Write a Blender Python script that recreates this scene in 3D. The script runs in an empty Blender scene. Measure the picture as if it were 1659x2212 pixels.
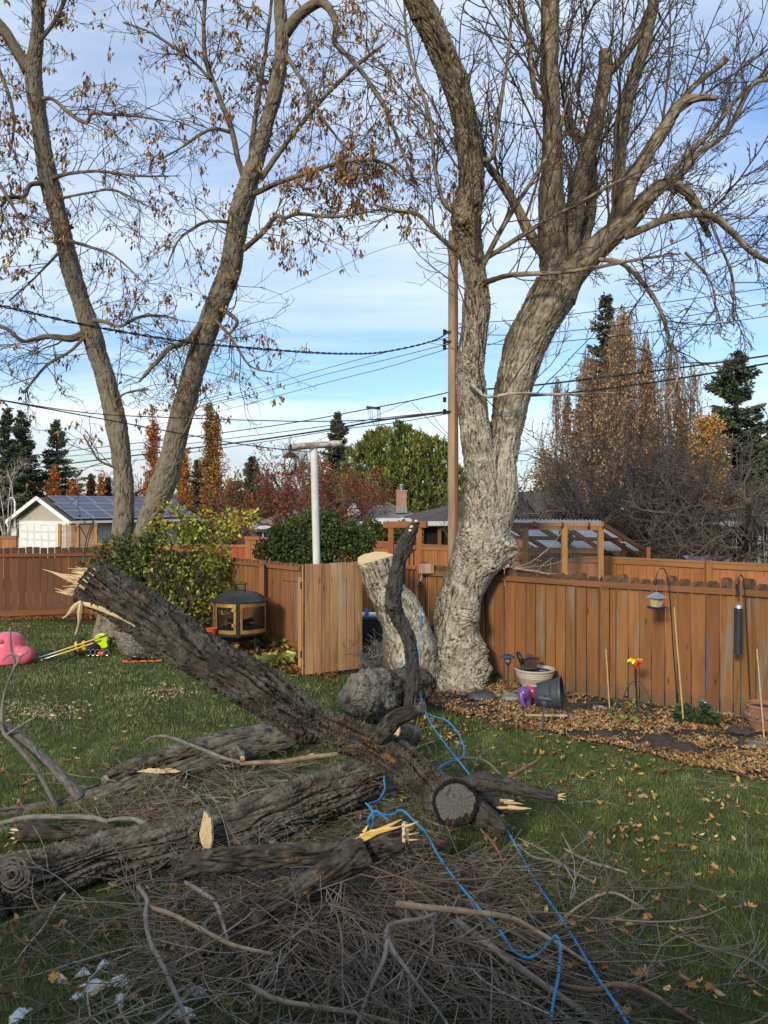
import bpy, math, random
import numpy as np
from mathutils import Vector, Matrix
random.seed(7); rng = np.random.default_rng(7)
SC = bpy.context.scene
COL = SC.collection
# ------------------------------------------------------------ camera
F, CX, CY, EYE = 1738.0, 829.5, 1106.0, 3.0
PITCH = math.atan(16/F)
cam = bpy.data.cameras.new('camera'); camo = bpy.data.objects.new('camera', cam); COL.objects.link(camo)
cam.sensor_fit = 'VERTICAL'; cam.sensor_height = 36; cam.sensor_width = 27; cam.lens = 36*F/2212
cam.clip_start = 0.05; cam.clip_end = 3000
camo.location = (0, 0, EYE); camo.rotation_euler = (math.pi/2-PITCH, 0, 0)
SC.camera = camo
SC.render.resolution_x = 768; SC.render.resolution_y = 1024
SC.view_settings.view_transform = 'Standard'; SC.view_settings.look = 'None'
SC.view_settings.gamma = 1; SC.view_settings.use_curve_mapping = False
SC.view_settings.exposure = 0.5
try:
    SC.view_settings.use_white_balance = True; SC.view_settings.white_balance_temperature = 7600; SC.view_settings.white_balance_tint = 6
except Exception: pass
try:
    SC.cycles.use_adaptive_sampling = True; SC.cycles.max_bounces = 6; SC.cycles.transparent_max_bounces = 6
    SC.cycles.use_denoising = True
except Exception: pass
# ------------------------------------------------------------ sky and sun
SUN_EL = math.radians(24); SUNH = (-0.42, -0.907)
world = bpy.data.worlds.new('World'); SC.world = world; world.use_nodes = True
def build_world():
    nt = world.node_tree; nt.nodes.clear(); N = nt.nodes.new; L = nt.links.new
    out = N('ShaderNodeOutputWorld'); bg = N('ShaderNodeBackground'); L(bg.outputs[0], out.inputs[0])
    bg.inputs[1].default_value = 0.12
    sky = N('ShaderNodeTexSky'); sky.sky_type = 'NISHITA'; sky.sun_disc = False
    sky.sun_elevation = SUN_EL; sky.sun_rotation = math.atan2(SUNH[0], SUNH[1]) % (2*math.pi)
    sky.air_density = 1.3; sky.dust_density = 0.6; sky.ozone_density = 2.5
    tc = N('ShaderNodeTexCoord'); sep = N('ShaderNodeSeparateXYZ'); L(tc.outputs['Generated'], sep.inputs[0])
    def math_(op, a, b=None, c=None):
        n = N('ShaderNodeMath'); n.operation = op
        for i, v in enumerate((a, b, c)):
            if v is None: continue
            if hasattr(v, 'is_linked') or hasattr(v, 'links'): L(v, n.inputs[i])
            else: n.inputs[i].default_value = v
        return n.outputs[0]
    z = math_('MAXIMUM', sep.outputs[2], 0.0)
    den = math_('ADD', z, 0.14)
    u = math_('DIVIDE', sep.outputs[0], den); v = math_('DIVIDE', sep.outputs[1], den)
    cmb = N('ShaderNodeCombineXYZ'); L(math_('MULTIPLY', u, 0.38), cmb.inputs[0]); L(v, cmb.inputs[1]); cmb.inputs[2].default_value = 3.7
    n1 = N('ShaderNodeTexNoise'); n1.inputs['Scale'].default_value = 1.5; n1.inputs['Detail'].default_value = 8; n1.inputs['Roughness'].default_value = 0.55
    n1.inputs['Distortion'].default_value = 0.35; L(cmb.outputs[0], n1.inputs['Vector'])
    # high thin veil: more of it overhead than near the horizon, as a real cirrostratus sheet
    veil = N('ShaderNodeValToRGB'); L(z, veil.inputs[0])
    e = veil.color_ramp.elements; e[0].position = 0.0; e[0].color = (.62,)*3+(1,); e[1].position = 0.42; e[1].color = (.72,)*3+(1,)
    for p, c in ((0.085, .72), (0.125, .62), (0.16, .26), (0.215, .24), (0.27, .45), (0.34, .60)):
        k = e.new(p); k.color = (c,)*3+(1,)
    s = math_('SUBTRACT', n1.outputs[0], 0.5); s = math_('MULTIPLY', s, 3.0)
    f = math_('ADD', veil.outputs[0], s); f = math_('SUBTRACT', f, 0.07)
    cl = N('ShaderNodeClamp'); L(f, cl.inputs[0]); cl.inputs[1].default_value = 0.05; cl.inputs[2].default_value = 0.93
    ccol = N('ShaderNodeValToRGB'); L(z, ccol.inputs[0])
    e = ccol.color_ramp.elements; e[0].position = 0; e[0].color = (4.6, 4.9, 5.7, 1); e[1].position = .5; e[1].color = (4.5, 5.5, 7.5, 1)
    k = e.new(.055); k.color = (4.7, 5.2, 6.4, 1); k = e.new(.11); k.color = (6.2, 7.1, 8.8, 1)
    k = e.new(.2); k.color = (5.0, 6.1, 8.2, 1)
    # grey-blue low stratus patches
    n2 = N('ShaderNodeTexNoise'); n2.inputs['Scale'].default_value = 2.1; n2.inputs['Detail'].default_value = 6
    c2 = N('ShaderNodeCombineXYZ'); L(sep.outputs[0], c2.inputs[0]); L(math_('MULTIPLY', sep.outputs[2], 7.0), c2.inputs[2]); L(c2.outputs[0], n2.inputs['Vector'])
    low = N('ShaderNodeMapRange'); low.inputs[1].default_value = .10; low.inputs[2].default_value = .03; L(z, low.inputs[0])
    st = N('ShaderNodeMapRange'); st.inputs[1].default_value = .47; st.inputs[2].default_value = .6; L(n2.outputs[0], st.inputs[0])
    lf = math_('MULTIPLY', low.outputs[0], st.outputs[0]); lf = math_('MULTIPLY', lf, .8)
    mixs = N('ShaderNodeMix'); mixs.data_type = 'RGBA'; L(lf, mixs.inputs[0]); L(ccol.outputs[0], mixs.inputs[6]); mixs.inputs[7].default_value = (2.9, 3.7, 5.6, 1)
    mix = N('ShaderNodeMix'); mix.data_type = 'RGBA'; L(cl.outputs[0], mix.inputs[0])
    tint = N('ShaderNodeMix'); tint.data_type = 'RGBA'; tint.blend_type = 'MULTIPLY'; tint.inputs[0].default_value = 1
    L(sky.outputs[0], tint.inputs[6]); tint.inputs[7].default_value = (.58, .80, 1.24, 1)
    L(tint.outputs[2], mix.inputs[6]); L(mixs.outputs[2], mix.inputs[7]); L(mix.outputs[2], bg.inputs[0])
build_world()
sun = bpy.data.lights.new('sun', 'SUN'); suno = bpy.data.objects.new('sun', sun); COL.objects.link(suno)
sun.energy = 2.1; sun.angle = math.radians(9); sun.color = (1.0, .93, .82)
sv = Vector((SUNH[0]*math.cos(SUN_EL), SUNH[1]*math.cos(SUN_EL), math.sin(SUN_EL)))
suno.rotation_euler = (-sv).to_track_quat('-Z', 'Y').to_euler(); suno.location = (0, 0, 60)
# ------------------------------------------------------------ placing
_c, _s = math.cos(PITCH), math.sin(PITCH)
def W(px, py, D):
    x = (px-CX)/F; y = -(py-CY)/F
    d = (x, _c + y*_s, y*_c - _s); k = D/d[1]
    return Vector((d[0]*k, D, EYE + d[2]*k))
def G(px, py, z=0.0):
    x = (px-CX)/F; y = -(py-CY)/F
    d = (x, _c + y*_s, y*_c - _s); k = (z-EYE)/d[2]
    return Vector((d[0]*k, d[1]*k, z))
def R(px, D): return px/F*D
# ------------------------------------------------------------ noise (vectorised gradient noise)
_perm = np.random.default_rng(3).permutation(256); _perm = np.concatenate([_perm, _perm, _perm])
_g = np.random.default_rng(4).normal(size=(256, 3)); _g /= np.linalg.norm(_g, axis=1)[:, None]
def pn(p):
    p = np.asarray(p, float); i = np.floor(p).astype(int); f = p - i; u = f*f*f*(f*(f*6-15)+10); i &= 255
    r = 0
    for a in (0, 1):
        for b in (0, 1):
            for c in (0, 1):
                h = _perm[_perm[_perm[(i[..., 0]+a) & 255]+((i[..., 1]+b) & 255)]+((i[..., 2]+c) & 255)]
                g = _g[h]; d = g[..., 0]*(f[..., 0]-a)+g[..., 1]*(f[..., 1]-b)+g[..., 2]*(f[..., 2]-c)
                w = (u[..., 0] if a else 1-u[..., 0])*(u[..., 1] if b else 1-u[..., 1])*(u[..., 2] if c else 1-u[..., 2])
                r = r + d*w
    return r*1.6
def fbm(p, o=4, l=2.1, g=.5):
    a = 1; r = 0
    for k in range(o): r = r+a*pn(np.asarray(p)*l**k+k*17.3); a *= g
    return r
# ------------------------------------------------------------ mesh making
def tag(o, label=None, cat=None, group=None, kind=None):
    if label: o['label'] = label
    if cat: o['category'] = cat
    if group: o['group'] = group
    if kind: o['kind'] = kind
    return o
def npmesh(name, v, f, mat=None, cols=None, smooth=False, rest=None, val=None, fmat=None):
    me = bpy.data.meshes.new(name); v = np.asarray(v, np.float32); f = np.asarray(f, np.int32)
    me.vertices.add(len(v)); me.vertices.foreach_set('co', v.ravel())
    n, k = f.shape
    me.loops.add(n*k); me.loops.foreach_set('vertex_index', f.ravel())
    me.polygons.add(n); me.polygons.foreach_set('loop_start', np.arange(0, n*k, k, dtype=np.int32))
    try: me.polygons.foreach_set('loop_total', np.full(n, k, dtype=np.int32))
    except Exception: pass
    if cols is not None:
        a = me.color_attributes.new('Col', 'FLOAT_COLOR', 'POINT')
        c = np.ones((len(v), 4), np.float32); c[:, :3] = cols; a.data.foreach_set('color', c.ravel())
    if rest is not None:
        a = me.attributes.new('rest', 'FLOAT_VECTOR', 'POINT'); a.data.foreach_set('vector', np.asarray(rest, np.float32).ravel())
    if val is not None:
        a = me.attributes.new('val', 'FLOAT', 'POINT'); a.data.foreach_set('value', np.asarray(val, np.float32).ravel())
    if mat:
        for m in (mat if isinstance(mat, (list, tuple)) else [mat]): me.materials.append(m)
    if fmat is not None: me.polygons.foreach_set('material_index', np.asarray(fmat, np.int32))
    me.update(calc_edges=True); me.validate()
    if smooth: me.polygons.foreach_set('use_smooth', np.ones(len(me.polygons), bool))
    return me
def org(parent):
    o = Vector((0, 0, 0)); p = parent
    while p is not None: o = o+p.location; p = p.parent
    return o
def link(name, me, parent=None, loc=None):
    o = bpy.data.objects.new(name, me); COL.objects.link(o)
    if parent is not None: o.parent = parent
    if loc is not None: o.location = loc
    return o
def thing(name, label, cat, loc, group=None, kind=None):
    o = bpy.data.objects.new(name, None); COL.objects.link(o); o.location = loc; o.empty_display_size = .1
    return tag(o, label, cat, group, kind)
def nobj(name, v, f, mat, parent=None, origin=None, **kw):
    o0 = np.array(org(parent)) if parent is not None else (np.array(origin) if origin is not None else np.zeros(3))
    me = npmesh(name, np.asarray(v)-o0, f, mat, **kw)
    o = link(name, me, parent)
    if parent is None: o.location = o0
    return o
class B:
    """collects boxes, lathes, tubes in world coordinates"""
    def __init__(s): s.v = []; s.f = []; s.m = []; s.cm = 0
    def add(s, v, f):
        n = len(s.v); s.v += [tuple(x) for x in v]; s.f += [tuple(i+n for i in q) for q in f]; s.m += [s.cm]*len(f); return s
    def box(s, c, size, rot=None, taper=1.0):
        x, y, z = size[0]/2, size[1]/2, size[2]/2
        vs = [Vector((a*x*(taper if d > 0 else 1), b*y*(taper if d > 0 else 1), d*z)) for d in (-1, 1) for a, b in ((-1, -1), (1, -1), (1, 1), (-1, 1))]
        if rot is not None: vs = [rot @ w for w in vs]
        c = Vector(c)
        return s.add([w+c for w in vs], [(3, 2, 1, 0), (4, 5, 6, 7), (0, 1, 5, 4), (1, 2, 6, 5), (2, 3, 7, 6), (3, 0, 4, 7)])
    def beam(s, p0, p1, w, t, up=(0, 0, 1)):
        p0 = Vector(p0); p1 = Vector(p1); x = (p1-p0); L = x.length; x.normalize(); up = Vector(up)
        y = up.cross(x); y = y.normalized() if y.length > 1e-4 else Vector((0, 1, 0)); z = x.cross(y)
        return s.box((p0+p1)/2, (L, w, t), Matrix((x, y, z)).transposed())
    def lathe(s, prof, seg=24, c=(0, 0, 0), rot=None, wob=0):
        c = Vector(c); vs = []; fs = []
        for r, z in prof:
            for k in range(seg):
                a = 2*math.pi*k/seg; rr = r*(1+wob*math.sin(3*a+z*9)) if wob else r
                w = Vector((rr*math.cos(a), rr*math.sin(a), z)); vs.append((rot @ w if rot is not None else w)+c)
        for i in range(len(prof)-1):
            for k in range(seg):
                k2 = (k+1) % seg; fs.append((i*seg+k, i*seg+k2, (i+1)*seg+k2, (i+1)*seg+k))
        n = len(vs); vs.append((rot @ Vector((0, 0, prof[0][1])) if rot is not None else Vector((0, 0, prof[0][1])))+c)
        vs.append((rot @ Vector((0, 0, prof[-1][1])) if rot is not None else Vector((0, 0, prof[-1][1])))+c)
        if prof[0][0] > 1e-6: fs += [(n, (k+1) % seg, k) for k in range(seg)]
        if prof[-1][0] > 1e-6: b = (len(prof)-1)*seg; fs += [(n+1, b+k, b+(k+1) % seg) for k in range(seg)]
        return s.add(vs, fs)
    def tube(s, pts, r, seg=8, cap=True):
        P = [Vector(p) for p in pts]; rs = r if isinstance(r, (list, tuple)) else [r]*len(P)
        t = (P[1]-P[0]).normalized(); u = t.orthogonal().normalized(); vs = []; fs = []
        for i, p in enumerate(P):
            t = ((P[min(i+1, len(P)-1)]-P[max(i-1, 0)])).normalized(); u = (u-t*u.dot(t)).normalized(); w = t.cross(u)
            for k in range(seg):
                a = 2*math.pi*k/seg; vs.append(p+(u*math.cos(a)+w*math.sin(a))*rs[i])
        for i in range(len(P)-1):
            for k in range(seg):
                k2 = (k+1) % seg; fs.append((i*seg+k, i*seg+k2, (i+1)*seg+k2, (i+1)*seg+k))
        if cap: fs += [tuple(range(seg-1, -1, -1)), tuple((len(P)-1)*seg+k for k in range(seg))]
        return s.add(vs, fs)
    def sphere(s, c, r, rings=8, seg=12, rot=None):
        r = r if isinstance(r, (tuple, list)) else (r, r, r); c = Vector(c); vs = []; fs = []
        for i in range(rings+1):
            th = math.pi*i/rings
            for k in range(seg):
                a = 2*math.pi*k/seg; w = Vector((r[0]*math.sin(th)*math.cos(a), r[1]*math.sin(th)*math.sin(a), r[2]*math.cos(th)))
                vs.append((rot @ w if rot is not None else w)+c)
        for i in range(rings):
            for k in range(seg):
                k2 = (k+1) % seg; fs.append((i*seg+k, (i+1)*seg+k, (i+1)*seg+k2, i*seg+k2))
        return s.add(vs, fs)
    def obj(s, name, mat, parent=None, origin=None, smooth=False, bevel=0, kind=None):
        if parent is not None: o0 = org(parent)
        elif origin is not None: o0 = Vector(origin)
        else: o0 = Vector((0, 0, 0))
        me = bpy.data.meshes.new(name); me.from_pydata([tuple(Vector(v)-o0) for v in s.v], [], s.f)
        for m in (mat if isinstance(mat, (list, tuple)) else [mat]): me.materials.append(m)
        if isinstance(mat, (list, tuple)): me.polygons.foreach_set('material_index', s.m)
        me.validate(); me.update()
        if smooth: me.polygons.foreach_set('use_smooth', [True]*len(me.polygons)); 
        o = link(name, me, parent)
        if smooth:
            try: me.set_sharp_from_angle(angle=math.radians(40))
            except Exception: pass
        if parent is None: o.location = o0
        if bevel:
            m = o.modifiers.new('bevel', 'BEVEL'); m.width = bevel; m.segments = 2; m.limit_method = 'ANGLE'
        if kind: o['kind'] = kind
        return o
class Tubes:
    """many thin tubes at once"""
    def __init__(s): s.d = {}
    def add(s, pts, r0, r1, seg=4, col=None):
        s.d.setdefault((len(pts), seg), []).append((pts, r0, r1, col if col is not None else (1, 1, 1)))
    def arrays(s):
        V = []; Fc = []; C = []; n0 = 0
        for (n, seg), L in s.d.items():
            P = np.array([l[0] for l in L], float); M = len(L)
            r0 = np.array([l[1] for l in L]); r1 = np.array([l[2] for l in L]); cc = np.array([l[3] for l in L], float)
            T = np.empty_like(P); T[:, 1:-1] = P[:, 2:]-P[:, :-2]; T[:, 0] = P[:, 1]-P[:, 0]; T[:, -1] = P[:, -1]-P[:, -2]
            T /= np.linalg.norm(T, axis=2, keepdims=True)+1e-9
            ax = P[:, -1]-P[:, 0]; ref = np.zeros((M, 3)); ref[np.arange(M), np.abs(ax).argmin(1)] = 1
            U = np.cross(T, ref[:, None, :]); U /= np.linalg.norm(U, axis=2, keepdims=True)+1e-9
            Wd = np.cross(T, U); t = np.linspace(0, 1, n)[None, :]
            rad = (r0[:, None]*(1-t)+r1[:, None]*t)[:, :, None]
            ring = [P+(U*math.cos(2*math.pi*k/seg)+Wd*math.sin(2*math.pi*k/seg))*rad for k in range(seg)]
            v = np.stack(ring, axis=2).reshape(-1, 3)
            base = (np.arange(M)*n*seg)[:, None, None]; i = np.arange(n-1)[None, :, None]*seg; k = np.arange(seg)[None, None, :]; k2 = (k+1) % seg
            f = np.stack([base+i+k, base+i+k2, base+i+seg+k2, base+i+seg+k], axis=-1).reshape(-1, 4)
            V.append(v); Fc.append(f+n0); n0 += len(v); C.append(np.repeat(cc, n*seg, axis=0))
        return np.concatenate(V), np.concatenate(Fc), np.concatenate(C)
    def obj(s, name, mat, parent=None, origin=None, kind=None):
        v, f, c = s.arrays(); o = nobj(name, v, f, mat, parent, origin, cols=c, smooth=True)
        if kind: o['kind'] = kind
        return o
def catmull(pts, n):
    P = np.array([tuple(p) for p in pts], float); m = len(P)
    Pp = np.vstack([2*P[0]-P[1], P, 2*P[-1]-P[-2]])
    t = np.linspace(0, m-1-1e-6, n); i = t.astype(int); f = (t-i)[:, None]
    a, b, c, d = Pp[i], Pp[i+1], Pp[i+2], Pp[i+3]
    return .5*((2*b)+(-a+c)*f+(2*a-5*b+4*c-d)*f*f+(-a+3*b-3*c+d)*f**3)
# ------------------------------------------------------------ materials
def nodes(name):
    m = bpy.data.materials.new(name); m.use_nodes = True; nt = m.node_tree; nt.nodes.clear()
    out = nt.nodes.new('ShaderNodeOutputMaterial'); b = nt.nodes.new('ShaderNodeBsdfPrincipled'); nt.links.new(b.outputs[0], out.inputs[0])
    return m, nt, b
class NT:
    def __init__(s, nt): s.nt = nt
    def n(s, t, **kw):
        x = s.nt.nodes.new(t)
        for k, v in kw.items(): setattr(x, k, v)
        return x
    def l(s, a, b): s.nt.links.new(a, b)
    def noise(s, vec, scale, detail=4, rough=.55, dist=0):
        x = s.n('ShaderNodeTexNoise'); x.inputs['Scale'].default_value = scale; x.inputs['Detail'].default_value = detail
        x.inputs['Roughness'].default_value = rough; x.inputs['Distortion'].default_value = dist
        if vec is not None: s.l(vec, x.inputs['Vector'])
        return x.outputs[0]
    def mapping(s, vec, scale=(1, 1, 1)):
        x = s.n('ShaderNodeMapping'); x.inputs['Scale'].default_value = scale; s.l(vec, x.inputs[0]); return x.outputs[0]
    def rng(s, v, a, b, c=0., d=1.):
        x = s.n('ShaderNodeMapRange'); s.l(v, x.inputs[0])
        for i, q in enumerate((a, b, c, d)): x.inputs[i+1].default_value = q
        return x.outputs[0]
    def mix(s, f, a, b, mode='MIX'):
        x = s.n('ShaderNodeMix', data_type='RGBA', blend_type=mode)
        if isinstance(f, (int, float)): x.inputs[0].default_value = f
        else: s.l(f, x.inputs[0])
        for i, q in ((6, a), (7, b)):
            if isinstance(q, (tuple, list)): x.inputs[i].default_value = tuple(q)[:3]+(1,)
            else: s.l(q, x.inputs[i])
        return x.outputs[2]
    def math(s, op, a, b=0.):
        x = s.n('ShaderNodeMath', operation=op)
        for i, q in ((0, a), (1, b)):
            if isinstance(q, (int, float)): x.inputs[i].default_value = q
            else: s.l(q, x.inputs[i])
        return x.outputs[0]
    def bump(s, b, h, st=.5, d=.01):
        x = s.n('ShaderNodeBump'); x.inputs['Strength'].default_value = st; x.inputs['Distance'].default_value = d; s.l(h, x.inputs['Height']); s.l(x.outputs[0], b.inputs['Normal'])
    def coord(s, k='Object'): return s.n('ShaderNodeTexCoord').outputs[k]
def flat(name, col, rough=.6, metal=0., var=.25, scale=6., bump=.15, spec=.5):
    """plain surface with uneven tone and fine relief"""
    m, nt, b = nodes(name); T = NT(nt); c = T.coord()
    n = T.noise(c, scale, 5); f = T.rng(n, .3, .7)
    d = tuple(x*(1-var) for x in col); h = tuple(min(1, x*(1+var*.6)) for x in col)
    T.l(T.mix(f, d, h), b.inputs['Base Color']); b.inputs['Metallic'].default_value = metal
    T.l(T.rng(T.noise(c, scale*3, 3), .3, .7, max(.05, rough-.12), min(1, rough+.12)), b.inputs['Roughness'])
    b.inputs['Specular IOR Level'].default_value = spec
    if bump: T.bump(b, T.noise(c, scale*8, 4), bump, .004)
    return m
def wood(name, base, dark, grey=None, greyamt=.0, axis=2, rough=.75, var=.3, knots=True, grain=1.):
    m, nt, b = nodes(name); T = NT(nt); c = T.coord(); oi = T.n('ShaderNodeObjectInfo')
    off = T.n('ShaderNodeVectorMath', operation='SCALE'); cb = T.n('ShaderNodeCombineXYZ')
    for i in range(3): T.l(oi.outputs['Random'], cb.inputs[i])
    T.l(cb.outputs[0], off.inputs[0]); off.inputs[3].default_value = 37.
    ad = T.n('ShaderNodeVectorMath', operation='ADD'); T.l(c, ad.inputs[0]); T.l(off.outputs[0], ad.inputs[1]); v = ad.outputs[0]
    sc = [30*grain]*3; sc[axis] = 1.6*grain
    g = T.noise(T.mapping(v, sc), 1, 5, .6, .6); col = T.mix(T.rng(g, .32, .72), dark, base)
    sc2 = [5]*3; sc2[axis] = .7
    big = T.noise(T.mapping(v, sc2), 1, 3); col = T.mix(T.rng(big, .3, .75), col, tuple(x*1.25 for x in base))
    hv = T.n('ShaderNodeHueSaturation'); T.l(col, hv.inputs['Color']); T.l(T.rng(oi.outputs['Random'], 0, 1, 1-var, 1+var*.8), hv.inputs['Value'])
    rr = T.math('FRACT', T.math('MULTIPLY', oi.outputs['Random'], 17.3)); T.l(T.rng(rr, 0, 1, .495, .507), hv.inputs['Hue']); col = hv.outputs[0]
    if knots:
        sk = [7]*3; sk[axis] = 2.2; vo = T.n('ShaderNodeTexVoronoi'); T.l(T.mapping(v, sk), vo.inputs['Vector']); vo.inputs['Scale'].default_value = 1
        k = T.rng(vo.outputs['Distance'], .05, .16, 1., 0.); sel = T.n('ShaderNodeSeparateColor'); T.l(vo.outputs['Color'], sel.inputs[0])
        k = T.math('MULTIPLY', k, T.rng(sel.outputs[0], .6, .62)); col = T.mix(T.math('MULTIPLY', k, .75), col, tuple(x*.3 for x in dark))
    if grey is not None:
        sg = [9]*3; sg[axis] = .8; q = T.noise(T.mapping(v, sg), 1, 6, .65)
        q2 = T.math('ADD', q, T.rng(rr, 0, 1, -.14, .12)); col = T.mix(T.math('MULTIPLY', T.rng(q2, .60-greyamt, .70-greyamt), .8), col, grey)
    T.l(col, b.inputs['Base Color']); b.inputs['Roughness'].default_value = rough; b.inputs['Specular IOR Level'].default_value = .25
    T.bump(b, g, .5, .004); return m
def leafmat(name, rough=.6, trans=.25, spec=.3):
    m, nt, b = nodes(name); T = NT(nt); a = T.n('ShaderNodeVertexColor', layer_name='Col'); T.l(a.outputs[0], b.inputs['Base Color'])
    b.inputs['Roughness'].default_value = rough; b.inputs['Specular IOR Level'].default_value = spec
    if trans:
        tr = T.n('ShaderNodeBsdfTranslucent'); T.l(a.outputs[0], tr.inputs[0]); mx = T.n('ShaderNodeMixShader'); mx.inputs[0].default_value = trans
        out = [x for x in nt.nodes if x.type == 'OUTPUT_MATERIAL'][0]; T.l(b.outputs[0], mx.inputs[1]); T.l(tr.outputs[0], mx.inputs[2]); T.l(mx.outputs[0], out.inputs[0])
    return m
def barkmat(name, ridge, furrow, pale=None, lichen=None, scale=1., up_lichen=0., bump=.8):
    m, nt, b = nodes(name); T = NT(nt); r = T.n('ShaderNodeAttribute', attribute_name='rest').outputs['Vector']
    val = T.n('ShaderNodeAttribute', attribute_name='val').outputs['Fac']
    n1 = T.noise(T.mapping(r, (38*scale, 38*scale, 9*scale)), 1, 6, .65, .4); n2 = T.noise(r, 9*scale, 4); n3 = T.noise(r, 90*scale, 3)
    f = T.math('ADD', val, T.rng(n1, .25, .75, -.35, .35)); col = T.mix(T.rng(f, .12, .72), furrow, ridge)
    if pale is not None: col = T.mix(T.math('MULTIPLY', T.rng(n2, .42, .62), T.rng(f, .3, .8)), col, pale)
    col = T.mix(T.rng(n3, .3, .7, 0, .35), col, tuple(x*.55 for x in ridge))
    if lichen is not None:
        ln = T.noise(r, 15*scale, 5, .7); lm = T.math('MULTIPLY', T.rng(ln, .57, .64), T.rng(f, .3, .7))
        lm = T.math('MULTIPLY', lm, T.rng(T.noise(r, 1.7, 2), .42, .6)); col = T.mix(T.math('MULTIPLY', lm, .75), col, lichen)
    T.l(col, b.inputs['Base Color']); b.inputs['Roughness'].default_value = .9; b.inputs['Specular IOR Level'].default_value = .2
    h = T.math('ADD', T.math('MULTIPLY', n1, .7), T.math('MULTIPLY', n3, .3)); T.bump(b, h, bump, .012); return m
M = {}
M['fence_near'] = wood('fence_near', (.245, .107, .040), (.145, .056, .022), grey=(.21, .175, .14), greyamt=.02, var=.2)
M['fence_near_x'] = wood('fence_near_rail', (.21, .095, .04), (.13, .057, .025), axis=0, var=.1, knots=False)
M['fence_left'] = wood('fence_left', (.155, .065, .033), (.11, .045, .023), var=.12)
M['fence_left_x'] = wood('fence_left_rail', (.20, .075, .033), (.13, .05, .024), axis=0, var=.1, knots=False)
M['fence_alley'] = wood('fence_alley', (.36, .145, .058), (.24, .088, .034), var=.2)
M['fence_alley_x'] = wood('fence_alley_rail', (.30, .13, .058), (.2, .08, .034), axis=0, var=.1, knots=False)
M['fence_red'] = wood('fence_red', (.36, .085, .03), (.24, .055, .02), var=.2, knots=False)
M['cedar_new'] = wood('cedar_new', (.38, .20, .085), (.26, .12, .05), var=.15, knots=False)
M['cedar_new_x'] = wood('cedar_new_x', (.36, .19, .085), (.25, .115, .05), axis=0, var=.15, knots=False)
M['gate'] = wood('gate_wood', (.43, .25, .13), (.17, .06, .024), grey=(.42, .34, .25), greyamt=.05, var=.2, grain=.6)
M['mossy'] = wood('mossy_end', (.16, .085, .04), (.03, .025, .018), var=.2, knots=False)
M['pole'] = wood('pole_wood', (.33, .23, .15), (.18, .11, .07), grey=(.30, .28, .25), greyamt=.05, var=.05, knots=False)
M['pole_red'] = wood('pole_red', (.30, .105, .05), (.15, .06, .035), grey=(.28, .2, .14), greyamt=.0, var=.05, knots=False)
M['white_paint'] = flat('white_paint', (.66, .66, .63), .5, var=.2, scale=4)
M['white_trim'] = flat('white_trim', (.80, .79, .76), .5, var=.06)
M['siding'] = flat('siding', (.44, .40, .33), .6, var=.08)
M['shingle'] = flat('shingle', (.25, .225, .20), .9, var=.25, scale=9, bump=.4)
M['shingle_brown'] = flat('shingle_brown', (.125, .085, .07), .9, var=.3, scale=9, bump=.4)
M['shingle_dark'] = flat('shingle_dark', (.035, .037, .042), .85, var=.3, scale=5)
M['charcoal_wall'] = flat('charcoal_wall', (.035, .04, .045), .7)
M['dark'] = flat('dark_interior', (.02, .018, .016), .8)
M['black_metal'] = flat('black_metal', (.025, .024, .023), .42, .3, var=.3)
M['black_plastic'] = flat('black_plastic', (.022, .023, .024), .38, var=.2)
M['grey_plastic'] = flat('grey_plastic', (.052, .058, .066), .5, var=.15)
M['cable'] = flat('cable', (.02, .02, .022), .5, var=.1, bump=0)
M['steel'] = flat('steel', (.5, .5, .5), .3, .9, var=.15)
M['soil'] = flat('soil', (.045, .033, .025), .95, var=.55, scale=22, bump=1.0)
M['brick'] = flat('chimney_brick', (.40, .225, .17), .85, var=.15, bump=.3)
M['stucco'] = flat('stucco', (.55, .53, .49), .85, var=.1)
M['leaf'] = leafmat('leaf'); M['needle'] = leafmat('needle', .6, .1); M['grass'] = leafmat('grass_blade', .55, .3); M['dry'] = leafmat('dry_leaf', .8, .2, .15)
M['twig'] = leafmat('twig_bark', .85, 0, .2)
# ============================================================ setting
def stain(mat, z0, z1, col, amt=.9, below=False):
    """moss and grime that belongs to one end of a board (board-local z)"""
    nt = mat.node_tree; T = NT(nt); b = [n for n in nt.nodes if n.type == 'BSDF_PRINCIPLED'][0]
    src = b.inputs['Base Color'].links[0].from_socket; c = T.coord(); sp = T.n('ShaderNodeSeparateXYZ'); T.l(c, sp.inputs[0])
    wob = T.rng(T.noise(c, 7, 4), .3, .7, -.12, .12); z = T.math('ADD', sp.outputs[2], wob)
    f = T.math('MULTIPLY', T.rng(z, z0, z1), T.rng(T.noise(c, 13, 5, .7), .35, .6, .25, 1.)); T.l(T.mix(T.math('MULTIPLY', f, amt), src, col), b.inputs['Base Color'])
stain(M['fence_near'], 1.66, 1.80, (.030, .027, .021), .95); stain(M['fence_near'], .34, .02, (.10, .085, .065), .85)
stain(M['fence_left'], 1.62, 1.74, (.04, .035, .03), .85)
NF = [G(650, 1410), G(906, 1447), G(1050, 1470), G(1303, 1512), G(1600, 1552), G(1840, 1597)]
def fence_y(x):
    for a, b in zip(NF, NF[1:]):
        if x <= b.x or b is NF[-1]: return a.y+(b.y-a.y)*(x-a.x)/(b.x-a.x)
EDGE = [G(*p) for p in [(915, 1520), (975, 1540), (1042, 1556), (1106, 1571), (1180, 1582), (1256, 1605), (1310, 1608), (1356, 1620), (1459, 1645), (1539, 1662), (1600, 1680), (1659, 1692), (1850, 1745)]]
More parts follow.
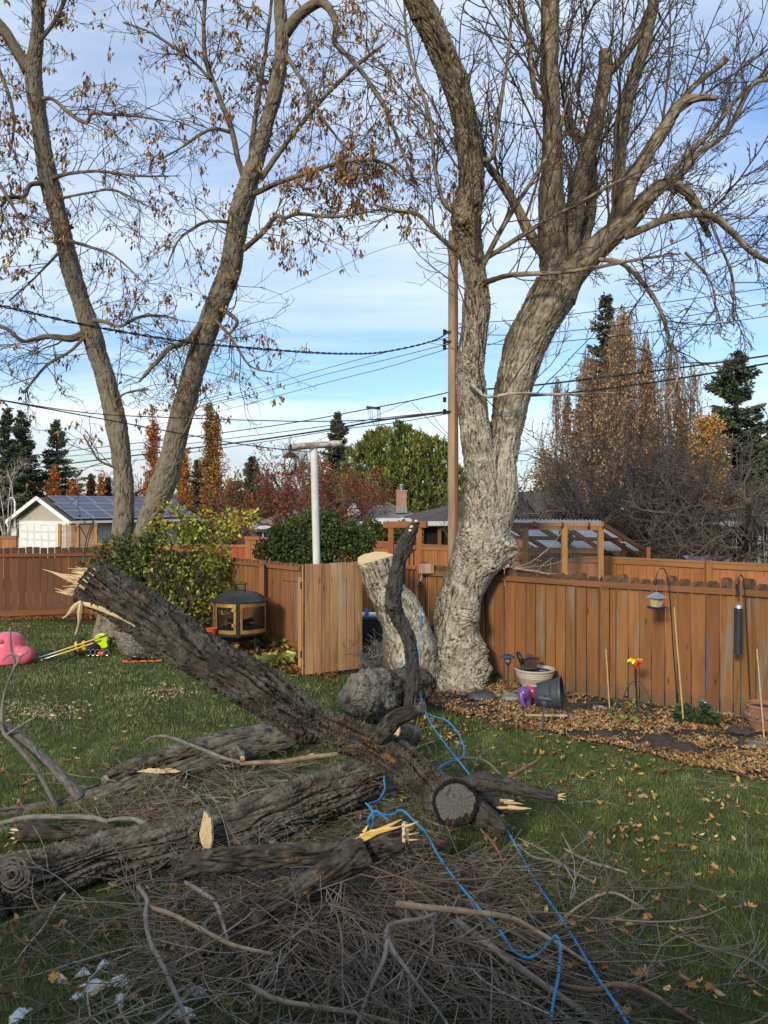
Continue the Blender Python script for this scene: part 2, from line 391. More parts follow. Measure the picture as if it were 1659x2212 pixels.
def edge_y(x):
    if x < EDGE[0].x: return 99
    for a, b in zip(EDGE, EDGE[1:]):
        if x <= b.x: return a.y+(b.y-a.y)*(x-a.x)/(b.x-a.x)
    return EDGE[-1].y
EX = np.array([e.x for e in EDGE]); EY = np.array([e.y for e in EDGE])
def edge_np(x): return np.where(x < EX[0], 99., np.interp(x, EX, EY))
def ground_mat(name, a, b_, c_, s1=.6, s2=40, bump=.6):
    m, nt, b = nodes(name); T = NT(nt); c = T.coord(); col = T.mix(T.rng(T.noise(c, s1, 4), .35, .65), a, b_)
    col = T.mix(T.rng(T.noise(c, s2, 5, .7), .4, .65, 0, .8), col, c_); T.l(col, b.inputs['Base Color']); b.inputs['Roughness'].default_value = .95
    b.inputs['Specular IOR Level'].default_value = .1; T.bump(b, T.noise(c, s2*1.5, 4), bump, .02); return m
M['lawn'] = ground_mat('lawn_ground', (.040, .052, .018), (.055, .060, .024), (.05, .042, .024))
M['gravel'] = ground_mat('alley_gravel', (.20, .17, .14), (.26, .22, .18), (.12, .1, .085), .5, 18)
g = B(); g.add([(-600, -600, 0), (600, -600, 0), (600, 1200, 0), (-600, 1200, 0)], [(0, 1, 2, 3)]); tag(g.obj('ground', M['lawn']), kind='structure')
# alley behind the near fence
al = B(); pts = [(-40, 34), (NF[0].x, 20.5), (NF[2].x, 15.2), (NF[4].x+1, 11.6), (30, 5.0), (30, 9), (8.2, 13.6), (3.5, 17), (2.4, 21), (-40, 40)]
al.add([(x, y, .004) for x, y in pts], [tuple(range(10))]); tag(al.obj('alley', M['gravel']), kind='structure')
# garden bed, a slightly raised sheet of soil
def bed_z(x, y): return .035+.035*fbm(np.stack([x*1.3, y*1.3, x*0+5], -1), 3)+.012*fbm(np.stack([x*9, y*9, x*0], -1), 2)
nx, ny = 150, 60; xs = np.linspace(EX[0], 7.5, nx); V = []
fy = np.array([fence_y(x) for x in xs])-.03; ey = np.interp(xs, EX, EY)
t = np.linspace(0, 1, ny)[None, :]; Xg = np.repeat(xs[:, None], ny, 1); Yg = ey[:, None]*(1-t)+fy[:, None]*t
Yg = Yg+ (1-t)*.09*fbm(np.stack([Xg*2.2, Xg*0, Xg*0+2], -1), 3)
Zg = bed_z(Xg, Yg)*np.minimum(1, t*12)+.004
ids = np.arange(nx*ny).reshape(nx, ny); fq = np.stack([ids[:-1, :-1], ids[1:, :-1], ids[1:, 1:], ids[:-1, 1:]], -1).reshape(-1, 4)
o = nobj('garden_bed', np.stack([Xg, Yg, Zg], -1).reshape(-1, 3), fq, M['soil'], smooth=True); tag(o, kind='structure')
# ------------------------------------------------------------ fences
_bm = {}
def board_mesh(w, h, mat, th=.02, ear=.03):
    k = (round(w, 2), round(h, 2), mat.name, th, ear)
    if k in _bm: return _bm[k]
    w, h = k[0], k[1]; x = w/2
    prof = [(-x, 0), (x, 0), (x, h-ear), (x-ear, h), (-x+ear, h), (-x, h-ear)] if ear else [(-x, 0), (x, 0), (x, h), (-x, h)]
    n = len(prof); v = [(a, -th/2, z) for a, z in prof]+[(a, th/2, z) for a, z in prof]
    f = [tuple(range(n)), tuple(range(2*n-1, n-1, -1))]+[(i, i+n, (i+1) % n+n, (i+1) % n) for i in range(n)]
    me = bpy.data.meshes.new('board'); me.from_pydata(v, [], f); me.materials.append(mat); me.update(); _bm[k] = me; return me
def plank(parent, name, p0, p1, w, t, mat):
    p0 = Vector(p0); p1 = Vector(p1); d = p1-p0; L = d.length; o0 = org(parent) if parent else Vector((0, 0, 0))
    b = B(); b.box((0, 0, 0), (L, t, w)); o = b.obj(name, mat, None); 
    if parent: o.parent = parent
    o.location = (p0+p1)/2-o0; o.rotation_euler = (0, -math.asin(max(-1, min(1, d.z/L))), math.atan2(d.y, d.x)); return o
def upright(parent, name, p, w, t, h, mat, rz=0):
    b = B(); b.box((0, 0, h/2), (w, t, h)); o = b.obj(name, mat); o.parent = parent; o.location = Vector(p)-org(parent); o.rotation_euler = (0, 0, rz); return o
def fence(name, label, line, ztop, bw, gap, mat, matx, rails, posts=(), ear=.03, zj=.02, jit=.01, cap=None, z0=.03, loc=None, side=-1, wj=.02, group=None):
    root = thing(name, label, 'fence', tuple(Vector(line[0][:2]).to_3d())if loc is None else loc, group); rnd = random.Random(hash(label) % 1000 if False else len(label))
    for a, b in zip(line, line[1:]):
        a = Vector((a[0], a[1], 0)); b = Vector((b[0], b[1], 0)); d = (b-a); L = d.length; d.normalize(); ang = math.atan2(d.y, d.x); nrm = Vector((d.y, -d.x, 0))*(1 if side < 0 else -1)
        s = 0
        while s < L-.04:
            w = min(bw+rnd.uniform(-wj, wj), L-s); h = ztop+rnd.uniform(-zj, zj)-z0
            o = link('board', board_mesh(round(w-gap, 2), h, mat, ear=ear), root); p = a+d*(s+w/2)+nrm*rnd.uniform(-jit, jit)*.5
            o.location = p+Vector((0, 0, z0))-root.location; o.rotation_euler = (rnd.uniform(-.004, .004), rnd.uniform(-.003, .003), ang); s += w
        for (rz, rw, rt) in rails: plank(root, 'rail', a+nrm*(.012+rt/2+jit)+Vector((0, 0, rz)), b+nrm*(.012+rt/2+jit)+Vector((0, 0, rz)), rw, rt, matx)
        if cap: plank(root, 'cap_rail', a+Vector((0, 0, ztop+cap/2+.03)), b+Vector((0, 0, ztop+cap/2+.03)), cap, .12, matx)
    for (px, py, w, h) in posts:
        upright(root, 'post', (px, py, 0), w, w, h, mat, 0)
    return root
k = Vector((NF[3].x-.02, NF[3].y-.075, 0))
fr = fence('wooden_fence', 'orange-brown board fence with mossy board tops behind the garden bed', [tuple(p[:2]) for p in NF[1:]], 1.93, .192, .018, M['fence_near'], M['fence_near_x'],
           [(1.775, .085, .04), (.22, .07, .03)][:1], [(k.x, k.y, .13, 1.75), (NF[1].x+.03, NF[1].y-.07, .12, 1.78)], ear=.035, zj=.045, wj=.022)
fence('wooden_fence', 'brown board fence behind the round fire pit and the shrub', [tuple(G(470, 1368)[:2]), tuple(NF[0][:2])], 1.8, .165, .012, M['fence_near'], M['fence_near_x'], [(1.70, .07, .04), (.16, .09, .04)], [(G(566, 1395).x, G(566, 1395).y-.02, .11, 1.74)], ear=0, zj=.015)
fence('wooden_fence', 'dark brown board fence at the far left end of the lawn', [tuple(W(-260, 1340, 20.4)[:2]), tuple(W(195, 1330, 21.7)[:2]), tuple(G(470, 1368)[:2])], 1.86, .182, .014, M['fence_left'], M['fence_left_x'], [(1.66, .08, .04), (.14, .14, .04)], [], ear=.02, zj=.02, wj=.01)
# the alley fence behind (boards with a capped top)
A1 = [(1.75, 20.6), (2.75, 16.9)]; A2 = [(2.75, 16.9), (4.6, 15.9), (6.95, 13.9), (9.6, 11.7)]
fence('wooden_fence', 'tall orange cedar fence with a flat cap rail across the alley on the right', A2, 1.90, .15, .006, M['fence_alley'], M['fence_alley_x'], [(1.90, .13, .03)], [(4.42, 15.9, .10, 1.98), (5.92, 14.68, .10, 1.98)], ear=0, zj=0, cap=.035, jit=.004, wj=.008)
fence('wooden_fence', 'orange cedar fence across the alley between the utility pole and the arch', [tuple(W(905, 1200, 21.5)[:2]), tuple(W(1010, 1200, 20.6)[:2])], 1.88, .15, .008, M['fence_alley'], M['fence_alley_x'], [(1.86, .12, .03)], [], ear=0, zj=0, cap=.035, wj=.01, jit=.004)
fence('wooden_fence', 'short stretch of orange cedar fence to the left of the arch', [tuple(W(700, 1200, 23.5)[:2]), tuple(W(845, 1200, 22.0)[:2])], 1.92, .15, .008, M['fence_alley'], M['fence_alley_x'], [(1.88, .12, .03)], [], ear=0, zj=0, cap=.035, wj=.01, jit=.004)
fence('wooden_fence', 'light orange fence panel beside the grey-roofed house', [tuple(W(530, 1200, 29)[:2]), tuple(W(640, 1200, 27)[:2])], 1.84, .16, .008, M['fence_alley'], M['fence_alley_x'], [(1.8, .12, .03)], [], ear=0, zj=0, wj=.01, jit=.004)
fence('wooden_fence', 'red-brown fence across the alley half hidden by the yellow shrub', [tuple(W(205, 1200, 31)[:2]), tuple(W(535, 1200, 29.5)[:2])], 1.5, .16, .008, M['fence_red'], M['fence_alley_x'], [(1.48, .1, .03)], [], ear=0, zj=0, wj=.01, jit=.004)
fence('wooden_fence', 'orange fence beside the downpipe left of the garage door', [tuple(W(-60, 1200, 32)[:2]), tuple(W(36, 1200, 32)[:2])], 1.72, .16, .008, M['fence_alley'], M['fence_alley_x'], [(1.7, .12, .03)], [], ear=0, zj=0, wj=.01, jit=.004)
# arch and gate in the alley fence
ar = thing('garden_arch', 'square timber arch with a board gate in the alley fence', 'garden arch', W(874, 1200, 21.8) * 1)
ar.location.z = 0
pl, pr_ = W(844, 1200, 22.0), W(905, 1200, 21.5)
for p in (pl, pr_): upright(ar, 'post', (p.x, p.y-.02, 0), .14, .14, 2.42, M['fence_alley'])
plank(ar, 'beam', W(830, 1133, 22.1), W(922, 1133, 21.3), .17, .1, M['fence_alley_x']); plank(ar, 'beam', W(830, 1133, 22.5), W(922, 1133, 21.7), .17, .1, M['fence_alley_x'])
n = 6
for i in range(n):
    q = pl.lerp(pr_, (i+.5)/n); o = link('board', board_mesh(.11, 1.84, M['fence_alley'], ear=0), ar); o.location = Vector((q.x, q.y+.03, .05))-ar.location; o.rotation_euler = (0, 0, math.atan2(pr_.y-pl.y, pr_.x-pl.x))
for z in (1.86, 1.32, .3): plank(ar, 'gate_rail', (pl.x+.08, pl.y-.02, z), (pr_.x-.08, pr_.y-.02, z), .11, .04, M['fence_alley_x'])
# open gate panel
gt = thing('board_gate', 'open gate of weathered reddish-brown boards standing in front of the T-shaped post', 'gate', G(718, 1461))
a, b = W(658, 1458, 13.93), W(782, 1443, 14.52); a.z = b.z = 0; d = (b-a); Lg = d.length; d.normalize(); ang = math.atan2(d.y, d.x); nn = Vector((d.y, -d.x, 0))
for i in range(7):
    s = (i+.5)/7*Lg; h = 1.92+random.uniform(-.015, .02); o = link('board', board_mesh(Lg/7-.014, h, M['gate'], ear=0), gt)
    o.location = a+d*s+nn*random.uniform(0, .01)+Vector((0, 0, .05))-gt.location; o.rotation_euler = (0, random.uniform(-.004, .004), ang)
e = a-d*.02; o = link('board', board_mesh(.10, 1.91, M['gate'], ear=0), gt); o.location = e-nn*.04-gt.location+Vector((0, 0, .05)); o.rotation_euler = (0, 0, ang+1.2)
for z in (.35, 1.0, 1.65): plank(gt, 'brace', a-nn*.04+Vector((0, 0, z)), b-nn*.04+Vector((0, 0, z)), .09, .04, M['cedar_new_x'])
for z in (.4, 1.6):
    bb = B(); bb.box(a-nn*.0+Vector((-.06, 0, z)), (.03, .012, .12)); bb.obj('hinge', M['black_metal'], gt)
gp = thing('gate_post', 'narrow pale post at the left edge of the open gate', 'post', G(648, 1447)); upright(gp, 'post', (G(648, 1447).x, G(648, 1447).y, 0), .06, .09, 1.68, M['cedar_new']); 
bb = B(); q = G(648, 1447); bb.beam((q.x-.32, q.y, 1.62), (q.x+.02, q.y, 1.60), .012, .012); bb.obj('latch_bar', M['black_metal'], gp)
# black gate latch and string on the fence end post
lt = thing('gate_latch', 'black metal gate latch hanging on the fence end post by a white string', 'latch', W(908, 1263, 14.35))
c = W(908, 1263, 14.35); bb = B(); bb.box(c, (.05, .03, .12)); bb.box(c+Vector((-.035, 0, -.02)), (.04, .02, .03)); bb.tube([c+Vector((.0, 0, -.05)), c+Vector((-.04, -.01, -.09)), c+Vector((.03, -.01, -.1))], .008, 6); bb.obj('latch', M['black_metal'], lt)
bb = B(); bb.tube([c+Vector((0, 0, .06)), c+Vector((.02, -.01, .16)), c+Vector((.06, 0, .27))], .006, 5); bb.obj('string', M['white_paint'], lt)
# pale new piece of post on the fence end
bb = B(); q = W(921, 1228, 14.3); bb.box(q, (.27, .05, .17)); tag(bb.obj('offcut_board', M['gate'], origin=q), 'bare grey-brown board end fixed on top of the fence beside the trunk', 'board')
# ------------------------------------------------------------ buildings
def brickmat(name, c1, c2, mortar, sx, sy, rough=.85, bump=.5, vec='Object'):
    m, nt, b = nodes(name); T = NT(nt); c = T.coord(vec); br = T.n('ShaderNodeTexBrick'); T.l(c, br.inputs[0]); br.inputs['Scale'].default_value = 1
    br.inputs['Color1'].default_value = c1+(1,); br.inputs['Color2'].default_value = c2+(1,); br.inputs['Mortar'].default_value = mortar+(1,)
    br.inputs['Brick Width'].default_value = sx; br.inputs['Row Height'].default_value = sy; br.inputs['Mortar Size'].default_value = .012
    T.l(T.mix(T.rng(T.noise(c, 3, 5), .3, .7, 0, .4), br.outputs[0], tuple(x*.6 for x in c1)), b.inputs['Base Color']); b.inputs['Roughness'].default_value = rough
    T.bump(b, br.outputs['Fac'], -bump, .01); return m
def slope_uv_roof(name, root, quads, mat):
    """each roof slope is its own object, its local x along the eave and y up the slope, so the shingle courses lie right"""
    for q in quads:
        q = [Vector(p) for p in q]; o0 = q[0]; x = (q[1]-q[0]).normalized(); z = x.cross(q[-1]-q[0]).normalized(); y = z.cross(x); Mx = Matrix((x, y, z)).transposed()
        loc = [Mx.transposed() @ (p-o0) for p in q]; n = len(loc); th = .12
        v = [tuple(p) for p in loc]+[(p.x, p.y, p.z-th) for p in loc]; f = [tuple(range(n)), tuple(range(2*n-1, n-1, -1))]+[(i, i+n, (i+1) % n+n, (i+1) % n) for i in range(n)]
        me = bpy.data.meshes.new(name); me.from_pydata(v, [], f); me.materials.append(mat); me.update(); o = link(name, me, root); o.location = o0-org(root); o.rotation_euler = Mx.to_euler()
M['sh_grey'] = brickmat('shingles_grey', (.26, .235, .205), (.20, .185, .17), (.11, .1, .09), .33, .16)
M['sh_brown'] = brickmat('shingles_brown', (.13, .083, .066), (.095, .062, .052), (.04, .03, .026), .33, .16)
M['sh_dark'] = brickmat('shingles_dark', (.05, .052, .058), (.038, .04, .046), (.02, .02, .022), .33, .16)
M['sh_garage'] = brickmat('shingles_garage', (.085, .075, .06), (.06, .053, .045), (.03, .03, .026), .33, .16)
def panelmat():
    m, nt, b = nodes('solar_glass'); T = NT(nt); c = T.coord(); br = T.n('ShaderNodeTexBrick'); T.l(c, br.inputs[0]); br.offset = 0; br.inputs['Scale'].default_value = 1
    br.inputs['Color1'].default_value = (.024, .03, .075, 1); br.inputs['Color2'].default_value = (.03, .036, .085, 1); br.inputs['Mortar'].default_value = (.30, .32, .38, 1)
    br.inputs['Brick Width'].default_value = .16; br.inputs['Row Height'].default_value = .98; br.inputs['Mortar Size'].default_value = .010
    T.l(br.outputs[0], b.inputs['Base Color']); b.inputs['Roughness'].default_value = .4; b.inputs['Specular IOR Level'].default_value = .35; return m
M['solar'] = panelmat()
# garage with solar panels
Cn = W(150, 1126, 44); u = Vector((.57, .82, 0)).normalized(); w_ = Vector((-.82, .57, 0)); w_.normalize(); L, Wd = 9.6, 6.2
ze = Cn.z; zr = 3.42; gr = thing('garage', 'beige lap-sided garage with white door and solar panels on its roof', 'garage', (Cn.x, Cn.y, 0))
def gp_(a, b_, z): return Vector((Cn.x, Cn.y, 0))+u*a+w_*b_+Vector((0, 0, z))
slope_uv_roof('roof', gr, [(gp_(0, 0, ze), gp_(L, 0, ze), gp_(L, Wd/2, zr), gp_(0, Wd/2, zr)), (gp_(L, Wd, ze), gp_(0, Wd, ze), gp_(0, Wd/2, zr), gp_(L, Wd/2, zr))], M['sh_garage'])
bb = B(); i = .42
bb.add([gp_(i, i, -.0), gp_(i, Wd-i, 0), gp_(i, Wd-i, ze+.1), gp_(i, Wd/2, zr-.17), gp_(i, i, ze+.1), gp_(L-i, i, 0), gp_(L-i, Wd-i, 0), gp_(L-i, Wd-i, ze+.1), gp_(L-i, Wd/2, zr-.17), gp_(L-i, i, ze+.1)],
       [(0, 1, 2, 3, 4), (9, 8, 7, 6, 5), (0, 4, 9, 5), (1, 6, 7, 2)]); bb.obj('wall', M['siding'], gr)
nc = 24
for k_ in range(nc):       # lap siding courses of the gable end, one plank each
    z0 = .04+k_*.14; z1 = z0+.145
    half = (Wd-2*i)/2 if z1 < ze+.1 else max(0, (zr-.2-z1)/(zr-.27-ze)*(Wd/2-i))
    if half < .12: break
    v = [gp_(i-.03, Wd/2-half, z0), gp_(i-.03, Wd/2+half, z0), gp_(i-.008, Wd/2+half, z1), gp_(i-.008, Wd/2-half, z1), gp_(i+.0, Wd/2-half, z0), gp_(i+.0, Wd/2+half, z0)]
    b2 = B(); b2.add(v, [(0, 1, 2, 3), (0, 4, 5, 1)]); b2.obj('siding_plank', M['siding'], gr)
for k_ in range(14):
    z0 = .04+k_*.14; z1 = z0+.145; b2 = B(); b2.add([gp_(i, i-.03, z0), gp_(L-i, i-.03, z0), gp_(L-i, i-.008, z1), gp_(i, i-.008, z1), gp_(i, i, z0), gp_(L-i, i, z0)], [(0, 1, 2, 3), (0, 4, 5, 1)]); b2.obj('siding_plank', M['siding'], gr)
for (b0, zz0, b1, zz1) in ((-.04, ze-.02, Wd/2, zr+.03), (Wd+.04, ze-.02, Wd/2, zr+.03)):
    b2 = B(); p0, p1 = gp_(-.03, b0, zz0), gp_(-.03, b1, zz1); b2.beam(p0-Vector((0, 0, .08)), p1-Vector((0, 0, .08)), .05, .22, up=u.cross((p1-p0).normalized())*0+Vector((0, 0, 1))); b2.obj('fascia', M['white_trim'], gr)
b2 = B(); b2.add([gp_(0, 0, ze-.13), gp_(i, 0, ze-.13), gp_(i, Wd/2, zr-.13), gp_(0, Wd/2, zr-.13)], [(0, 1, 2, 3)]); b2.add([gp_(0, Wd, ze-.13), gp_(i, Wd, ze-.13), gp_(i, Wd/2, zr-.13), gp_(0, Wd/2, zr-.13)], [(0, 1, 2, 3)]); b2.obj('soffit', M['white_trim'], gr)
b2 = B(); b2.beam(gp_(0, -.07, ze-.06), gp_(L, -.07, ze-.06), .12, .13); b2.obj('gutter', M['white_trim'], gr)
b2 = B(); b2.box(gp_(i-.06, Wd/2, 1.03), (.1, 4.6, 2.06), Matrix.Rotation(math.atan2(w_.y, w_.x)-math.pi/2, 3, 'Z')); b2.obj('door_frame', M['white_trim'], gr)
RZ = Matrix.Rotation(math.atan2(w_.y, w_.x)-math.pi/2, 3, 'Z')
dr = B(); dr.box(gp_(i-.10, Wd/2, .95), (.05, 4.3, 1.86), RZ); dro = dr.obj('door', M['white_paint'], gr)
for r_ in range(4):
    for c_ in range(6):
        b2 = B(); b2.box(gp_(i-.128, Wd/2-1.78+c_*.712, .26+r_*.46), (.03, .58, .33), RZ, .9); b2.obj('door_panel', M['white_trim'], gr, bevel=.01)
nrm = (gp_(L, 0, ze)-gp_(0, 0, ze)).cross(gp_(0, Wd/2, zr)-gp_(0, 0, ze)).normalized(); sl = (gp_(0, Wd/2, zr)-gp_(0, 0, ze)); SL = sl.length; sl.normalize()
fm = B(); fm.box((0, 0, 0), (1.24, 1.04, .04)); 
for r_ in range(3):
    for c_ in range(7):
        x0 = .35+c_*1.27+(.25 if r_ == 2 else 0); y0 = .12+r_*1.06
        if x0+1.25 > L: continue
        c = gp_(0, 0, ze)+u*(x0+.62)+sl*(y0+.52)+nrm*.12
        b2 = B(); b2.box((0, 0, 0), (1.26, 1.05, .04)); fo = b2.obj('solar_panel', M['steel']); fo.parent = gr; fo.location = c-gr.location; fo.rotation_euler = Matrix((u, sl, nrm)).transposed().to_euler()
        b3 = B(); b3.box((0, 0, .004), (1.18, .97, .04)); go = b3.obj('glass', M['solar']); go.parent = fo
# electrical mast and downpipe on the garage corner
em = thing('service_mast', 'white conduit mast with a curved weatherhead at the left corner of the garage', 'conduit', W(50, 1180, 43))
c0 = gp_(i-.2, Wd-.5, 0); b2 = B(); b2.tube([c0, c0+Vector((0, 0, 3.15)), c0+Vector((-.1, 0, 3.4)), c0+Vector((-.3, 0, 3.38)), c0+Vector((-.36, 0, 3.2))], .06, 8); b2.obj('conduit', M['white_trim'], em, smooth=True)
b2 = B(); b2.box(c0+Vector((0, -.12, 1.4)), (.3, .16, .45)); b2.obj('meter_box', M['white_paint'], em)
b2 = B(); b2.tube([c0+Vector((-.55, 0, 2.0)), c0+Vector((-.4, 0, 1.7)), c0+Vector((-.4, 0, 0))], .055, 8); b2.obj('downpipe', M['white_trim'], em, smooth=True)
# lattice privacy screen
ls = thing('slatted_screen', 'orange slatted privacy screen in front of the white garage door', 'screen', (W(168, 1200, 33).x, 33, 0))
x0, x1 = W(129, 1200, 33).x, W(208, 1200, 33).x
for k_ in range(3): upright(ls, 'post', (x0+(x1-x0)*k_/2, 33, 0), .11, .11, 2.22, M['cedar_new'])
for k_ in range(20):
    z = 1.2+k_*.05; 
    for h in (0, 1): plank(ls, 'slat', (x0+(x1-x0)*(h*.5), 33.03, z), (x0+(x1-x0)*(h*.5+.5), 33.03, z), .026, .02, M['cedar_new_x'])
for k_ in range(9): 
    o = link('board', board_mesh((x1-x0)/9-.01, 1.0, M['fence_alley'], ear=0), ls); o.location = Vector((x0+(x1-x0)*(k_+.5)/9, 33.04, .08))-ls.location
plank(ls, 'rail', (x0, 32.97, 1.1), (x1, 32.97, 1.1), .1, .05, M['fence_alley_x'])
def hip(name, label, x0, x1, y0, y1, ze, zr, rx0, rx1, wallmat, roofmat, rot=0, fascia=None, inset=.5, cat='house', extra=None):
    r = thing(name, label, cat, ((x0+x1)/2, y0, 0)); ym = (y0+y1)/2
    P = {k: Vector(v) for k, v in dict(a=(x0, y0, ze), b=(x1, y0, ze), c=(x1, y1, ze), d=(x0, y1, ze), r=(rx0, ym, zr), s=(rx1, ym, zr)).items()}
    slope_uv_roof('roof', r, [(P['a'], P['b'], P['s'], P['r']), (P['b'], P['c'], P['s']), (P['c'], P['d'], P['r'], P['s']), (P['d'], P['a'], P['r'])], roofmat)
    w = B(); w.box(((x0+x1)/2, ym, (ze-.1)/2), (x1-x0-2*inset, y1-y0-2*inset, ze-.1)); w.obj('wall', wallmat, r)
    f = B()
    for p, q in (('a', 'b'), ('b', 'c'), ('d', 'a')): f.beam(P[p]-Vector((0, 0, .08)), P[q]-Vector((0, 0, .08)), .1, .16)
    f.obj('gutter', fascia or M['white_trim'], r); sf = B(); sf.box(((x0+x1)/2, ym, ze-.17), (x1-x0-.1, y1-y0-.1, .03)); sf.obj('soffit', fascia or M['white_trim'], r)
    return r
def window(root, c, w, h, n=2):
    f = B(); f.box(c, (w+.16, .08, h+.16)); fo = f.obj('window', M['white_trim'], root)
    for k_ in range(n):
        g_ = B(); g_.box(Vector(c)+Vector((-w/2+(k_+.5)*w/n, -.02, 0)), (w/n-.06, .06, h)); g_.obj('pane', M['glass'], fo)
M['glass'] = flat('window_glass', (.03, .035, .04), .08, var=.1, bump=0, spec=.8)
h1 = hip('house', 'grey-shingled hip roof house with a pink brick chimney', W(690, 1127, 40).x, W(936, 1127, 40).x, 40, 50, 2.16, 3.12, W(748, 1, 45).x, W(838, 1, 45).x, M['stucco'], M['sh_grey'])
window(h1, (W(760, 1, 40).x, 40.48, 1.3), 1.6, .9)
h2 = hip('house', 'low grey-roofed bungalow wing behind the red crabapple', W(533, 1, 37).x, W(700, 1, 37).x, 37, 46, 2.03, 2.75, W(625, 1, 41).x, W(680, 1, 41).x, M['stucco'], M['sh_grey'])
window(h2, (W(575, 1, 37).x, 37.48, 1.35), 1.5, .75, 3)
ch = thing('chimney', 'pink block chimney with a metal cap on the grey roof', 'chimney', W(867, 1106, 42))
c = W(867, 1106, 42); zb = c.z; hgt = W(867, 1062, 42).z-zb; nrow = 7; bw2 = .54/2
for r_ in range(nrow):
    for sx in (-1, 1):
        b2 = B(); dd = .0; b2.box((c.x+sx*(bw2/2+.0)+(.0), 42, zb+.25+(r_+.5)*(hgt-.25)/nrow), (bw2-.012, .5, (hgt-.25)/nrow-.014)); b2.obj('block', M['brick'], ch)
b2 = B(); b2.box((c.x, 42, zb+(hgt)/2), (.50, .46, hgt)); b2.obj('core', M['stucco'], ch)
b2 = B(); b2.box((c.x, 42, zb+.1), (.58, .54, .3)); b2.obj('flashing', M['steel'], ch)
b2 = B(); b2.box((c.x, 42, zb+hgt+.04), (.62, .58, .08)); b2.obj('cap', M['brick'], ch)
b2 = B(); b2.lathe([(.09, 0), (.09, .12), (.15, .13), (.15, .17), (.1, .2), (.1, .24), (.15, .25), (.13, .3), (0, .32)], 14, (c.x, 42, zb+hgt+.08)); b2.obj('flue', M['steel'], ch, smooth=True)
h3 = hip('house', 'brown-roofed house with a porch whose shade is a dark-coloured box behind the utility pole', W(884, 1, 29).x, W(1330, 1, 29).x, 29, 40, 2.40, 3.55, W(1090, 1, 34).x, W(1240, 1, 34).x, M['stucco'], M['sh_brown'], fascia=M['white_trim'], inset=.9)
ps = B(); ps.box((W(846, 1, 29.5).x, 30.2, 2.40), (1.45, 2.4, .14)); ps.obj('porch_roof', M['white_trim'], h3)
pc = B(); pc.box((W(900, 1, 29.6).x, 29.75, 1.1), (3.5, .3, 2.2)); pc.obj('porch_shade_fill', M['dark'], h3)  # solid dark box: the shade inside the porch put into its colour
for px in (820, 868, 912, 950, 1000): upright(h3, 'porch_post', (W(px, 1, 29.4).x, 29.4, 0), .13, .13, 2.28, M['fence_alley'])
window(h3, (W(1195, 1, 29.8).x, 29.86, 1.5), 1.6, .9)
h4 = hip('house', 'low brown hip roof house at the right behind the crabapple trunks', W(1440, 1, 30).x, W(1640, 1, 30).x, 30, 38, 2.30, 3.0, W(1490, 1, 34).x, W(1560, 1, 34).x, M['stucco'], M['sh_brown'], fascia=flat('brown_trim', (.10, .06, .045)))
window(h4, (W(1545, 1, 30.4).x, 30.48, 1.5), 1.2, .7)
h5 = hip('house', 'flat white-edged carport roof at the far right', W(1612, 1, 26).x, W(1900, 1, 26).x, 26, 33, 2.44, 2.56, W(1650, 1, 29).x, W(1880, 1, 29).x, M['stucco'], M['sh_dark'], inset=1.5)
h6 = hip('house', 'dark charcoal house at the far left behind the garage', W(-120, 1, 62).x, W(72, 1, 62).x, 62, 72, 2.9, 3.95, W(-60, 1, 67).x, W(40, 1, 67).x, M['charcoal_wall'], M['sh_dark'], fascia=M['charcoal_wall'])
h7 = hip('house', 'dark-roofed house between the orange columnar trees and the crabapple', W(470, 1, 56).x, W(592, 1, 56).x, 56, 64, 2.1, 2.75, W(500, 1, 60).x, W(548, 1, 60).x, M['charcoal_wall'], M['sh_dark'], fascia=M['charcoal_wall'])
# our own house, behind the camera, whose shade lies over the near lawn
hs = hip('house', 'low white house behind the deck the picture is taken from', -7.5, 11, -11, -.9, 3.4, 4.1, -3, 7, M['stucco'], M['sh_grey'])
# ------------------------------------------------------------ utility pole
up = thing('utility_pole', 'tall round wooden utility pole behind the forked tree', 'utility pole', (W(981, 1, 17).x, 17, 0)); px_ = W(981, 1, 17).x
b2 = B(); b2.tube([(px_, 17, 0), (px_-.02, 17, 4), (px_-.02, 17, 8.75)], [.118, .108, .098], 18); b2.obj('pole', M['pole'], up, smooth=True)
b2 = B()      # bare reddish strip on the right side of the pole
for z in np.linspace(.6, 8.0, 12):
    pass
v = []; f = []
for i_, z in enumerate(np.linspace(.2, 8.7, 24)):
    r_ = .118-.0028*z+.0035
    for k_ in range(7):
        a_ = math.radians(-78+k_*26*(.8+.2*math.sin(z*2))); v.append((px_-.012+r_*math.cos(a_), 17+r_*math.sin(a_), z))
for i_ in range(23):
    for k_ in range(6): f.append((i_*7+k_, i_*7+k_+1, i_*7+k_+8, i_*7+k_+7))
b2.add(v, f); b2.obj('worn_face', M['pole_red'], up, smooth=True)
for z, s_ in ((6.62, 1), (6.42, 1), (6.30, -1), (5.2, -1), (4.95, 1)):
    b2 = B(); b2.box((px_-.14*s_, 16.93, z), (.16, .05, .05)); b2.lathe([(.02, 0), (.045, .02), (.03, .05), (.045, .08), (.02, .11)], 10, (px_-.2, 16.93, z-.05)); b2.obj('insulator', M['black_metal'], up)
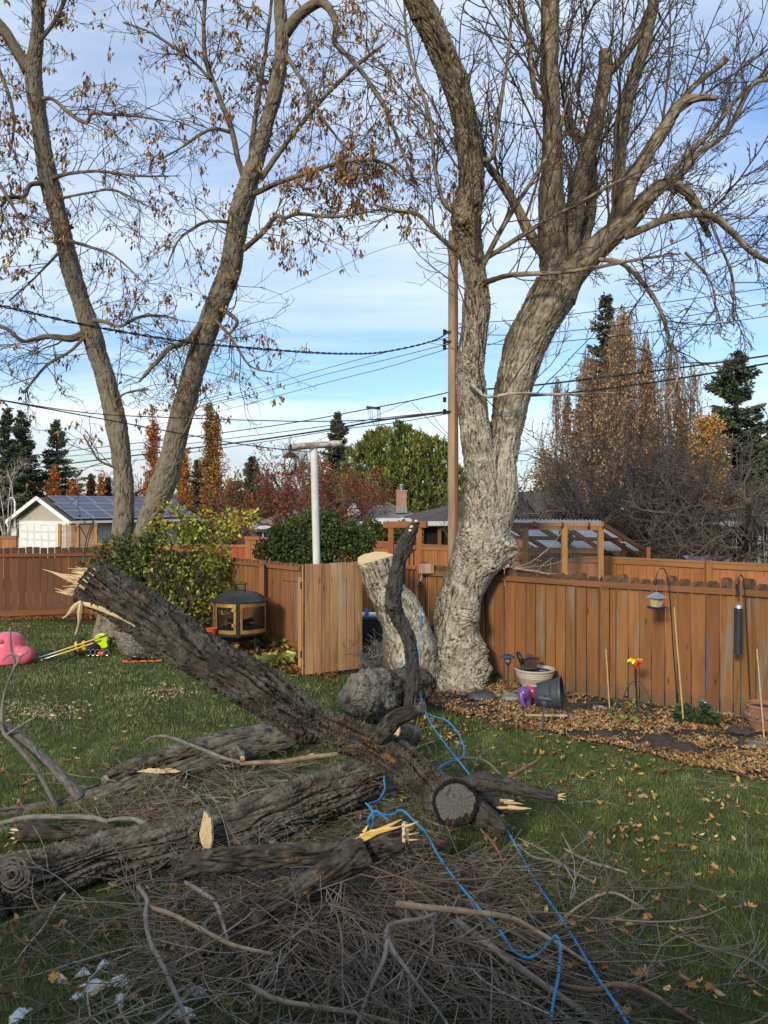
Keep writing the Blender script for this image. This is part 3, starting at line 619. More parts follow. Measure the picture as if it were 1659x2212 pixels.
# ------------------------------------------------------------ overhead cables
def cable(label, pts, r=.012, twist=0, grp=None):
    P = catmull([W(*p) for p in pts], 60); c0 = P[0]
    b2 = B()
    if twist:
        dirs = P[-1]-P[0]; dirs /= np.linalg.norm(dirs); sd = np.cross(dirs, (0, 0, 1)); sd /= np.linalg.norm(sd); P = catmull([W(*p) for p in pts], 240); n = len(P)
        for ph in (0, math.pi):
            b2.tube([tuple(P[i_]+(sd*math.cos(i_*twist+ph)+np.array([0, 0, 1])*math.sin(i_*twist+ph))*r*.9) for i_ in range(n)], r*.75, 5)
    else: b2.tube([tuple(p) for p in P], r, 5)
    return tag(b2.obj('overhead_cable', M['cable'], origin=c0, smooth=True), label, 'cable')
cable('thick twisted service cable sagging in front of both left trunks', [(-60, 650, 9.5), (0, 660, 9.7), (200, 705, 10.4), (400, 738, 11.3), (500, 748, 12), (650, 760, 13), (750, 764, 14), (830, 760, 15), (930, 738, 16.4), (972, 716, 17)], .013, .9)
cable('black cable dipping from the left edge behind the left trunks to the pole', [(-60, 857, 13), (0, 864, 13.4), (200, 893, 14), (400, 903, 14.8), (553, 908, 15.3), (703, 910, 16), (880, 902, 16.6), (972, 887, 17)], .010)
cable('black cable slanting down from the left edge towards the T-shaped post', [(-60, 852, 14), (0, 864, 14.4), (200, 901, 16), (416, 941, 18), (560, 965, 20), (760, 985, 22)], .013)
cable('thickest black bundled line rising to the pole above the pine', [(-60, 1030, 34), (0, 1020, 33), (233, 991, 28), (400, 970, 25), (553, 951, 22.5), (720, 926, 20), (836, 906, 18.4), (972, 890, 17)], .022)
cable('thin line just below the bundled line', [(-60, 1042, 34.5), (233, 1003, 28), (553, 957, 22.5), (720, 930, 20), (860, 912, 18), (972, 893, 17)], .010)
cable('line just above the bundled line left of the pole', [(-60, 1000, 34), (233, 978, 28), (553, 940, 22.5), (720, 918, 20), (836, 902, 18.4), (972, 888, 17)], .010)
cable('looped line with a splice rising to the pole', [(-60, 1000, 33), (133, 976, 30), (400, 945, 25.5), (553, 925, 22.5), (670, 907, 20.8), (766, 889, 19.3), (886, 866, 18), (972, 847, 17)], .013)
cable('lowest of three thin lines climbing to the pole over open sky', [(300, 925, 32), (475, 888, 28), (700, 828, 22), (830, 795, 19.5), (910, 771, 18), (972, 752, 17)], .008)
cable('middle of three thin lines climbing to the pole over open sky', [(300, 908, 32), (470, 872, 28), (700, 810, 22), (830, 778, 19.5), (910, 758, 18), (972, 742, 17)], .008)
cable('uppermost of three thin lines climbing to the pole over open sky', [(300, 895, 32), (465, 862, 28), (700, 797, 22), (830, 762, 19.5), (910, 744, 18), (972, 728, 17)], .008)
cable('hair-thin line high between the left tree and the forked tree', [(400, 730, 30), (550, 660, 27), (700, 594, 24), (820, 540, 21), (978, 505, 17)], .006)
for i_, (a_, b_, c_, r_, lb) in enumerate([(850, 858, 785, .018, 'lower thick line right of the forked tree'), (845, 826, 768, .018, 'upper thick line right of the forked tree'), (742, 742, 683, .008, 'thin line under the highest two at the right'), (722, 722, 655, .008, 'second thin line from the top at the right'), (700, 682, 622, .008, 'topmost thin line at the right edge')]):
    cable(lb, [(985, a_, 17), (1150, b_+(a_-b_)*.35, 16.4), (1400, (b_+c_)/2+6, 15.6), (1659, c_, 15), (1800, c_-26, 14.6)], r_)
b2 = B(); q = W(806, 881, 18.8)
for k_ in range(3): b2.tube([W(795+k_*4, 884, 18.9), W(798+k_*4, 905+k_*6, 18.9), W(808+k_*4, 912+k_*4, 18.8), W(816+k_*3, 900, 18.7), W(815+k_*3, 880, 18.6)], .006, 5)
b2.box(q, (.32, .08, .05), Matrix.Rotation(.1, 3, 'Y')); tag(b2.obj('cable_splice', M['cable'], origin=q, smooth=True), 'dark cable splice with hanging wire loops left of the pole', 'cable splice')
for i_, (p, q) in enumerate((((886, 866, 18), (600, 985, 23)), ((888, 868, 18), (985, 960, 16.9)), ((930, 890, 17.4), (975, 945, 16.9)))):
    b2 = B(); b2.tube([W(*p), W((p[0]+q[0])/2, (p[1]+q[1])/2+4, (p[2]+q[2])/2), W(*q)], .006, 5); tag(b2.obj('guy_wire', M['cable'], origin=W(*p)), ('thin wire dropping leftward from the looped line', 'thin wire running from the looped line down to the pole', 'shortest thin wire beside the pole')[i_], 'wire')
# ============================================================ bark-covered stems
def stem(name, mat, pts, parent=None, origin=None, ns=40, step=.04, amp=.02, freq=9., asp=.28, lump=.03, lf=1.6, burls=(), flare=None, seed=0, capends=True, twist=0.):
    """pts: (px, py, D, half width px). Furrowed bark is geometry; returns object, centre line, radii"""
    Wp = [tuple(W(p[0], p[1], p[2])) for p in pts]; Rr = [R(p[3], p[2]) for p in pts]
    return stem_w(name, mat, Wp, Rr, parent, origin, ns, step, amp, freq, asp, lump, lf, burls, seed, capends, twist)
def stem_w(name, mat, Wp, Rr, parent=None, origin=None, ns=40, step=.04, amp=.02, freq=9., asp=.28, lump=.03, lf=1.6, burls=(), seed=0, capends=True, twist=0.):
    L = sum((Vector(a)-Vector(b)).length for a, b in zip(Wp, Wp[1:])); n = max(6, int(L/step))
    C = catmull([tuple(a)+(r,) for a, r in zip(Wp, Rr)], n); P = C[:, :3]; rr = np.maximum(C[:, 3], .004)
    T = np.gradient(P, axis=0); T /= np.linalg.norm(T, axis=1)[:, None]+1e-9
    U = np.zeros_like(P); u = Vector(T[0]).orthogonal().normalized()
    for i in range(n):
        t = Vector(T[i]); u = (u-t*u.dot(t)).normalized(); U[i] = u
    Wv = np.cross(T, U); s = np.concatenate([[0], np.cumsum(np.linalg.norm(np.diff(P, axis=0), axis=1))])
    th = np.linspace(0, 2*np.pi, ns, endpoint=False)[None, :]; c, sn = np.cos(th), np.sin(th); r0 = rr[:, None]
    rest = np.stack([c*r0+0*s[:, None], sn*r0+0*s[:, None], s[:, None]+0*th], -1)+seed*3.1
    q = rest*np.array([freq, freq, freq*asp]); q = q+.45*np.stack([pn(q*1.3+9), pn(q*1.3+31), pn(q*1.3+57)], -1)
    if twist: q[..., 0] += twist*rest[..., 2]*freq*.3
    v1 = np.abs(pn(q)); v2 = np.abs(pn(q*2.1+5)); val = np.clip(v1*4.2, 0, 1)*.7+np.clip(v2*4, 0, 1)*.3
    if len(burls):
        S00 = P[:, None]+(U[:, None]*c[..., None]+Wv[:, None]*sn[..., None])*r0[..., None]; wb = np.zeros(val.shape)
        for (bp, br, bh) in burls: wb = np.maximum(wb, np.exp(-(np.linalg.norm(S00-np.array(bp), axis=-1)/(br*1.25))**2))
        vi = np.clip(np.abs(pn(rest*freq*1.2+77))*4.5, 0, 1); wb = np.clip(wb*1.4, 0, 1); val = val*(1-wb)+vi*wb
    disp = amp*(val-.55)+amp*.45*pn(rest*freq*4)
    radial = U[:, None]*c[..., None]+Wv[:, None]*sn[..., None]
    disp = disp+lump*fbm(rest*lf*np.array([1, 1, .6])+40, 3)*np.minimum(1, r0/.12)
    S0 = P[:, None]+radial*r0[..., None]
    for (bp, br, bh) in burls:
        dd = np.linalg.norm((S0-np.array(bp))*np.array([1, 1, 1.25]), axis=-1)/br; wgt = np.exp(-dd**2*1.3)
        disp = disp+bh*wgt*(1+.35*pn(rest*11+7))
        val = np.clip(val-.0*wgt, 0, 1)
    S = P[:, None]+radial*(r0+disp)[..., None]
    k = np.arange(n-1)[:, None]*ns; j = np.arange(ns)[None]; j2 = (j+1) % ns
    f = np.stack([k+j, k+j2, k+ns+j2, k+ns+j], -1).reshape(-1, 4)
    V = S.reshape(-1, 3); Rs = rest.reshape(-1, 3); Vl = val.reshape(-1)
    if capends:
        V = np.vstack([V, P[0], P[-1]]); Rs = np.vstack([Rs, Rs[0], Rs[-1]]); Vl = np.append(Vl, [.5, .5]); a, b = n*ns, n*ns+1
        j = j[0]; j2 = j2[0]
        f = np.vstack([f, np.stack([j2, j, j*0+a, j*0+a], -1), np.stack([(n-1)*ns+j, (n-1)*ns+j2, j*0+b, j*0+b], -1)])
    o = nobj_tri(name, V, f, mat, parent, origin, rest=Rs, val=Vl)
    return o, P, rr
def nobj_tri(name, V, f, mat, parent, origin, **kw):
    """quads, with degenerate quads turned into triangles"""
    deg = f[:, 2] == f[:, 3]; q = f[~deg]; t = f[deg][:, :3]
    if len(t): tt = np.vstack([np.stack([q[:, 0], q[:, 1], q[:, 2]], -1), np.stack([q[:, 0], q[:, 2], q[:, 3]], -1), t])
    else: tt = q
    return nobj(name, V, tt, mat, parent, origin, smooth=True, **kw)
M['bark_pale'] = barkmat('bark_pale', (.36, .31, .245), (.075, .055, .038), pale=(.56, .51, .43), bump=.9)
M['bark_brown'] = barkmat('bark_brown', (.17, .135, .095), (.04, .03, .02), pale=(.24, .20, .155), bump=1.)
M['bark_ash'] = barkmat('bark_ash', (.21, .17, .125), (.045, .033, .023), pale=(.27, .23, .18), bump=1.)
M['bark_log'] = barkmat('bark_log', (.045, .038, .031), (.004, .003, .0025), pale=(.115, .103, .088), lichen=(.30, .13, .035), scale=.8, bump=1.)
M['bark_log_grey'] = barkmat('bark_log_grey', (.098, .083, .066), (.007, .0055, .004), pale=(.20, .18, .15), lichen=(.20, .17, .05), scale=.8, bump=1.)
M['bark_burl'] = barkmat('bark_burl', (.17, .145, .12), (.035, .026, .019), pale=(.24, .215, .18), bump=1.)
M['bark_dark'] = barkmat('bark_dark', (.055, .05, .045), (.012, .01, .009), pale=(.09, .083, .076), bump=1.)
M['bark_smooth'] = barkmat('bark_smooth', (.19, .17, .15), (.09, .078, .066), pale=(.27, .25, .225), bump=.4)
M['bark_birch'] = barkmat('bark_birch', (.5, .47, .42), (.15, .12, .1), pale=(.6, .58, .53))
M['bark_crab'] = barkmat('bark_crab', (.14, .105, .08), (.05, .036, .027), pale=(.19, .155, .125))
# bark of the forked tree: the old outer bark is worn pale low down and is brown higher up
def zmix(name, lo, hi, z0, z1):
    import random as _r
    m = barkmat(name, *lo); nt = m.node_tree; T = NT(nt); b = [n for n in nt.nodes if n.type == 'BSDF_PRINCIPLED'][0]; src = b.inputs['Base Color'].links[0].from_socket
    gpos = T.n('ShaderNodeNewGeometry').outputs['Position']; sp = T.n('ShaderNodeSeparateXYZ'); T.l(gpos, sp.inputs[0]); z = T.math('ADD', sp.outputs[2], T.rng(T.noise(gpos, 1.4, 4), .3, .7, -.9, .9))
    nrm = T.n('ShaderNodeNewGeometry').outputs['Normal']; sn = T.n('ShaderNodeSeparateXYZ'); T.l(nrm, sn.inputs[0])      # darker bark where the stem surface faces left
    left_dark = T.math('MULTIPLY', T.rng(T.math('ADD', sn.outputs[0], T.rng(T.noise(gpos, 2.2, 4), .3, .7, .35, -.35)), -.35, -.8), .8)
    src = T.mix(left_dark, src, T.mix(1., src, (.22, .19, .16), 'MULTIPLY'))
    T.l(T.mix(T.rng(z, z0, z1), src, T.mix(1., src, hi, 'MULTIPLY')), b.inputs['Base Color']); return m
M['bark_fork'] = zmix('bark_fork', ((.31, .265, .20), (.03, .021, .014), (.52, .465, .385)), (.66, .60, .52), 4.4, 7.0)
# ------------------------------------------------------------ twigs
U01 = random.random; GS = random.gauss
def vperp(d, ang):
    """unit vector at angle ang from d, random azimuth"""
    x, y, z = d
    if abs(z) < .9: a = (-y, x, 0)
    else: a = (0, -z, y)
    l = math.sqrt(a[0]**2+a[1]**2+a[2]**2) or 1; a = (a[0]/l, a[1]/l, a[2]/l)
    b = (y*a[2]-z*a[1], z*a[0]-x*a[2], x*a[1]-y*a[0]); ph = U01()*6.2832; c, s = math.cos(ph), math.sin(ph); ca, sa = math.cos(ang), math.sin(ang)
    return tuple(d[i]*ca+(a[i]*c+b[i]*s)*sa for i in range(3))
def norm(d):
    l = math.sqrt(d[0]**2+d[1]**2+d[2]**2) or 1; return (d[0]/l, d[1]/l, d[2]/l)
def twig(T, tips, p, d, L, r, lvl, prm):
    n = 6 if lvl == 0 else (5 if lvl == 1 else 4); st = L/n; pts = [p]; w = prm['wig']; dirs = [d]; lift = prm['lift']*(1 if lvl == 0 else .6)
    for i in range(n):
        d = norm((d[0]+GS(0, w), d[1]+GS(0, w), d[2]+GS(0, w)+lift)); p = (p[0]+d[0]*st, p[1]+d[1]*st, p[2]+d[2]*st); pts.append(p); dirs.append(d)
    c = prm['col']; k = .8+.4*U01()
    T.add(pts, r, max(r*.4, prm['rmin']), 4 if lvl == 0 else 3, (c[0]*k, c[1]*k, c[2]*k))
    if lvl < prm['max']:
        nc = prm['nc'][lvl]; nc = int(nc)+(U01() < nc-int(nc))
        for j in range(nc):
            t = .15+.85*(j+U01())/nc; t = min(t, .98); i = int(t*n); f = t*n-i
            q = tuple(pts[i][k_]*(1-f)+pts[i+1][k_]*f for k_ in range(3))
            twig(T, tips, q, vperp(dirs[i], prm['ang']*(.7+.6*U01())), L*prm['sh']*(.6+.7*U01())*(1-.4*t), max(r*.6, prm['rmin']), lvl+1, prm)
    tips.append((p, d, lvl))
def along(T, tips, P, rr, dens, L0, prm, t0=0., out=None, ang=1.0, r0=.012):
    """side shoots along a limb centre line P (array)"""
    s = np.concatenate([[0], np.cumsum(np.linalg.norm(np.diff(P, axis=0), axis=1))]); tot = s[-1]; n = int(dens*tot*(1-t0))
    for _ in range(n):
        t = (t0+(1-t0)*U01())*tot; i = min(len(P)-2, int(np.searchsorted(s, t))-1); i = max(i, 0); d = P[i+1]-P[i]; d = norm(tuple(d))
        q = vperp(d, ang*(.6+.7*U01())); q = norm((q[0], q[1], q[2]+prm.get('up', 0)))
        L = L0*(.5+.9*U01())*(1-.3*t/tot); p = P[i]; twig(T, tips, tuple(p), q, L, min(max(rr[i]*.45, .005), r0), 0, prm)
def limbpts(pts): return [(a[0], a[1], a[2], a[3]) for a in pts]
def cards(name, P, Dr, Ln, Wd, C, mat, parent=None, origin=None, fold=.25, kind='stuff', side=None):
    """one small folded leaf (4 corners, 2 triangles) per point"""
    P = np.asarray(P, float); Dr = np.asarray(Dr, float); Dr /= np.linalg.norm(Dr, axis=1)[:, None]+1e-9; n = len(P)
    S = rng.normal(size=(n, 3)) if side is None else side; S = np.cross(Dr, S); S /= np.linalg.norm(S, axis=1)[:, None]+1e-9; N = np.cross(S, Dr)
    Ln = np.broadcast_to(np.asarray(Ln, float), (n,))[:, None]; Wd = np.broadcast_to(np.asarray(Wd, float), (n,))[:, None]
    mid = P+Dr*Ln*.45
    v = np.stack([P, mid+S*Wd/2+N*Wd*fold, P+Dr*Ln, mid-S*Wd/2+N*Wd*fold], 1).reshape(-1, 3)
    b = np.arange(n)[:, None]*4; f = np.stack([b+[0, 1, 2], b+[0, 2, 3]], 1).reshape(-1, 3)
    o = nobj(name, v, f, mat, parent, origin, cols=np.repeat(C, 4, 0))
    if kind: o['kind'] = kind
    return o
def pick(cols, n, var=.18, w=None):
    c = np.array(cols, float)[rng.choice(len(cols), n, p=w)]; return np.clip(c*np.exp(rng.normal(0, var, (n, 1)))*np.exp(rng.normal(0, .06, (n, 3))), 0, 1)
# ============================================================ the forked tree beside the fence
D0 = 13.35
tr = thing('forked_tree', 'big forked tree with pale burly trunk and bare twigs in front of the garden fence', 'tree', G(988, 1478))
trunk = [(982, 1500, 13.1, 70), (983, 1478, 13.15, 64), (984, 1450, 13.2, 57), (980, 1400, 13.25, 53), (984, 1350, 13.3, 50), (990, 1310, 13.35, 47), (1003, 1265, 13.4, 45), (1020, 1225, 13.4, 49), (1034, 1190, 13.4, 55), (1040, 1155, 13.4, 53), (1045, 1120, 13.4, 47), (1047, 1085, 13.4, 41), (1044, 1040, 13.4, 36), (1037, 990, 13.4, 33), (1027, 923, 13.4, 31), (1020, 856, 13.4, 29), (1014, 800, 13.4, 28), (1019, 750, 13.4, 25), (1026, 690, 13.4, 25), (1028, 640, 13.4, 25), (1023, 580, 13.4, 25), (1014, 520, 13.4, 26), (1008, 475, 13.3, 28), (1016, 420, 13.2, 26), (1018, 360, 13.1, 25), (1012, 300, 13.0, 24), (995, 225, 12.8, 24), (970, 150, 12.6, 25), (938, 75, 12.4, 25), (905, 5, 12.2, 26), (870, -90, 12.0, 24)]
bl = [(W(1012, 1330, 12.95), .2, .19), (W(1030, 1440, 13.0), .26, .13), (W(965, 1410, 12.9), .16, .08), (W(1035, 1400, 13.1), .22, .13), (W(945, 1420, 13.0), .15, .09), (W(1085, 1185, 13.3), .30, .20), (W(995, 1150, 13.0), .22, .09), (W(1060, 1225, 13.1), .18, .08), (W(1075, 1120, 13.3), .16, .07), (W(1010, 1195, 13.0), .2, .07), (W(985, 1385, 12.8), .12, .06), (W(1040, 1003, 13.1), .08, .09), (W(1035, 950, 13.1), .07, .07), (W(1010, 795, 13.15), .10, .08), (W(990, 480, 13.1), .14, .13), (W(1030, 610, 13.2), .1, .08), (W(985, 510, 13.2), .1, .09), (W(1027, 832, 13.2), .07, .06), (W(1035, 905, 13.1), .08, .04), (W(960, 1465, 12.9), .2, .06), (W(1030, 1460, 13.0), .2, .07)]
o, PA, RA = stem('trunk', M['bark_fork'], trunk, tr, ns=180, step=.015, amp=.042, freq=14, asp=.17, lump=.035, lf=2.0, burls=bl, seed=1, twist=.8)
kk = PA[:, 2] > 4.3; PA2, RA2 = PA[kk], RA[kk]
tb = [(1056, 1195, 13.4, 14), (1070, 1140, 13.38, 28), (1084, 1070, 13.35, 33), (1082, 1010, 13.4, 31), (1091, 950, 13.5, 33), (1107, 860, 13.5, 37), (1130, 760, 13.5, 42), (1168, 680, 13.4, 43), (1200, 625, 13.4, 46)]
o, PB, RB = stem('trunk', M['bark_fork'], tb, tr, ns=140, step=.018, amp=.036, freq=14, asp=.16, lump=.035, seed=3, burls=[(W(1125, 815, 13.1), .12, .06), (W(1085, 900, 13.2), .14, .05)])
limbs = {
 'mid': [(1196, 645, 13.4, 38), (1197, 590, 13.4, 33), (1194, 520, 13.4, 30), (1191, 450, 13.4, 26), (1194, 350, 13.3, 21), (1192, 250, 13.2, 18), (1187, 150, 13.1, 18), (1186, 0, 12.9, 18), (1188, -100, 12.7, 16)],
 'right': [(1205, 640, 13.4, 42), (1232, 595, 13.4, 32), (1280, 545, 13.3, 27), (1320, 508, 13.2, 24), (1362, 470, 13.1, 21), (1395, 430, 13.0, 19), (1425, 402, 12.9, 15), (1460, 400, 12.8, 12), (1493, 425, 12.8, 10), (1515, 468, 12.8, 8), (1532, 512, 12.8, 5)],
 'r2': [(1345, 490, 13.2, 15), (1360, 400, 13.3, 15), (1395, 340, 13.3, 13), (1435, 280, 13.3, 12), (1468, 228, 13.3, 11), (1505, 212, 13.2, 9), (1550, 212, 13.2, 5)],
 'r3': [(1450, 250, 13.3, 7), (1495, 190, 13.4, 6), (1545, 150, 13.5, 5), (1570, 130, 13.5, 5)],
 'c': [(1225, 560, 13.5, 22), (1240, 460, 13.7, 19), (1257, 375, 13.8, 18), (1280, 300, 13.8, 17), (1295, 225, 13.8, 15), (1308, 160, 13.8, 14), (1308, 112, 13.8, 13)],
 'c2': [(1310, 165, 13.8, 9), (1345, 125, 13.7, 8), (1380, 75, 13.6, 9), (1405, 20, 13.5, 9), (1440, -60, 13.4, 8)],
 'd': [(1318, 520, 13.3, 15), (1335, 450, 13.5, 13), (1338, 350, 13.6, 12), (1347, 250, 13.6, 13), (1370, 170, 13.6, 13), (1393, 95, 13.5, 13), (1408, 25, 13.4, 12), (1418, -60, 13.2, 11)],
 'e': [(1240, 570, 13.6, 14), (1268, 500, 13.9, 14), (1277, 440, 14, 11), (1282, 370, 14.1, 7), (1270, 310, 14.1, 9), (1235, 280, 14, 9), (1222, 220, 13.9, 7), (1215, 180, 13.8, 5)],
 'f': [(1180, 560, 13.5, 12), (1142, 500, 13.7, 12), (1112, 440, 13.8, 9), (1078, 390, 13.9, 8), (1050, 350, 13.9, 7), (1030, 275, 13.9, 4)],
 'g': [(1350, 510, 13.1, 9), (1395, 492, 12.9, 8), (1455, 468, 12.7, 8), (1530, 464, 12.5, 8), (1582, 502, 12.3, 7), (1625, 545, 12.2, 6), (1690, 580, 12.1, 5)],
 'h': [(1290, 560, 13.2, 5), (1345, 570, 13.0, 5), (1400, 625, 12.8, 5), (1430, 680, 12.7, 4), (1448, 740, 12.6, 4), (1466, 785, 12.5, 3), (1455, 840, 12.5, 2), (1430, 880, 12.5, 1.5)],
 'i': [(1045, 612, 13.2, 6), (1085, 598, 12.9, 5), (1130, 592, 12.7, 5), (1220, 588, 12.5, 4), (1300, 575, 12.4, 4), (1380, 560, 12.3, 3), (1470, 548, 12.3, 2)],
 'j': [(985, 540, 13.2, 6), (950, 512, 13.0, 5), (905, 465, 12.9, 4), (860, 455, 12.8, 3), (800, 440, 12.7, 2)],
 'j2': [(990, 470, 13.2, 5), (955, 430, 13.1, 5), (938, 350, 13.0, 4), (930, 260, 12.9, 4), (905, 180, 12.9, 3), (880, 90, 12.8, 3), (872, -20, 12.8, 2)],
 'k': [(1045, 570, 13.1, 6), (1075, 510, 12.9, 5), (1110, 450, 12.8, 5), (1150, 390, 12.7, 4), (1185, 330, 12.6, 4), (1210, 270, 12.5, 3), (1230, 200, 12.5, 2)],
 'k2': [(1048, 560, 13.1, 5), (1110, 520, 12.9, 5), (1190, 470, 12.7, 4), (1250, 440, 12.6, 4), (1320, 400, 12.5, 3), (1420, 350, 12.5, 2)],
 'l': [(1455, 400, 12.9, 7), (1510, 330, 13.0, 6), (1570, 285, 13.1, 5), (1620, 190, 13.1, 5), (1659, 170, 13.1, 4), (1720, 150, 13, 3)],
 'm': [(1190, 215, 13.2, 8), (1160, 205, 13.1, 6), (1148, 150, 13.0, 6), (1142, 80, 13.0, 5), (1125, 0, 12.9, 5), (1120, -60, 12.9, 4)],
 'n': [(1035, 345, 13.0, 5), (1062, 340, 12.9, 5), (1072, 290, 12.9, 4), (1085, 200, 12.8, 4), (1100, 100, 12.8, 3), (1105, 0, 12.8, 3)],
 'o': [(1020, 835, 13.1, 7), (1035, 848, 12.9, 5), (1060, 857, 12.8, 3.5), (1110, 850, 12.7, 3), (1200, 852, 12.6, 2.5), (1330, 848, 12.5, 1.5)],
 'p': [(1400, 440, 13.0, 6), (1470, 350, 13.2, 6), (1540, 280, 13.3, 5), (1600, 205, 13.3, 4), (1665, 150, 13.3, 4)],
 'q': [(1530, 465, 12.5, 3), (1560, 540, 12.4, 3), (1580, 590, 12.4, 3), (1585, 650, 12.4, 2), (1570, 700, 12.4, 1.5)],
 'r': [(1480, 545, 12.9, 3), (1530, 600, 12.8, 2.5), (1545, 660, 12.7, 2), (1520, 700, 12.7, 1.5)],
}
Tw = Tubes(); tips = []
prm = dict(wig=.115, lift=.045, col=(.10, .075, .06), rmin=.0042, max=2, nc=(5.2, 3.0), ang=.7, sh=.46, up=.5)
prS = dict(prm, wig=.09, nc=(8, 4.5), sh=.34, lift=.05, up=.7)
for k_, pts in limbs.items():
    big = pts[0][3] > 10
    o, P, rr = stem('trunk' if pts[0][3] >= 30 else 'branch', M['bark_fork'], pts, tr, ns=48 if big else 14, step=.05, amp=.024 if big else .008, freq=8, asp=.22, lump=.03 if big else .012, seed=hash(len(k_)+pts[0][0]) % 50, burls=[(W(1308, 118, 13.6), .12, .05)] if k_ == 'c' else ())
    along(Tw, tips, P, rr, 3.6 if big else 4.6, 1.7 if big else 1.4, prm, t0=.12, r0=.011)
    along(Tw, tips, P, rr, 1.9 if big else 1.3, 3.1 if big else 2.3, prS, t0=.25, r0=.022 if big else .014)
along(Tw, tips, PA2, RA2, 3.6, 1.5, prm, t0=.22, r0=.012); along(Tw, tips, PA2, RA2, 2.0, 3.0, prS, t0=.3, r0=.02)
along(Tw, tips, PB, RB, 2.2, .8, prm, t0=.4, r0=.008)
pr2 = dict(prm, lift=-.10, up=-.2, wig=.2)
for k_ in ('g', 'h', 'q', 'r', 'i', 'right'):
    P = catmull([W(*p[:3]) for p in limbs[k_]], 30); along(Tw, tips, P, np.full(30, .02), 6, .9, pr2, t0=.35, r0=.009)
Tw.obj('twigs', M['twig'], tr, kind='stuff')
sel = [t for t in tips if U01() < .018]; P = np.array([t[0] for t in sel]); n = len(P)
cards('leaves', P, rng.normal(size=(n, 3))*.5+[0, 0, -.8], rng.uniform(.07, .13, n), rng.uniform(.04, .08, n), pick([(.45, .30, .06), (.38, .24, .07), (.28, .16, .06)], n), M['dry'], tr)
# cut stem of the same tree
cst = [(912, 1500, 13.25, 50), (903, 1470, 13.2, 58), (893, 1440, 13.1, 62), (884, 1395, 13.0, 56), (874, 1350, 13.0, 48), (858, 1315, 13.0, 42), (840, 1285, 13.0, 38), (824, 1255, 13.0, 36), (815, 1222, 13.0, 38), (812, 1210, 13.0, 39)]
bl2 = [(W(862, 1420, 12.75), .24, .10), (W(880, 1440, 12.6), .2, .1), (W(835, 1300, 12.8), .1, .05), (W(930, 1400, 12.7), .15, .06), (W(815, 1265, 12.8), .08, .04), (W(915, 1330, 12.8), .1, .05)]
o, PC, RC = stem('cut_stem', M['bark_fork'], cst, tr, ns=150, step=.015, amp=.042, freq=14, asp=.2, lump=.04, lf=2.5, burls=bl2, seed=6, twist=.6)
def rings(name, light, dark, heart=None, freq=60, cracks=True):
    m, nt, b = nodes(name); T = NT(nt); c = T.coord(); w = T.n('ShaderNodeVectorMath', operation='LENGTH')
    dn = T.n('ShaderNodeTexNoise'); dn.inputs['Scale'].default_value = 6; T.l(c, dn.inputs['Vector']); dd = T.n('ShaderNodeVectorMath', operation='MULTIPLY_ADD'); T.l(dn.outputs['Color'], dd.inputs[0]); dd.inputs[1].default_value = (.05, .05, .05); T.l(c, dd.inputs[2])
    T.l(dd.outputs[0], w.inputs[0]); r = w.outputs['Value']; s = T.math('SINE', T.math('MULTIPLY', r, freq*6.28)); col = T.mix(T.rng(s, -1, 1, .0, .45), light, dark)
    if heart: col = T.mix(T.rng(T.math('ADD', r, T.rng(dn.outputs[0], .3, .7, -.04, .04)), .09, .04), col, heart)
    if cracks:
        a = T.n('ShaderNodeSeparateXYZ'); T.l(c, a.inputs[0]); at = T.math('ARCTAN2', a.outputs[1], a.outputs[0]); cv = T.n('ShaderNodeCombineXYZ'); T.l(T.math('MULTIPLY', at, 2.6), cv.inputs[0]); T.l(T.math('MULTIPLY', r, 2.), cv.inputs[1])
        vo = T.n('ShaderNodeTexVoronoi', feature='DISTANCE_TO_EDGE'); T.l(cv.outputs[0], vo.inputs['Vector']); vo.inputs['Scale'].default_value = 1.; col = T.mix(T.rng(vo.outputs[0], .035, .0, 0, .85), col, tuple(x*.15 for x in dark))
    col = T.mix(T.rng(T.noise(c, 14, 5, .7), .5, .75, 0, .5), col, dark); T.l(col, b.inputs['Base Color']); b.inputs['Roughness'].default_value = .85; T.bump(b, T.noise(c, 60, 3), .3, .004); return m
M['fresh'] = rings('fresh_cut', (.68, .50, .27), (.52, .34, .15), freq=50, cracks=False)
M['oldcut'] = rings('old_cut', (.13, .12, .115), (.06, .053, .048), freq=40)
M['cutpale'] = rings('pale_cut', (.62, .47, .28), (.45, .3, .16), freq=60, cracks=False)
def face(name, mat, c, nrm, rx, ry=None, parent=None, seg=40, rough=.06, thick=.02, dome=.0, seed=0, up=None):
    """a sawn face: irregular disc with a rim, local z = its normal"""
    nrm = Vector(nrm).normalized(); q = nrm.to_track_quat('Z', 'Y'); ry = ry or rx; v = []; f = []; rr = random.Random(seed)
    ph = [rr.uniform(0, 6.28) for _ in range(4)]
    for j, (k, z) in enumerate(((1, -thick), (1, 0), (.66, dome*.5), (.33, dome*.9))):
        for i in range(seg):
            a = 2*math.pi*i/seg; w = 1+rough*(math.sin(2*a+ph[0])*.5+math.sin(5*a+ph[1])*.4+math.sin(11*a+ph[2])*.3); v.append((rx*k*w*math.cos(a), ry*k*w*math.sin(a), z+rr.uniform(-1, 1)*.003))
    for j in range(3):
        for i in range(seg): f.append((j*seg+i, j*seg+(i+1) % seg, (j+1)*seg+(i+1) % seg, (j+1)*seg+i))
    v.append((0, 0, dome)); f += [(3*seg+i, 3*seg+(i+1) % seg, 4*seg) for i in range(seg)]
    me = bpy.data.meshes.new(name); me.from_pydata(v, [], f); me.materials.append(mat); me.update(); o = link(name, me, parent); o.location = Vector(c)-(org(parent) if parent else Vector((0, 0, 0))); o.rotation_euler = q.to_euler(); return o
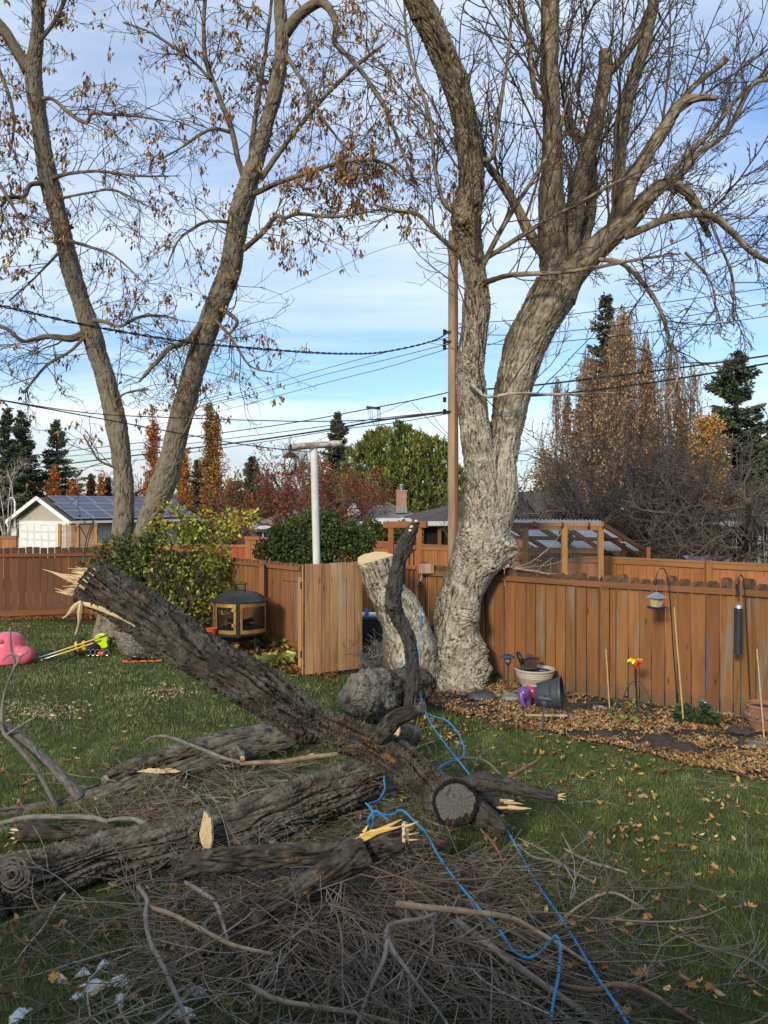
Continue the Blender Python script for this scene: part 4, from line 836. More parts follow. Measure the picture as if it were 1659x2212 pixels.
face('cut_face', M['fresh'], W(812, 1207, 13.0), (-.05, -.32, .95), R(40, 13), R(40, 13), tr, rough=.05, seed=2, thick=.04)
# ============================================================ the leaning double tree at the left
DL = 18.3
tl = thing('leaning_tree', 'tall tree with two leaning trunks and hanging brown seed clusters at the left', 'tree', G(242, 1362))
t1 = [(238, 1385, 18.2, 40), (240, 1358, 18.3, 33), (250, 1300, 18.3, 26), (260, 1220, 18.3, 22), (266, 1156, 18.3, 21), (267, 1106, 18.3, 20), (266, 1023, 18.3, 19), (253, 923, 18.3, 21), (234, 840, 18.3, 20), (215, 775, 18.3, 20), (196, 715, 18.2, 21), (176, 655, 18.1, 19), (158, 600, 18.0, 18), (143, 540, 17.9, 17), (131, 490, 17.8, 17), (117, 430, 17.7, 18), (102, 370, 17.6, 18), (90, 300, 17.5, 16), (84, 250, 17.4, 16), (72, 165, 17.2, 17), (80, 80, 17.0, 13), (83, 0, 16.8, 12), (86, -90, 16.6, 11)]
t2 = [(250, 1370, 18.4, 40), (262, 1320, 18.4, 28), (285, 1240, 18.3, 25), (310, 1170, 18.3, 25), (328, 1106, 18.3, 25), (350, 1050, 18.3, 25), (368, 1000, 18.3, 24), (386, 923, 18.3, 22), (410, 830, 18.2, 22), (434, 750, 18.2, 22), (458, 685, 18.1, 22), (482, 625, 18.0, 23), (500, 575, 17.9, 22), (508, 520, 17.8, 20), (516, 470, 17.7, 21), (530, 420, 17.6, 21), (545, 370, 17.5, 18), (569, 300, 17.4, 15), (583, 240, 17.3, 14), (596, 195, 17.2, 13), (610, 90, 17.0, 13), (604, 0, 16.8, 11), (600, -80, 16.6, 10)]
o, P1, R1 = stem('trunk', M['bark_ash'], t1, tl, ns=80, step=.03, amp=.03, freq=11, asp=.25, lump=.03, seed=8, burls=[(W(126, 478, 17.5), .06, .05), (W(200, 960, 18), .05, .03)])
o, P2, R2 = stem('trunk', M['bark_ash'], t2, tl, ns=80, step=.03, amp=.03, freq=11, asp=.25, lump=.03, seed=9, burls=[(W(505, 600, 17.8), .12, .09), (W(497, 640, 17.9), .12, .07)])
L2 = [
 [(62, 155, 17.2, 13), (42, 120, 17.1, 11), (15, 75, 17.0, 11), (-15, 40, 16.9, 11)],
 [(615, 75, 17.0, 11), (645, 35, 16.8, 11), (690, 5, 16.6, 10), (715, 25, 16.5, 7), (726, 60, 16.4, 6), (722, 90, 16.3, 5), (760, 130, 16.1, 5), (800, 180, 16.0, 4), (835, 240, 15.9, 4), (870, 330, 15.8, 3), (900, 400, 15.8, 2)],
 [(527, 538, 17.7, 6), (565, 505, 17.3, 5), (595, 468, 17.0, 5), (615, 471, 16.8, 5), (645, 462, 16.6, 4), (725, 468, 16.3, 3), (830, 452, 16.0, 2)],
 [(550, 418, 17.4, 6), (600, 395, 17.0, 5), (650, 378, 16.7, 5), (710, 358, 16.4, 4), (760, 347, 16.2, 4), (830, 352, 16.0, 3), (890, 400, 15.9, 2)],
 [(562, 388, 17.5, 6), (610, 320, 17.4, 5), (665, 250, 17.2, 5), (710, 200, 17.0, 4), (760, 150, 16.9, 4), (830, 95, 16.8, 3)],
 [(530, 395, 17.5, 6), (513, 340, 17.4, 6), (500, 280, 17.3, 6), (470, 200, 17.2, 5), (446, 135, 17.1, 5), (440, 75, 17.0, 4), (443, -10, 16.9, 4)],
 [(538, 370, 17.5, 5), (548, 280, 17.6, 5), (560, 200, 17.6, 4), (575, 100, 17.6, 4), (588, -10, 17.6, 3)],
 [(455, 172, 17.1, 4), (415, 130, 17.0, 3), (380, 105, 16.9, 3), (325, 70, 16.8, 2), (265, 48, 16.7, 1.5)],
 [(497, 285, 17.3, 4), (460, 278, 17.1, 3), (425, 295, 17.0, 3), (390, 320, 16.9, 2), (345, 345, 16.9, 1.5)],
 [(500, 480, 17.6, 4), (450, 478, 17.4, 3), (415, 495, 17.2, 3), (385, 520, 17.1, 2), (363, 570, 17.0, 1.5)],
 [(435, 700, 18.0, 8), (405, 737, 17.8, 6), (370, 750, 17.6, 5), (340, 780, 17.4, 4), (300, 825, 17.2, 2)],
 [(480, 668, 17.9, 5), (505, 685, 17.7, 4), (512, 700, 17.6, 4), (495, 722, 17.5, 3)],
 [(465, 690, 17.9, 3), (500, 730, 17.6, 3), (540, 790, 17.4, 2), (592, 805, 17.3, 1)],
 [(88, 214, 17.3, 5), (115, 215, 17.1, 4), (150, 245, 17.0, 4), (185, 265, 16.9, 4), (200, 245, 16.8, 3), (235, 247, 16.7, 3), (310, 253, 16.6, 2), (380, 265, 16.5, 1)],
 [(115, 385, 17.5, 5), (150, 375, 17.3, 4), (215, 370, 17.1, 3), (300, 380, 16.9, 2), (390, 380, 16.8, 1)],
 [(125, 430, 17.6, 3), (200, 415, 17.3, 2), (250, 412, 17.1, 2), (330, 450, 17.0, 1)],
 [(95, 395, 17.5, 6), (65, 400, 17.3, 5), (50, 425, 17.2, 5), (0, 430, 17.0, 4), (-60, 470, 16.9, 3)],
 [(148, 520, 17.7, 4), (200, 535, 17.5, 3), (250, 555, 17.3, 2), (320, 620, 17.1, 1)],
 [(180, 722, 18.1, 9), (150, 732, 17.9, 7), (100, 727, 17.7, 5), (50, 737, 17.5, 4), (15, 710, 17.4, 4), (-30, 700, 17.3, 3)],
 [(192, 690, 18.1, 5), (225, 695, 17.9, 4), (260, 705, 17.7, 3), (300, 685, 17.6, 3), (350, 682, 17.5, 2), (400, 695, 17.4, 1)],
 [(180, 730, 18, 4), (150, 760, 17.8, 3), (100, 790, 17.6, 3), (50, 850, 17.5, 2)],
 [(128, 545, 17.7, 3), (75, 600, 17.5, 2), (20, 650, 17.3, 2)],
 [(250, 1011, 18.2, 3), (215, 995, 18.0, 2), (200, 973, 17.9, 2), (180, 940, 17.8, 1.5)],
 [(236, 880, 18.2, 3), (270, 850, 18.0, 2), (320, 840, 17.9, 1.5)],
 [(384, 960, 18.2, 3), (415, 900, 18.0, 2.5), (430, 850, 17.9, 2)],
 [(75, 100, 17, 5), (115, 50, 16.8, 4), (140, 0, 16.7, 4), (160, -60, 16.6, 3)],
 [(610, 110, 17, 5), (650, 170, 16.8, 4), (700, 260, 16.7, 3), (760, 330, 16.6, 2), (830, 375, 16.5, 2)],
 [(-30, 100, 17, 5), (10, 180, 16.9, 4), (30, 260, 16.8, 3), (20, 340, 16.8, 2)],
 [(-40, 350, 17, 5), (0, 400, 16.9, 4), (30, 450, 16.8, 3), (60, 500, 16.8, 2)],
]
Tw = Tubes(); tips = []
prL = dict(wig=.17, lift=.0, col=(.075, .055, .045), rmin=.0045, max=2, nc=(4.0, 2.4), ang=.8, sh=.55, up=.0)
for i_, pts in enumerate(L2):
    o, P, rr = stem('branch', M['bark_brown'], pts, tl, ns=12 if pts[0][3] < 8 else 28, step=.08, amp=.008 if pts[0][3] < 8 else .02, freq=7, lump=.015, seed=i_)
    along(Tw, tips, P, rr, 7.0, 1.4, prL, t0=.12, r0=.011)
along(Tw, tips, P1, R1, 4.4, 1.3, prL, t0=.35, r0=.01); along(Tw, tips, P2, R2, 4.4, 1.3, prL, t0=.32, r0=.01)
Tw.obj('twigs', M['twig'], tl, kind='stuff')
# brown leaf and seed clusters hanging from the tips
Pc = []; Cc = []
for p, d, l in tips:
    px = CX+p[0]/p[1]*F; py = 1090-(p[2]-3)/p[1]*F
    pr = .30
    if px > 560 and 340 < py < 580: pr = .75
    elif px < 110 and 360 < py < 620: pr = .8
    elif px < 250 and py < 200: pr = .6
    elif px > 380 and py < 330: pr = .42
    elif py > 600: pr = .16
    elif 150 < px < 420: pr = .16
    if l == 0: pr *= .6
    pr *= 1.45 if math.sin(p[0]*3.1+p[2]*1.7)+math.sin(p[2]*2.9-p[0]*1.3+p[1]) > .1 else .35
    if U01() > pr*.85: continue
    for _ in range(random.randint(3, 7)): Pc.append((p[0]+GS(0, .035), p[1]+GS(0, .035), p[2]+GS(0, .05))); Cc.append(py)
n = len(Pc); Pc = np.array(Pc)
cards('leaves', Pc, rng.normal(size=(n, 3))*.35+[0, 0, -1], rng.uniform(.08, .16, n), rng.uniform(.035, .065, n), pick([(.30, .16, .065), (.40, .23, .085), (.20, .10, .05), (.14, .07, .04), (.48, .30, .10)], n, .2, w=[.3, .25, .22, .13, .1]), M['dry'], tl)
# ============================================================ felled wood on the lawn
def cutlog(name, label, pts, mat, cat='log', group=None, **kw):
    pts = [(a, b_, c, d*.93) for a, b_, c, d in pts]; g0 = W(*pts[len(pts)//2][:3]); root = thing(name, label, cat, (g0.x, g0.y, 0), group); kw.setdefault('ns', 90)
    o, P, rr = stem('bark', mat, pts, root, **kw); return root, P, rr
# A: the great leaning log with the torn end
DA = 7.3
A_pts = [(190, 1254, 7.5, 50), (230, 1278, 7.48, 50), (300, 1322, 7.45, 51), (370, 1368, 7.4, 52), (440, 1415, 7.35, 51), (520, 1466, 7.3, 50), (590, 1512, 7.3, 47), (640, 1545, 7.3, 47), (690, 1567, 7.3, 41), (740, 1587, 7.3, 37), (790, 1606, 7.28, 36), (830, 1624, 7.25, 39), (868, 1648, 7.2, 38), (900, 1676, 7.15, 37), (930, 1700, 7.1, 41), (958, 1722, 7.0, 45), (980, 1735, 6.85, 46)]
lgA, PAa, RAa = cutlog('leaning_log', 'long dark felled log propped up across the pile, its splintered end raised at the left', [(a, b_, c, d*.91) for a, b_, c, d in A_pts], M['bark_log'], ns=210, step=.011, amp=.068, freq=18, asp=.10, lump=.03, lf=2.5, seed=21,
    burls=[(W(697, 1550, 7.1), .09, .05), (W(650, 1600, 7.2), .12, .07), (W(820, 1590, 7.1), .10, .05), (W(1000, 1795, 6.8), .10, .09), (W(955, 1790, 6.9), .12, .06), (W(940, 1740, 6.9), .1, .04)])
tA = Vector(PAa[0]-PAa[6]).normalized()
# torn end: pale slab face plus splinters
fc = face('torn_face', M['cutpale'], Vector(PAa[0])-tA*.02, tA, RAa[0]*.97, RAa[0]*.97, lgA, rough=.05, seed=4, thick=.06, dome=.03)
M['splint'] = wood('splinter_wood', (.64, .48, .28), (.40, .26, .13), axis=0, var=.2, knots=False)
uu = tA.orthogonal().normalized(); vv = tA.cross(uu); rs = random.Random(5)
def splinter(parent, base, d, L, w, t, mat, bend=.0, name='splinter'):
    d = Vector(d).normalized(); s = d.orthogonal().normalized(); s = Matrix.Rotation(rs.uniform(0, 6.28), 3, d) @ s; n_ = d.cross(s); v = []; f = []
    for i in range(6):
        k_ = i/5; c = Vector(base)+d*L*k_+s*bend*L*k_*k_+n_*rs.uniform(-1, 1)*.004; ww = w*(1-k_**1.6)+.001; tt = t*(1-k_*.8)+.0005
        v += [c-s*ww-n_*tt, c+s*ww-n_*tt, c+s*ww*.8+n_*tt, c-s*ww*.8+n_*tt]
    for i in range(5):
        for j in range(4): f.append((i*4+j, i*4+(j+1) % 4, i*4+4+(j+1) % 4, i*4+4+j))
    f += [(3, 2, 1, 0), (20, 21, 22, 23)]; b = B(); b.add(v, f); return b.obj(name, mat, parent)
upv = (Vector((0, 0, 1))-tA*tA.z).normalized(); sdv = tA.cross(upv)
for i in range(130):
    a = rs.uniform(-1, 1); h = rs.uniform(-1, .85); 
    if a*a+h*h > 1: continue
    top = h > .25 and abs(a) < .8
    Ls = rs.uniform(.03, .20)*(1.2-.5*abs(h)) if not top else rs.uniform(.06, .26)
    dirn = Vector((-.98, rs.gauss(-.02, .05), .10+.10*h+rs.gauss(0, .04)))
    splinter(lgA, Vector(PAa[0])+upv*h*RAa[0]*.9+sdv*a*RAa[0]*.85-tA*.03, dirn, Ls, rs.choice((.004, .006, .010, .018)), rs.uniform(.003, .007), M['splint'], rs.uniform(-.12, .12))
for (p, q, w) in (((205, 1262), (92, 1229), .026), ((190, 1268), (110, 1236), .02), ((180, 1288), (120, 1278), .018), ((185, 1296), (118, 1270), .012)):
    a_ = W(p[0], p[1], 7.4); b_ = W(q[0], q[1], 7.45); splinter(lgA, a_, b_-a_, (b_-a_).length, w, .008, M['splint'])
# hanging strips of torn bark and sapwood
for pts_ in ([(176, 1298, 7.35), (160, 1312, 7.33), (146, 1328, 7.32), (135, 1336, 7.3)], [(175, 1300, 7.3), (172, 1322, 7.28), (170, 1345, 7.26), (163, 1371, 7.25)], [(172, 1302, 7.33), (210, 1312, 7.3), (262, 1336, 7.28), (300, 1358, 7.28)]):
    b = B(); P_ = [W(*p) for p in pts_]; P_ = catmull(P_, 14); b.tube([tuple(p) for p in P_], [.008+.016*math.sin(math.pi*min(1, (i+1)/10))*(1 if i < 12 else .5) for i in range(14)], 6); b.obj('hanging_strip', M['splint'], lgA, smooth=True)
tE = Vector(PAa[-1]-PAa[-5]).normalized(); ne = Vector((.10, -.96, .14)); fpos = W(983, 1735, 6.72)
o, _, _ = stem('cut_stub', M['bark_log'], [(952, 1712, 7.05, 40), (975, 1730, 6.9, 45), (983, 1735, 6.72, 46)], lgA, ns=100, step=.012, amp=.03, freq=15, asp=.2, lump=.02, seed=24)
face('cut_face', M['oldcut'], fpos+ne.normalized()*.012, ne, R(44, 6.72), R(42, 6.72), lgA, rough=.035, seed=8, thick=.03, dome=.004)
b = B(); b.sphere(fpos+Vector((-.06, -.012, -.10)), (.016, .006, .016), 5, 10); b.obj('beetle_hole', M['dark'], lgA)
b = B(); 
for i in range(60):      # rough bark rim round the old cut
    a = i/60*6.28; r_ = R(46, 6.72)*(1+.04*math.sin(5*a)); q_ = ne.to_track_quat('Z', 'Y').to_matrix(); b.sphere(fpos+q_ @ Vector((r_*math.cos(a), r_*math.sin(a), rs.uniform(-.01, .02))), (rs.uniform(.010, .02), rs.uniform(.012, .022), rs.uniform(.012, .03)), 4, 6)
b.obj('bark_rim', M['bark_dark'], lgA, smooth=True)
o, _, _ = stem('branch', M['bark_log'], [(822, 1590, 7.15, 20), (850, 1556, 7.0, 18), (880, 1541, 6.95, 15), (902, 1530, 6.92, 14), (912, 1527, 6.9, 12)], lgA, ns=48, step=.012, amp=.012, freq=22, asp=.2, lump=.01, seed=25)
face('cut_face', M['oldcut'], W(914, 1527, 6.88), (.75, -.6, .1), R(12, 6.9), R(12, 6.9), lgA, thick=.02)
vb = [(884, 1532, 6.95, 14), (890, 1500, 6.95, 13), (891, 1456, 6.95, 13.5), (889, 1420, 6.95, 13), (884, 1385, 6.95, 13), (874, 1358, 6.95, 14), (860, 1335, 6.95, 14), (850, 1308, 6.95, 15), (851, 1275, 6.95, 15), (858, 1240, 6.95, 15), (864, 1208, 6.95, 14), (874, 1180, 6.95, 15), (884, 1158, 6.95, 12), (893, 1140, 6.95, 9), (903, 1127, 6.95, 5)]
o, Pv, _ = stem('branch', M['bark_dark'], vb, lgA, ns=64, step=.011, amp=.022, freq=24, asp=.2, lump=.014, seed=26, burls=[(W(894, 1196, 6.9), .05, .06), (W(846, 1310, 6.9), .06, .035), (W(896, 1400, 6.9), .03, .025), (W(876, 1440, 6.9), .04, .02), (W(868, 1240, 6.88), .03, .02), (W(848, 1350, 6.9), .03, .025), (W(878, 1160, 6.9), .03, .02)])
b = B(); 
for k_, (x_, y_) in enumerate(((889, 1138), (886, 1146), (899, 1126))): b.sphere(W(x_, y_, 6.91), (.018, .02, .014), 5, 8)
b.obj('torn_tip', M['splint'], lgA)
tag_ = stem('branch', M['bark_dark'], [(1000, 1700, 7.0, 19), (1040, 1690, 6.95, 21), (1080, 1692, 6.9, 17), (1106, 1700, 6.88, 16), (1160, 1712, 6.85, 13), (1204, 1722, 6.8, 11)], lgA, ns=48, step=.015, amp=.010, freq=24, asp=.25, lump=.01, seed=27)
for k_ in range(3): splinter(lgA, W(1200, 1722+k_*2-3, 6.8), (1, -.1, .3-.25*k_), .09, .008, .004, M['splint'])
stem('branch', M['bark_dark'], [(1015, 1745, 6.9, 26), (1040, 1762, 6.85, 24), (1065, 1775, 6.8, 17), (1092, 1795, 6.75, 11)], lgA, ns=48, step=.015, amp=.02, freq=18, asp=.3, lump=.02, seed=28)
o, _, _ = stem('dead_stub', M['bark_dark'], [(1010, 1725, 7.15, 22), (1060, 1735, 7.2, 19), (1110, 1742, 7.2, 17)], lgA, ns=48, step=.015, amp=.02, freq=18, asp=.3, lump=.02, seed=29)
for k_ in range(8): splinter(lgA, W(1085+rs.uniform(-15, 15), 1733+rs.uniform(-6, 12), 7.12), (1, -.15, rs.uniform(-.12, .1)), rs.uniform(.08, .2), rs.uniform(.008, .022), .006, M['splint'])
# B: big grey log
lgB, PBb, RBb = cutlog('large_log', 'thick grey log with a ringed knot lying over the brush at the left', [(-70, 1975, 5.7, 62), (-20, 1930, 5.85, 58), (30, 1905, 5.95, 54), (100, 1890, 6.1, 49), (170, 1864, 6.25, 45), (233, 1843, 6.4, 44), (333, 1825, 6.6, 44), (400, 1815, 6.75, 46), (467, 1797, 6.9, 48), (586, 1755, 7.2, 50), (640, 1735, 7.4, 50), (700, 1712, 7.6, 50), (765, 1690, 7.8, 47), (812, 1678, 7.95, 38)], M['bark_log_grey'], ns=190, step=.012, amp=.056, freq=18, asp=.10, lump=.03, lf=2.2, seed=31, burls=[(W(15, 1890, 5.7), .16, .05), (W(440, 1830, 6.7), .12, .03)])
kp = W(30, 1890, 5.74); b = B(); kn = Vector((-.15, -.95, .25)); q_ = kn.to_track_quat('Z', 'Y').to_matrix()
for i in range(4):
    rr_ = .04+i*.024; b.tube([kp+q_ @ Vector((rr_*1.05*math.cos(a)*(1+.12*math.sin(3*a+i)+.05*math.sin(9*a+i*2)), rr_*.95*(1+.1*math.sin(2*a+i*1.7))*math.sin(a)*(1+.05*math.sin(2*a+i)), .03-.010*i+.003*math.sin(7*a+i))) for a in np.linspace(0, 6.28, 28)], [.0075+.005*U01() for _ in range(28)], 5)
b.obj('knot_rings', flat('knot_wood', (.13, .11, .09), .9, var=.4, scale=20, bump=.6), lgB, smooth=True)
for v_ in lgB.children[-1].data.vertices: pass
b = B(); b.sphere(kp+kn*.0, (.035, .03, .02), 6, 12, q_); b.obj('knot_hole', M['bark_dark'], lgB, smooth=True)
face('cut_face', M['cutpale'], W(445, 1800, 6.56), (-.1, -.97, .2), R(13, 6.6), R(41, 6.6), lgB, rough=.2, seed=12, thick=.05)
# C: two long logs side by side behind
lgC, _, _ = cutlog('far_log', 'long grey log with a raised side shoot, farthest of the logs on the lawn', [(-80, 1775, 7.6, 22), (0, 1765, 7.75, 21), (133, 1745, 8.0, 21), (233, 1715, 8.2, 21), (333, 1683, 8.5, 21), (400, 1664, 8.7, 21), (467, 1642, 8.9, 22), (553, 1615, 9.2, 23), (640, 1592, 9.5, 23)], M['bark_log_grey'], ns=64, step=.02, amp=.018, freq=18, asp=.18, lump=.02, seed=41)
stem('branch', M['bark_smooth'], [(172, 1722, 8.05, 12), (140, 1683, 8.0, 10.5), (90, 1635, 7.95, 10), (40, 1590, 7.9, 10), (5, 1568, 7.85, 9)], lgC, ns=32, step=.02, amp=.003, freq=20, lump=.006, seed=42)
stem('branch', M['bark_smooth'], [(125, 1748, 7.9, 6), (95, 1690, 7.85, 5), (68, 1648, 7.8, 5), (30, 1605, 7.8, 4), (8, 1580, 7.8, 4), (5, 1530, 7.8, 3.5), (17, 1475, 7.8, 3), (32, 1440, 7.8, 3), (24, 1400, 7.8, 2.5), (22, 1355, 7.8, 1.5)], lgC, ns=12, step=.03, amp=.002, lump=.006, seed=43)
stem('branch', M['bark_smooth'], [(32, 1442, 7.8, 2.5), (42, 1420, 7.8, 2.5), (20, 1415, 7.8, 2), (5, 1428, 7.8, 1)], lgC, ns=10, step=.03, amp=.002, lump=.003, seed=44)
stem('branch', M['bark_smooth'], [(42, 1420, 7.8, 2.5), (60, 1408, 7.8, 1.5)], lgC, ns=10, step=.03, amp=.002, lump=.003, seed=45)
stem('branch', M['bark_smooth'], [(10, 1590, 7.8, 3), (40, 1570, 7.8, 2), (75, 1550, 7.8, 1.5)], lgC, ns=10, step=.03, amp=.002, lump=.003, seed=46)
face('peeled_patch', M['cutpale'], W(345, 1665, 8.42), (0, -.85, .5), R(38, 8.4), R(6, 8.4), lgC, rough=.3, seed=3, thick=.03)
lgC2, _, _ = cutlog('second_far_log', 'shorter log with a sawn stub lying against the farthest log', [(222, 1688, 8.6, 15), (280, 1660, 8.8, 17), (333, 1640, 9.0, 18), (400, 1622, 9.2, 20), (467, 1604, 9.4, 21), (553, 1588, 9.7, 23), (648, 1574, 10.0, 23)], M['bark_log_grey'], ns=64, step=.02, amp=.018, freq=18, asp=.18, lump=.02, seed=47)
face('cut_face', M['cutpale'], W(224, 1686, 8.55), (-.6, -.8, .1), R(9, 8.6), R(10, 8.6), lgC2, thick=.03)
stem('stub', M['bark_log_grey'], [(515, 1612, 9.0, 6), (522, 1625, 8.9, 6), (524, 1638, 8.85, 6)], lgC2, ns=24, step=.02, amp=.004, lump=.005, seed=48); face('cut_face', M['fresh'], W(524, 1640, 8.82), (.1, -.8, -.5), R(5, 8.8), R(5, 8.8), lgC2)
# D: forked log in the middle of the pile
lgD, _, _ = cutlog('forked_log', 'forked brown log with a torn yellow end lying on the brush', [(380, 1880, 5.80, 26), (420, 1868, 5.80, 27), (500, 1857, 5.80, 29), (600, 1850, 5.80, 28), (686, 1848, 5.80, 27), (753, 1842, 5.80, 31), (820, 1824, 5.80, 32), (878, 1807, 5.80, 31)], M['bark_log'], ns=80, step=.013, amp=.02, freq=18, asp=.25, lump=.02, seed=51)
stem('fork', M['bark_log'], [(790, 1836, 5.70, 30), (745, 1862, 5.65, 30), (686, 1900, 5.55, 27), (620, 1938, 5.45, 22), (575, 1968, 5.35, 18), (548, 1995, 5.30, 14)], lgD, ns=80, step=.013, amp=.02, freq=18, asp=.25, lump=.02, seed=52)
face('torn_face', M['cutpale'], W(879, 1806, 5.79), (.97, -.15, .1), R(30, 5.80), R(30, 5.80), lgD, rough=.12, seed=5, dome=.01)
for k_ in range(7): splinter(lgD, W(872, 1806+rs.uniform(-24, 10), 5.75), (1, rs.uniform(-.15, .1), rs.uniform(-.1, .35)), rs.uniform(.02, .11), rs.uniform(.005, .018), .004, M['splint'])
M['yellow_wood'] = wood('fresh_yellow_wood', (.72, .50, .17), (.55, .34, .10), axis=0, var=.1, knots=False)
for (p, q, w) in (((770, 1817), (868, 1770), .028), ((780, 1812), (840, 1786), .030), ((766, 1820), (812, 1800), .026), ((800, 1800), (868, 1785), .02), ((785, 1798), (795, 1782), .012)):
    a_ = W(p[0], p[1], 5.68); b_ = W(q[0], q[1], 5.70); splinter(lgD, a_, b_-a_, (b_-a_).length, w, .006, M['yellow_wood'], name='torn_strip')
# F: small broken log
lgF, _, _ = cutlog('short_log', 'short brown log with a broken yellow end lying on the lawn at the left', [(40, 1800, 7.1, 20), (75, 1795, 7.1, 22), (110, 1798, 7.1, 18), (160, 1797, 7.15, 17), (215, 1790, 7.2, 20), (250, 1782, 7.25, 14)], M['bark_log'], ns=56, step=.015, amp=.015, freq=18, lump=.02, seed=61)
for k_ in range(9): splinter(lgF, W(44, 1800+rs.uniform(-12, 14), 7.05), (-1, rs.uniform(-.2, 0), rs.uniform(-.15, .1)), rs.uniform(.04, .10), rs.uniform(.01, .02), .006, M['splint'])
# burly log behind, and a sawn round
bg_ = thing('burl_log', 'squat knobbly burl log lying behind the leaning log', 'log', G(815, 1572)); cb = W(800, 1503, 10.6)
stem('burl', M['bark_burl'], [(762, 1515, 10.05, 4), (765, 1514, 10.08, 26), (775, 1512, 10.3, 40), (795, 1505, 10.6, 50), (815, 1500, 10.9, 46), (840, 1495, 11.2, 38), (848, 1493, 11.3, 5)], bg_, ns=120, step=.012, amp=.05, freq=13, asp=.9, lump=.07, lf=4, seed=71, burls=[(W(795, 1535, 10.1), .15, .08), (W(770, 1470, 10.3), .13, .07), (W(830, 1520, 10.4), .12, .08)])
stem('burl', M['bark_log'], [(825, 1490, 10.9, 36), (870, 1483, 11.1, 38), (905, 1480, 11.3, 34), (925, 1485, 11.4, 22), (932, 1486, 11.45, 4)], bg_, ns=100, step=.012, amp=.05, freq=13, asp=.9, lump=.07, lf=4, seed=72)
rd = thing('sawn_round', 'short round of wood with a pale sawn face behind the leaning log', 'log', G(848, 1600)); stem('bark', M['bark_log_grey'], [(852, 1578, 8.6, 20), (868, 1584, 9.0, 21), (890, 1590, 9.4, 21)], rd, ns=48, step=.02, amp=.014, freq=18, lump=.02, seed=73); face('cut_face', M['fresh'], W(848, 1576, 8.5), (-.5, -.86, .1), R(18, 8.6), R(19, 8.6), rd)
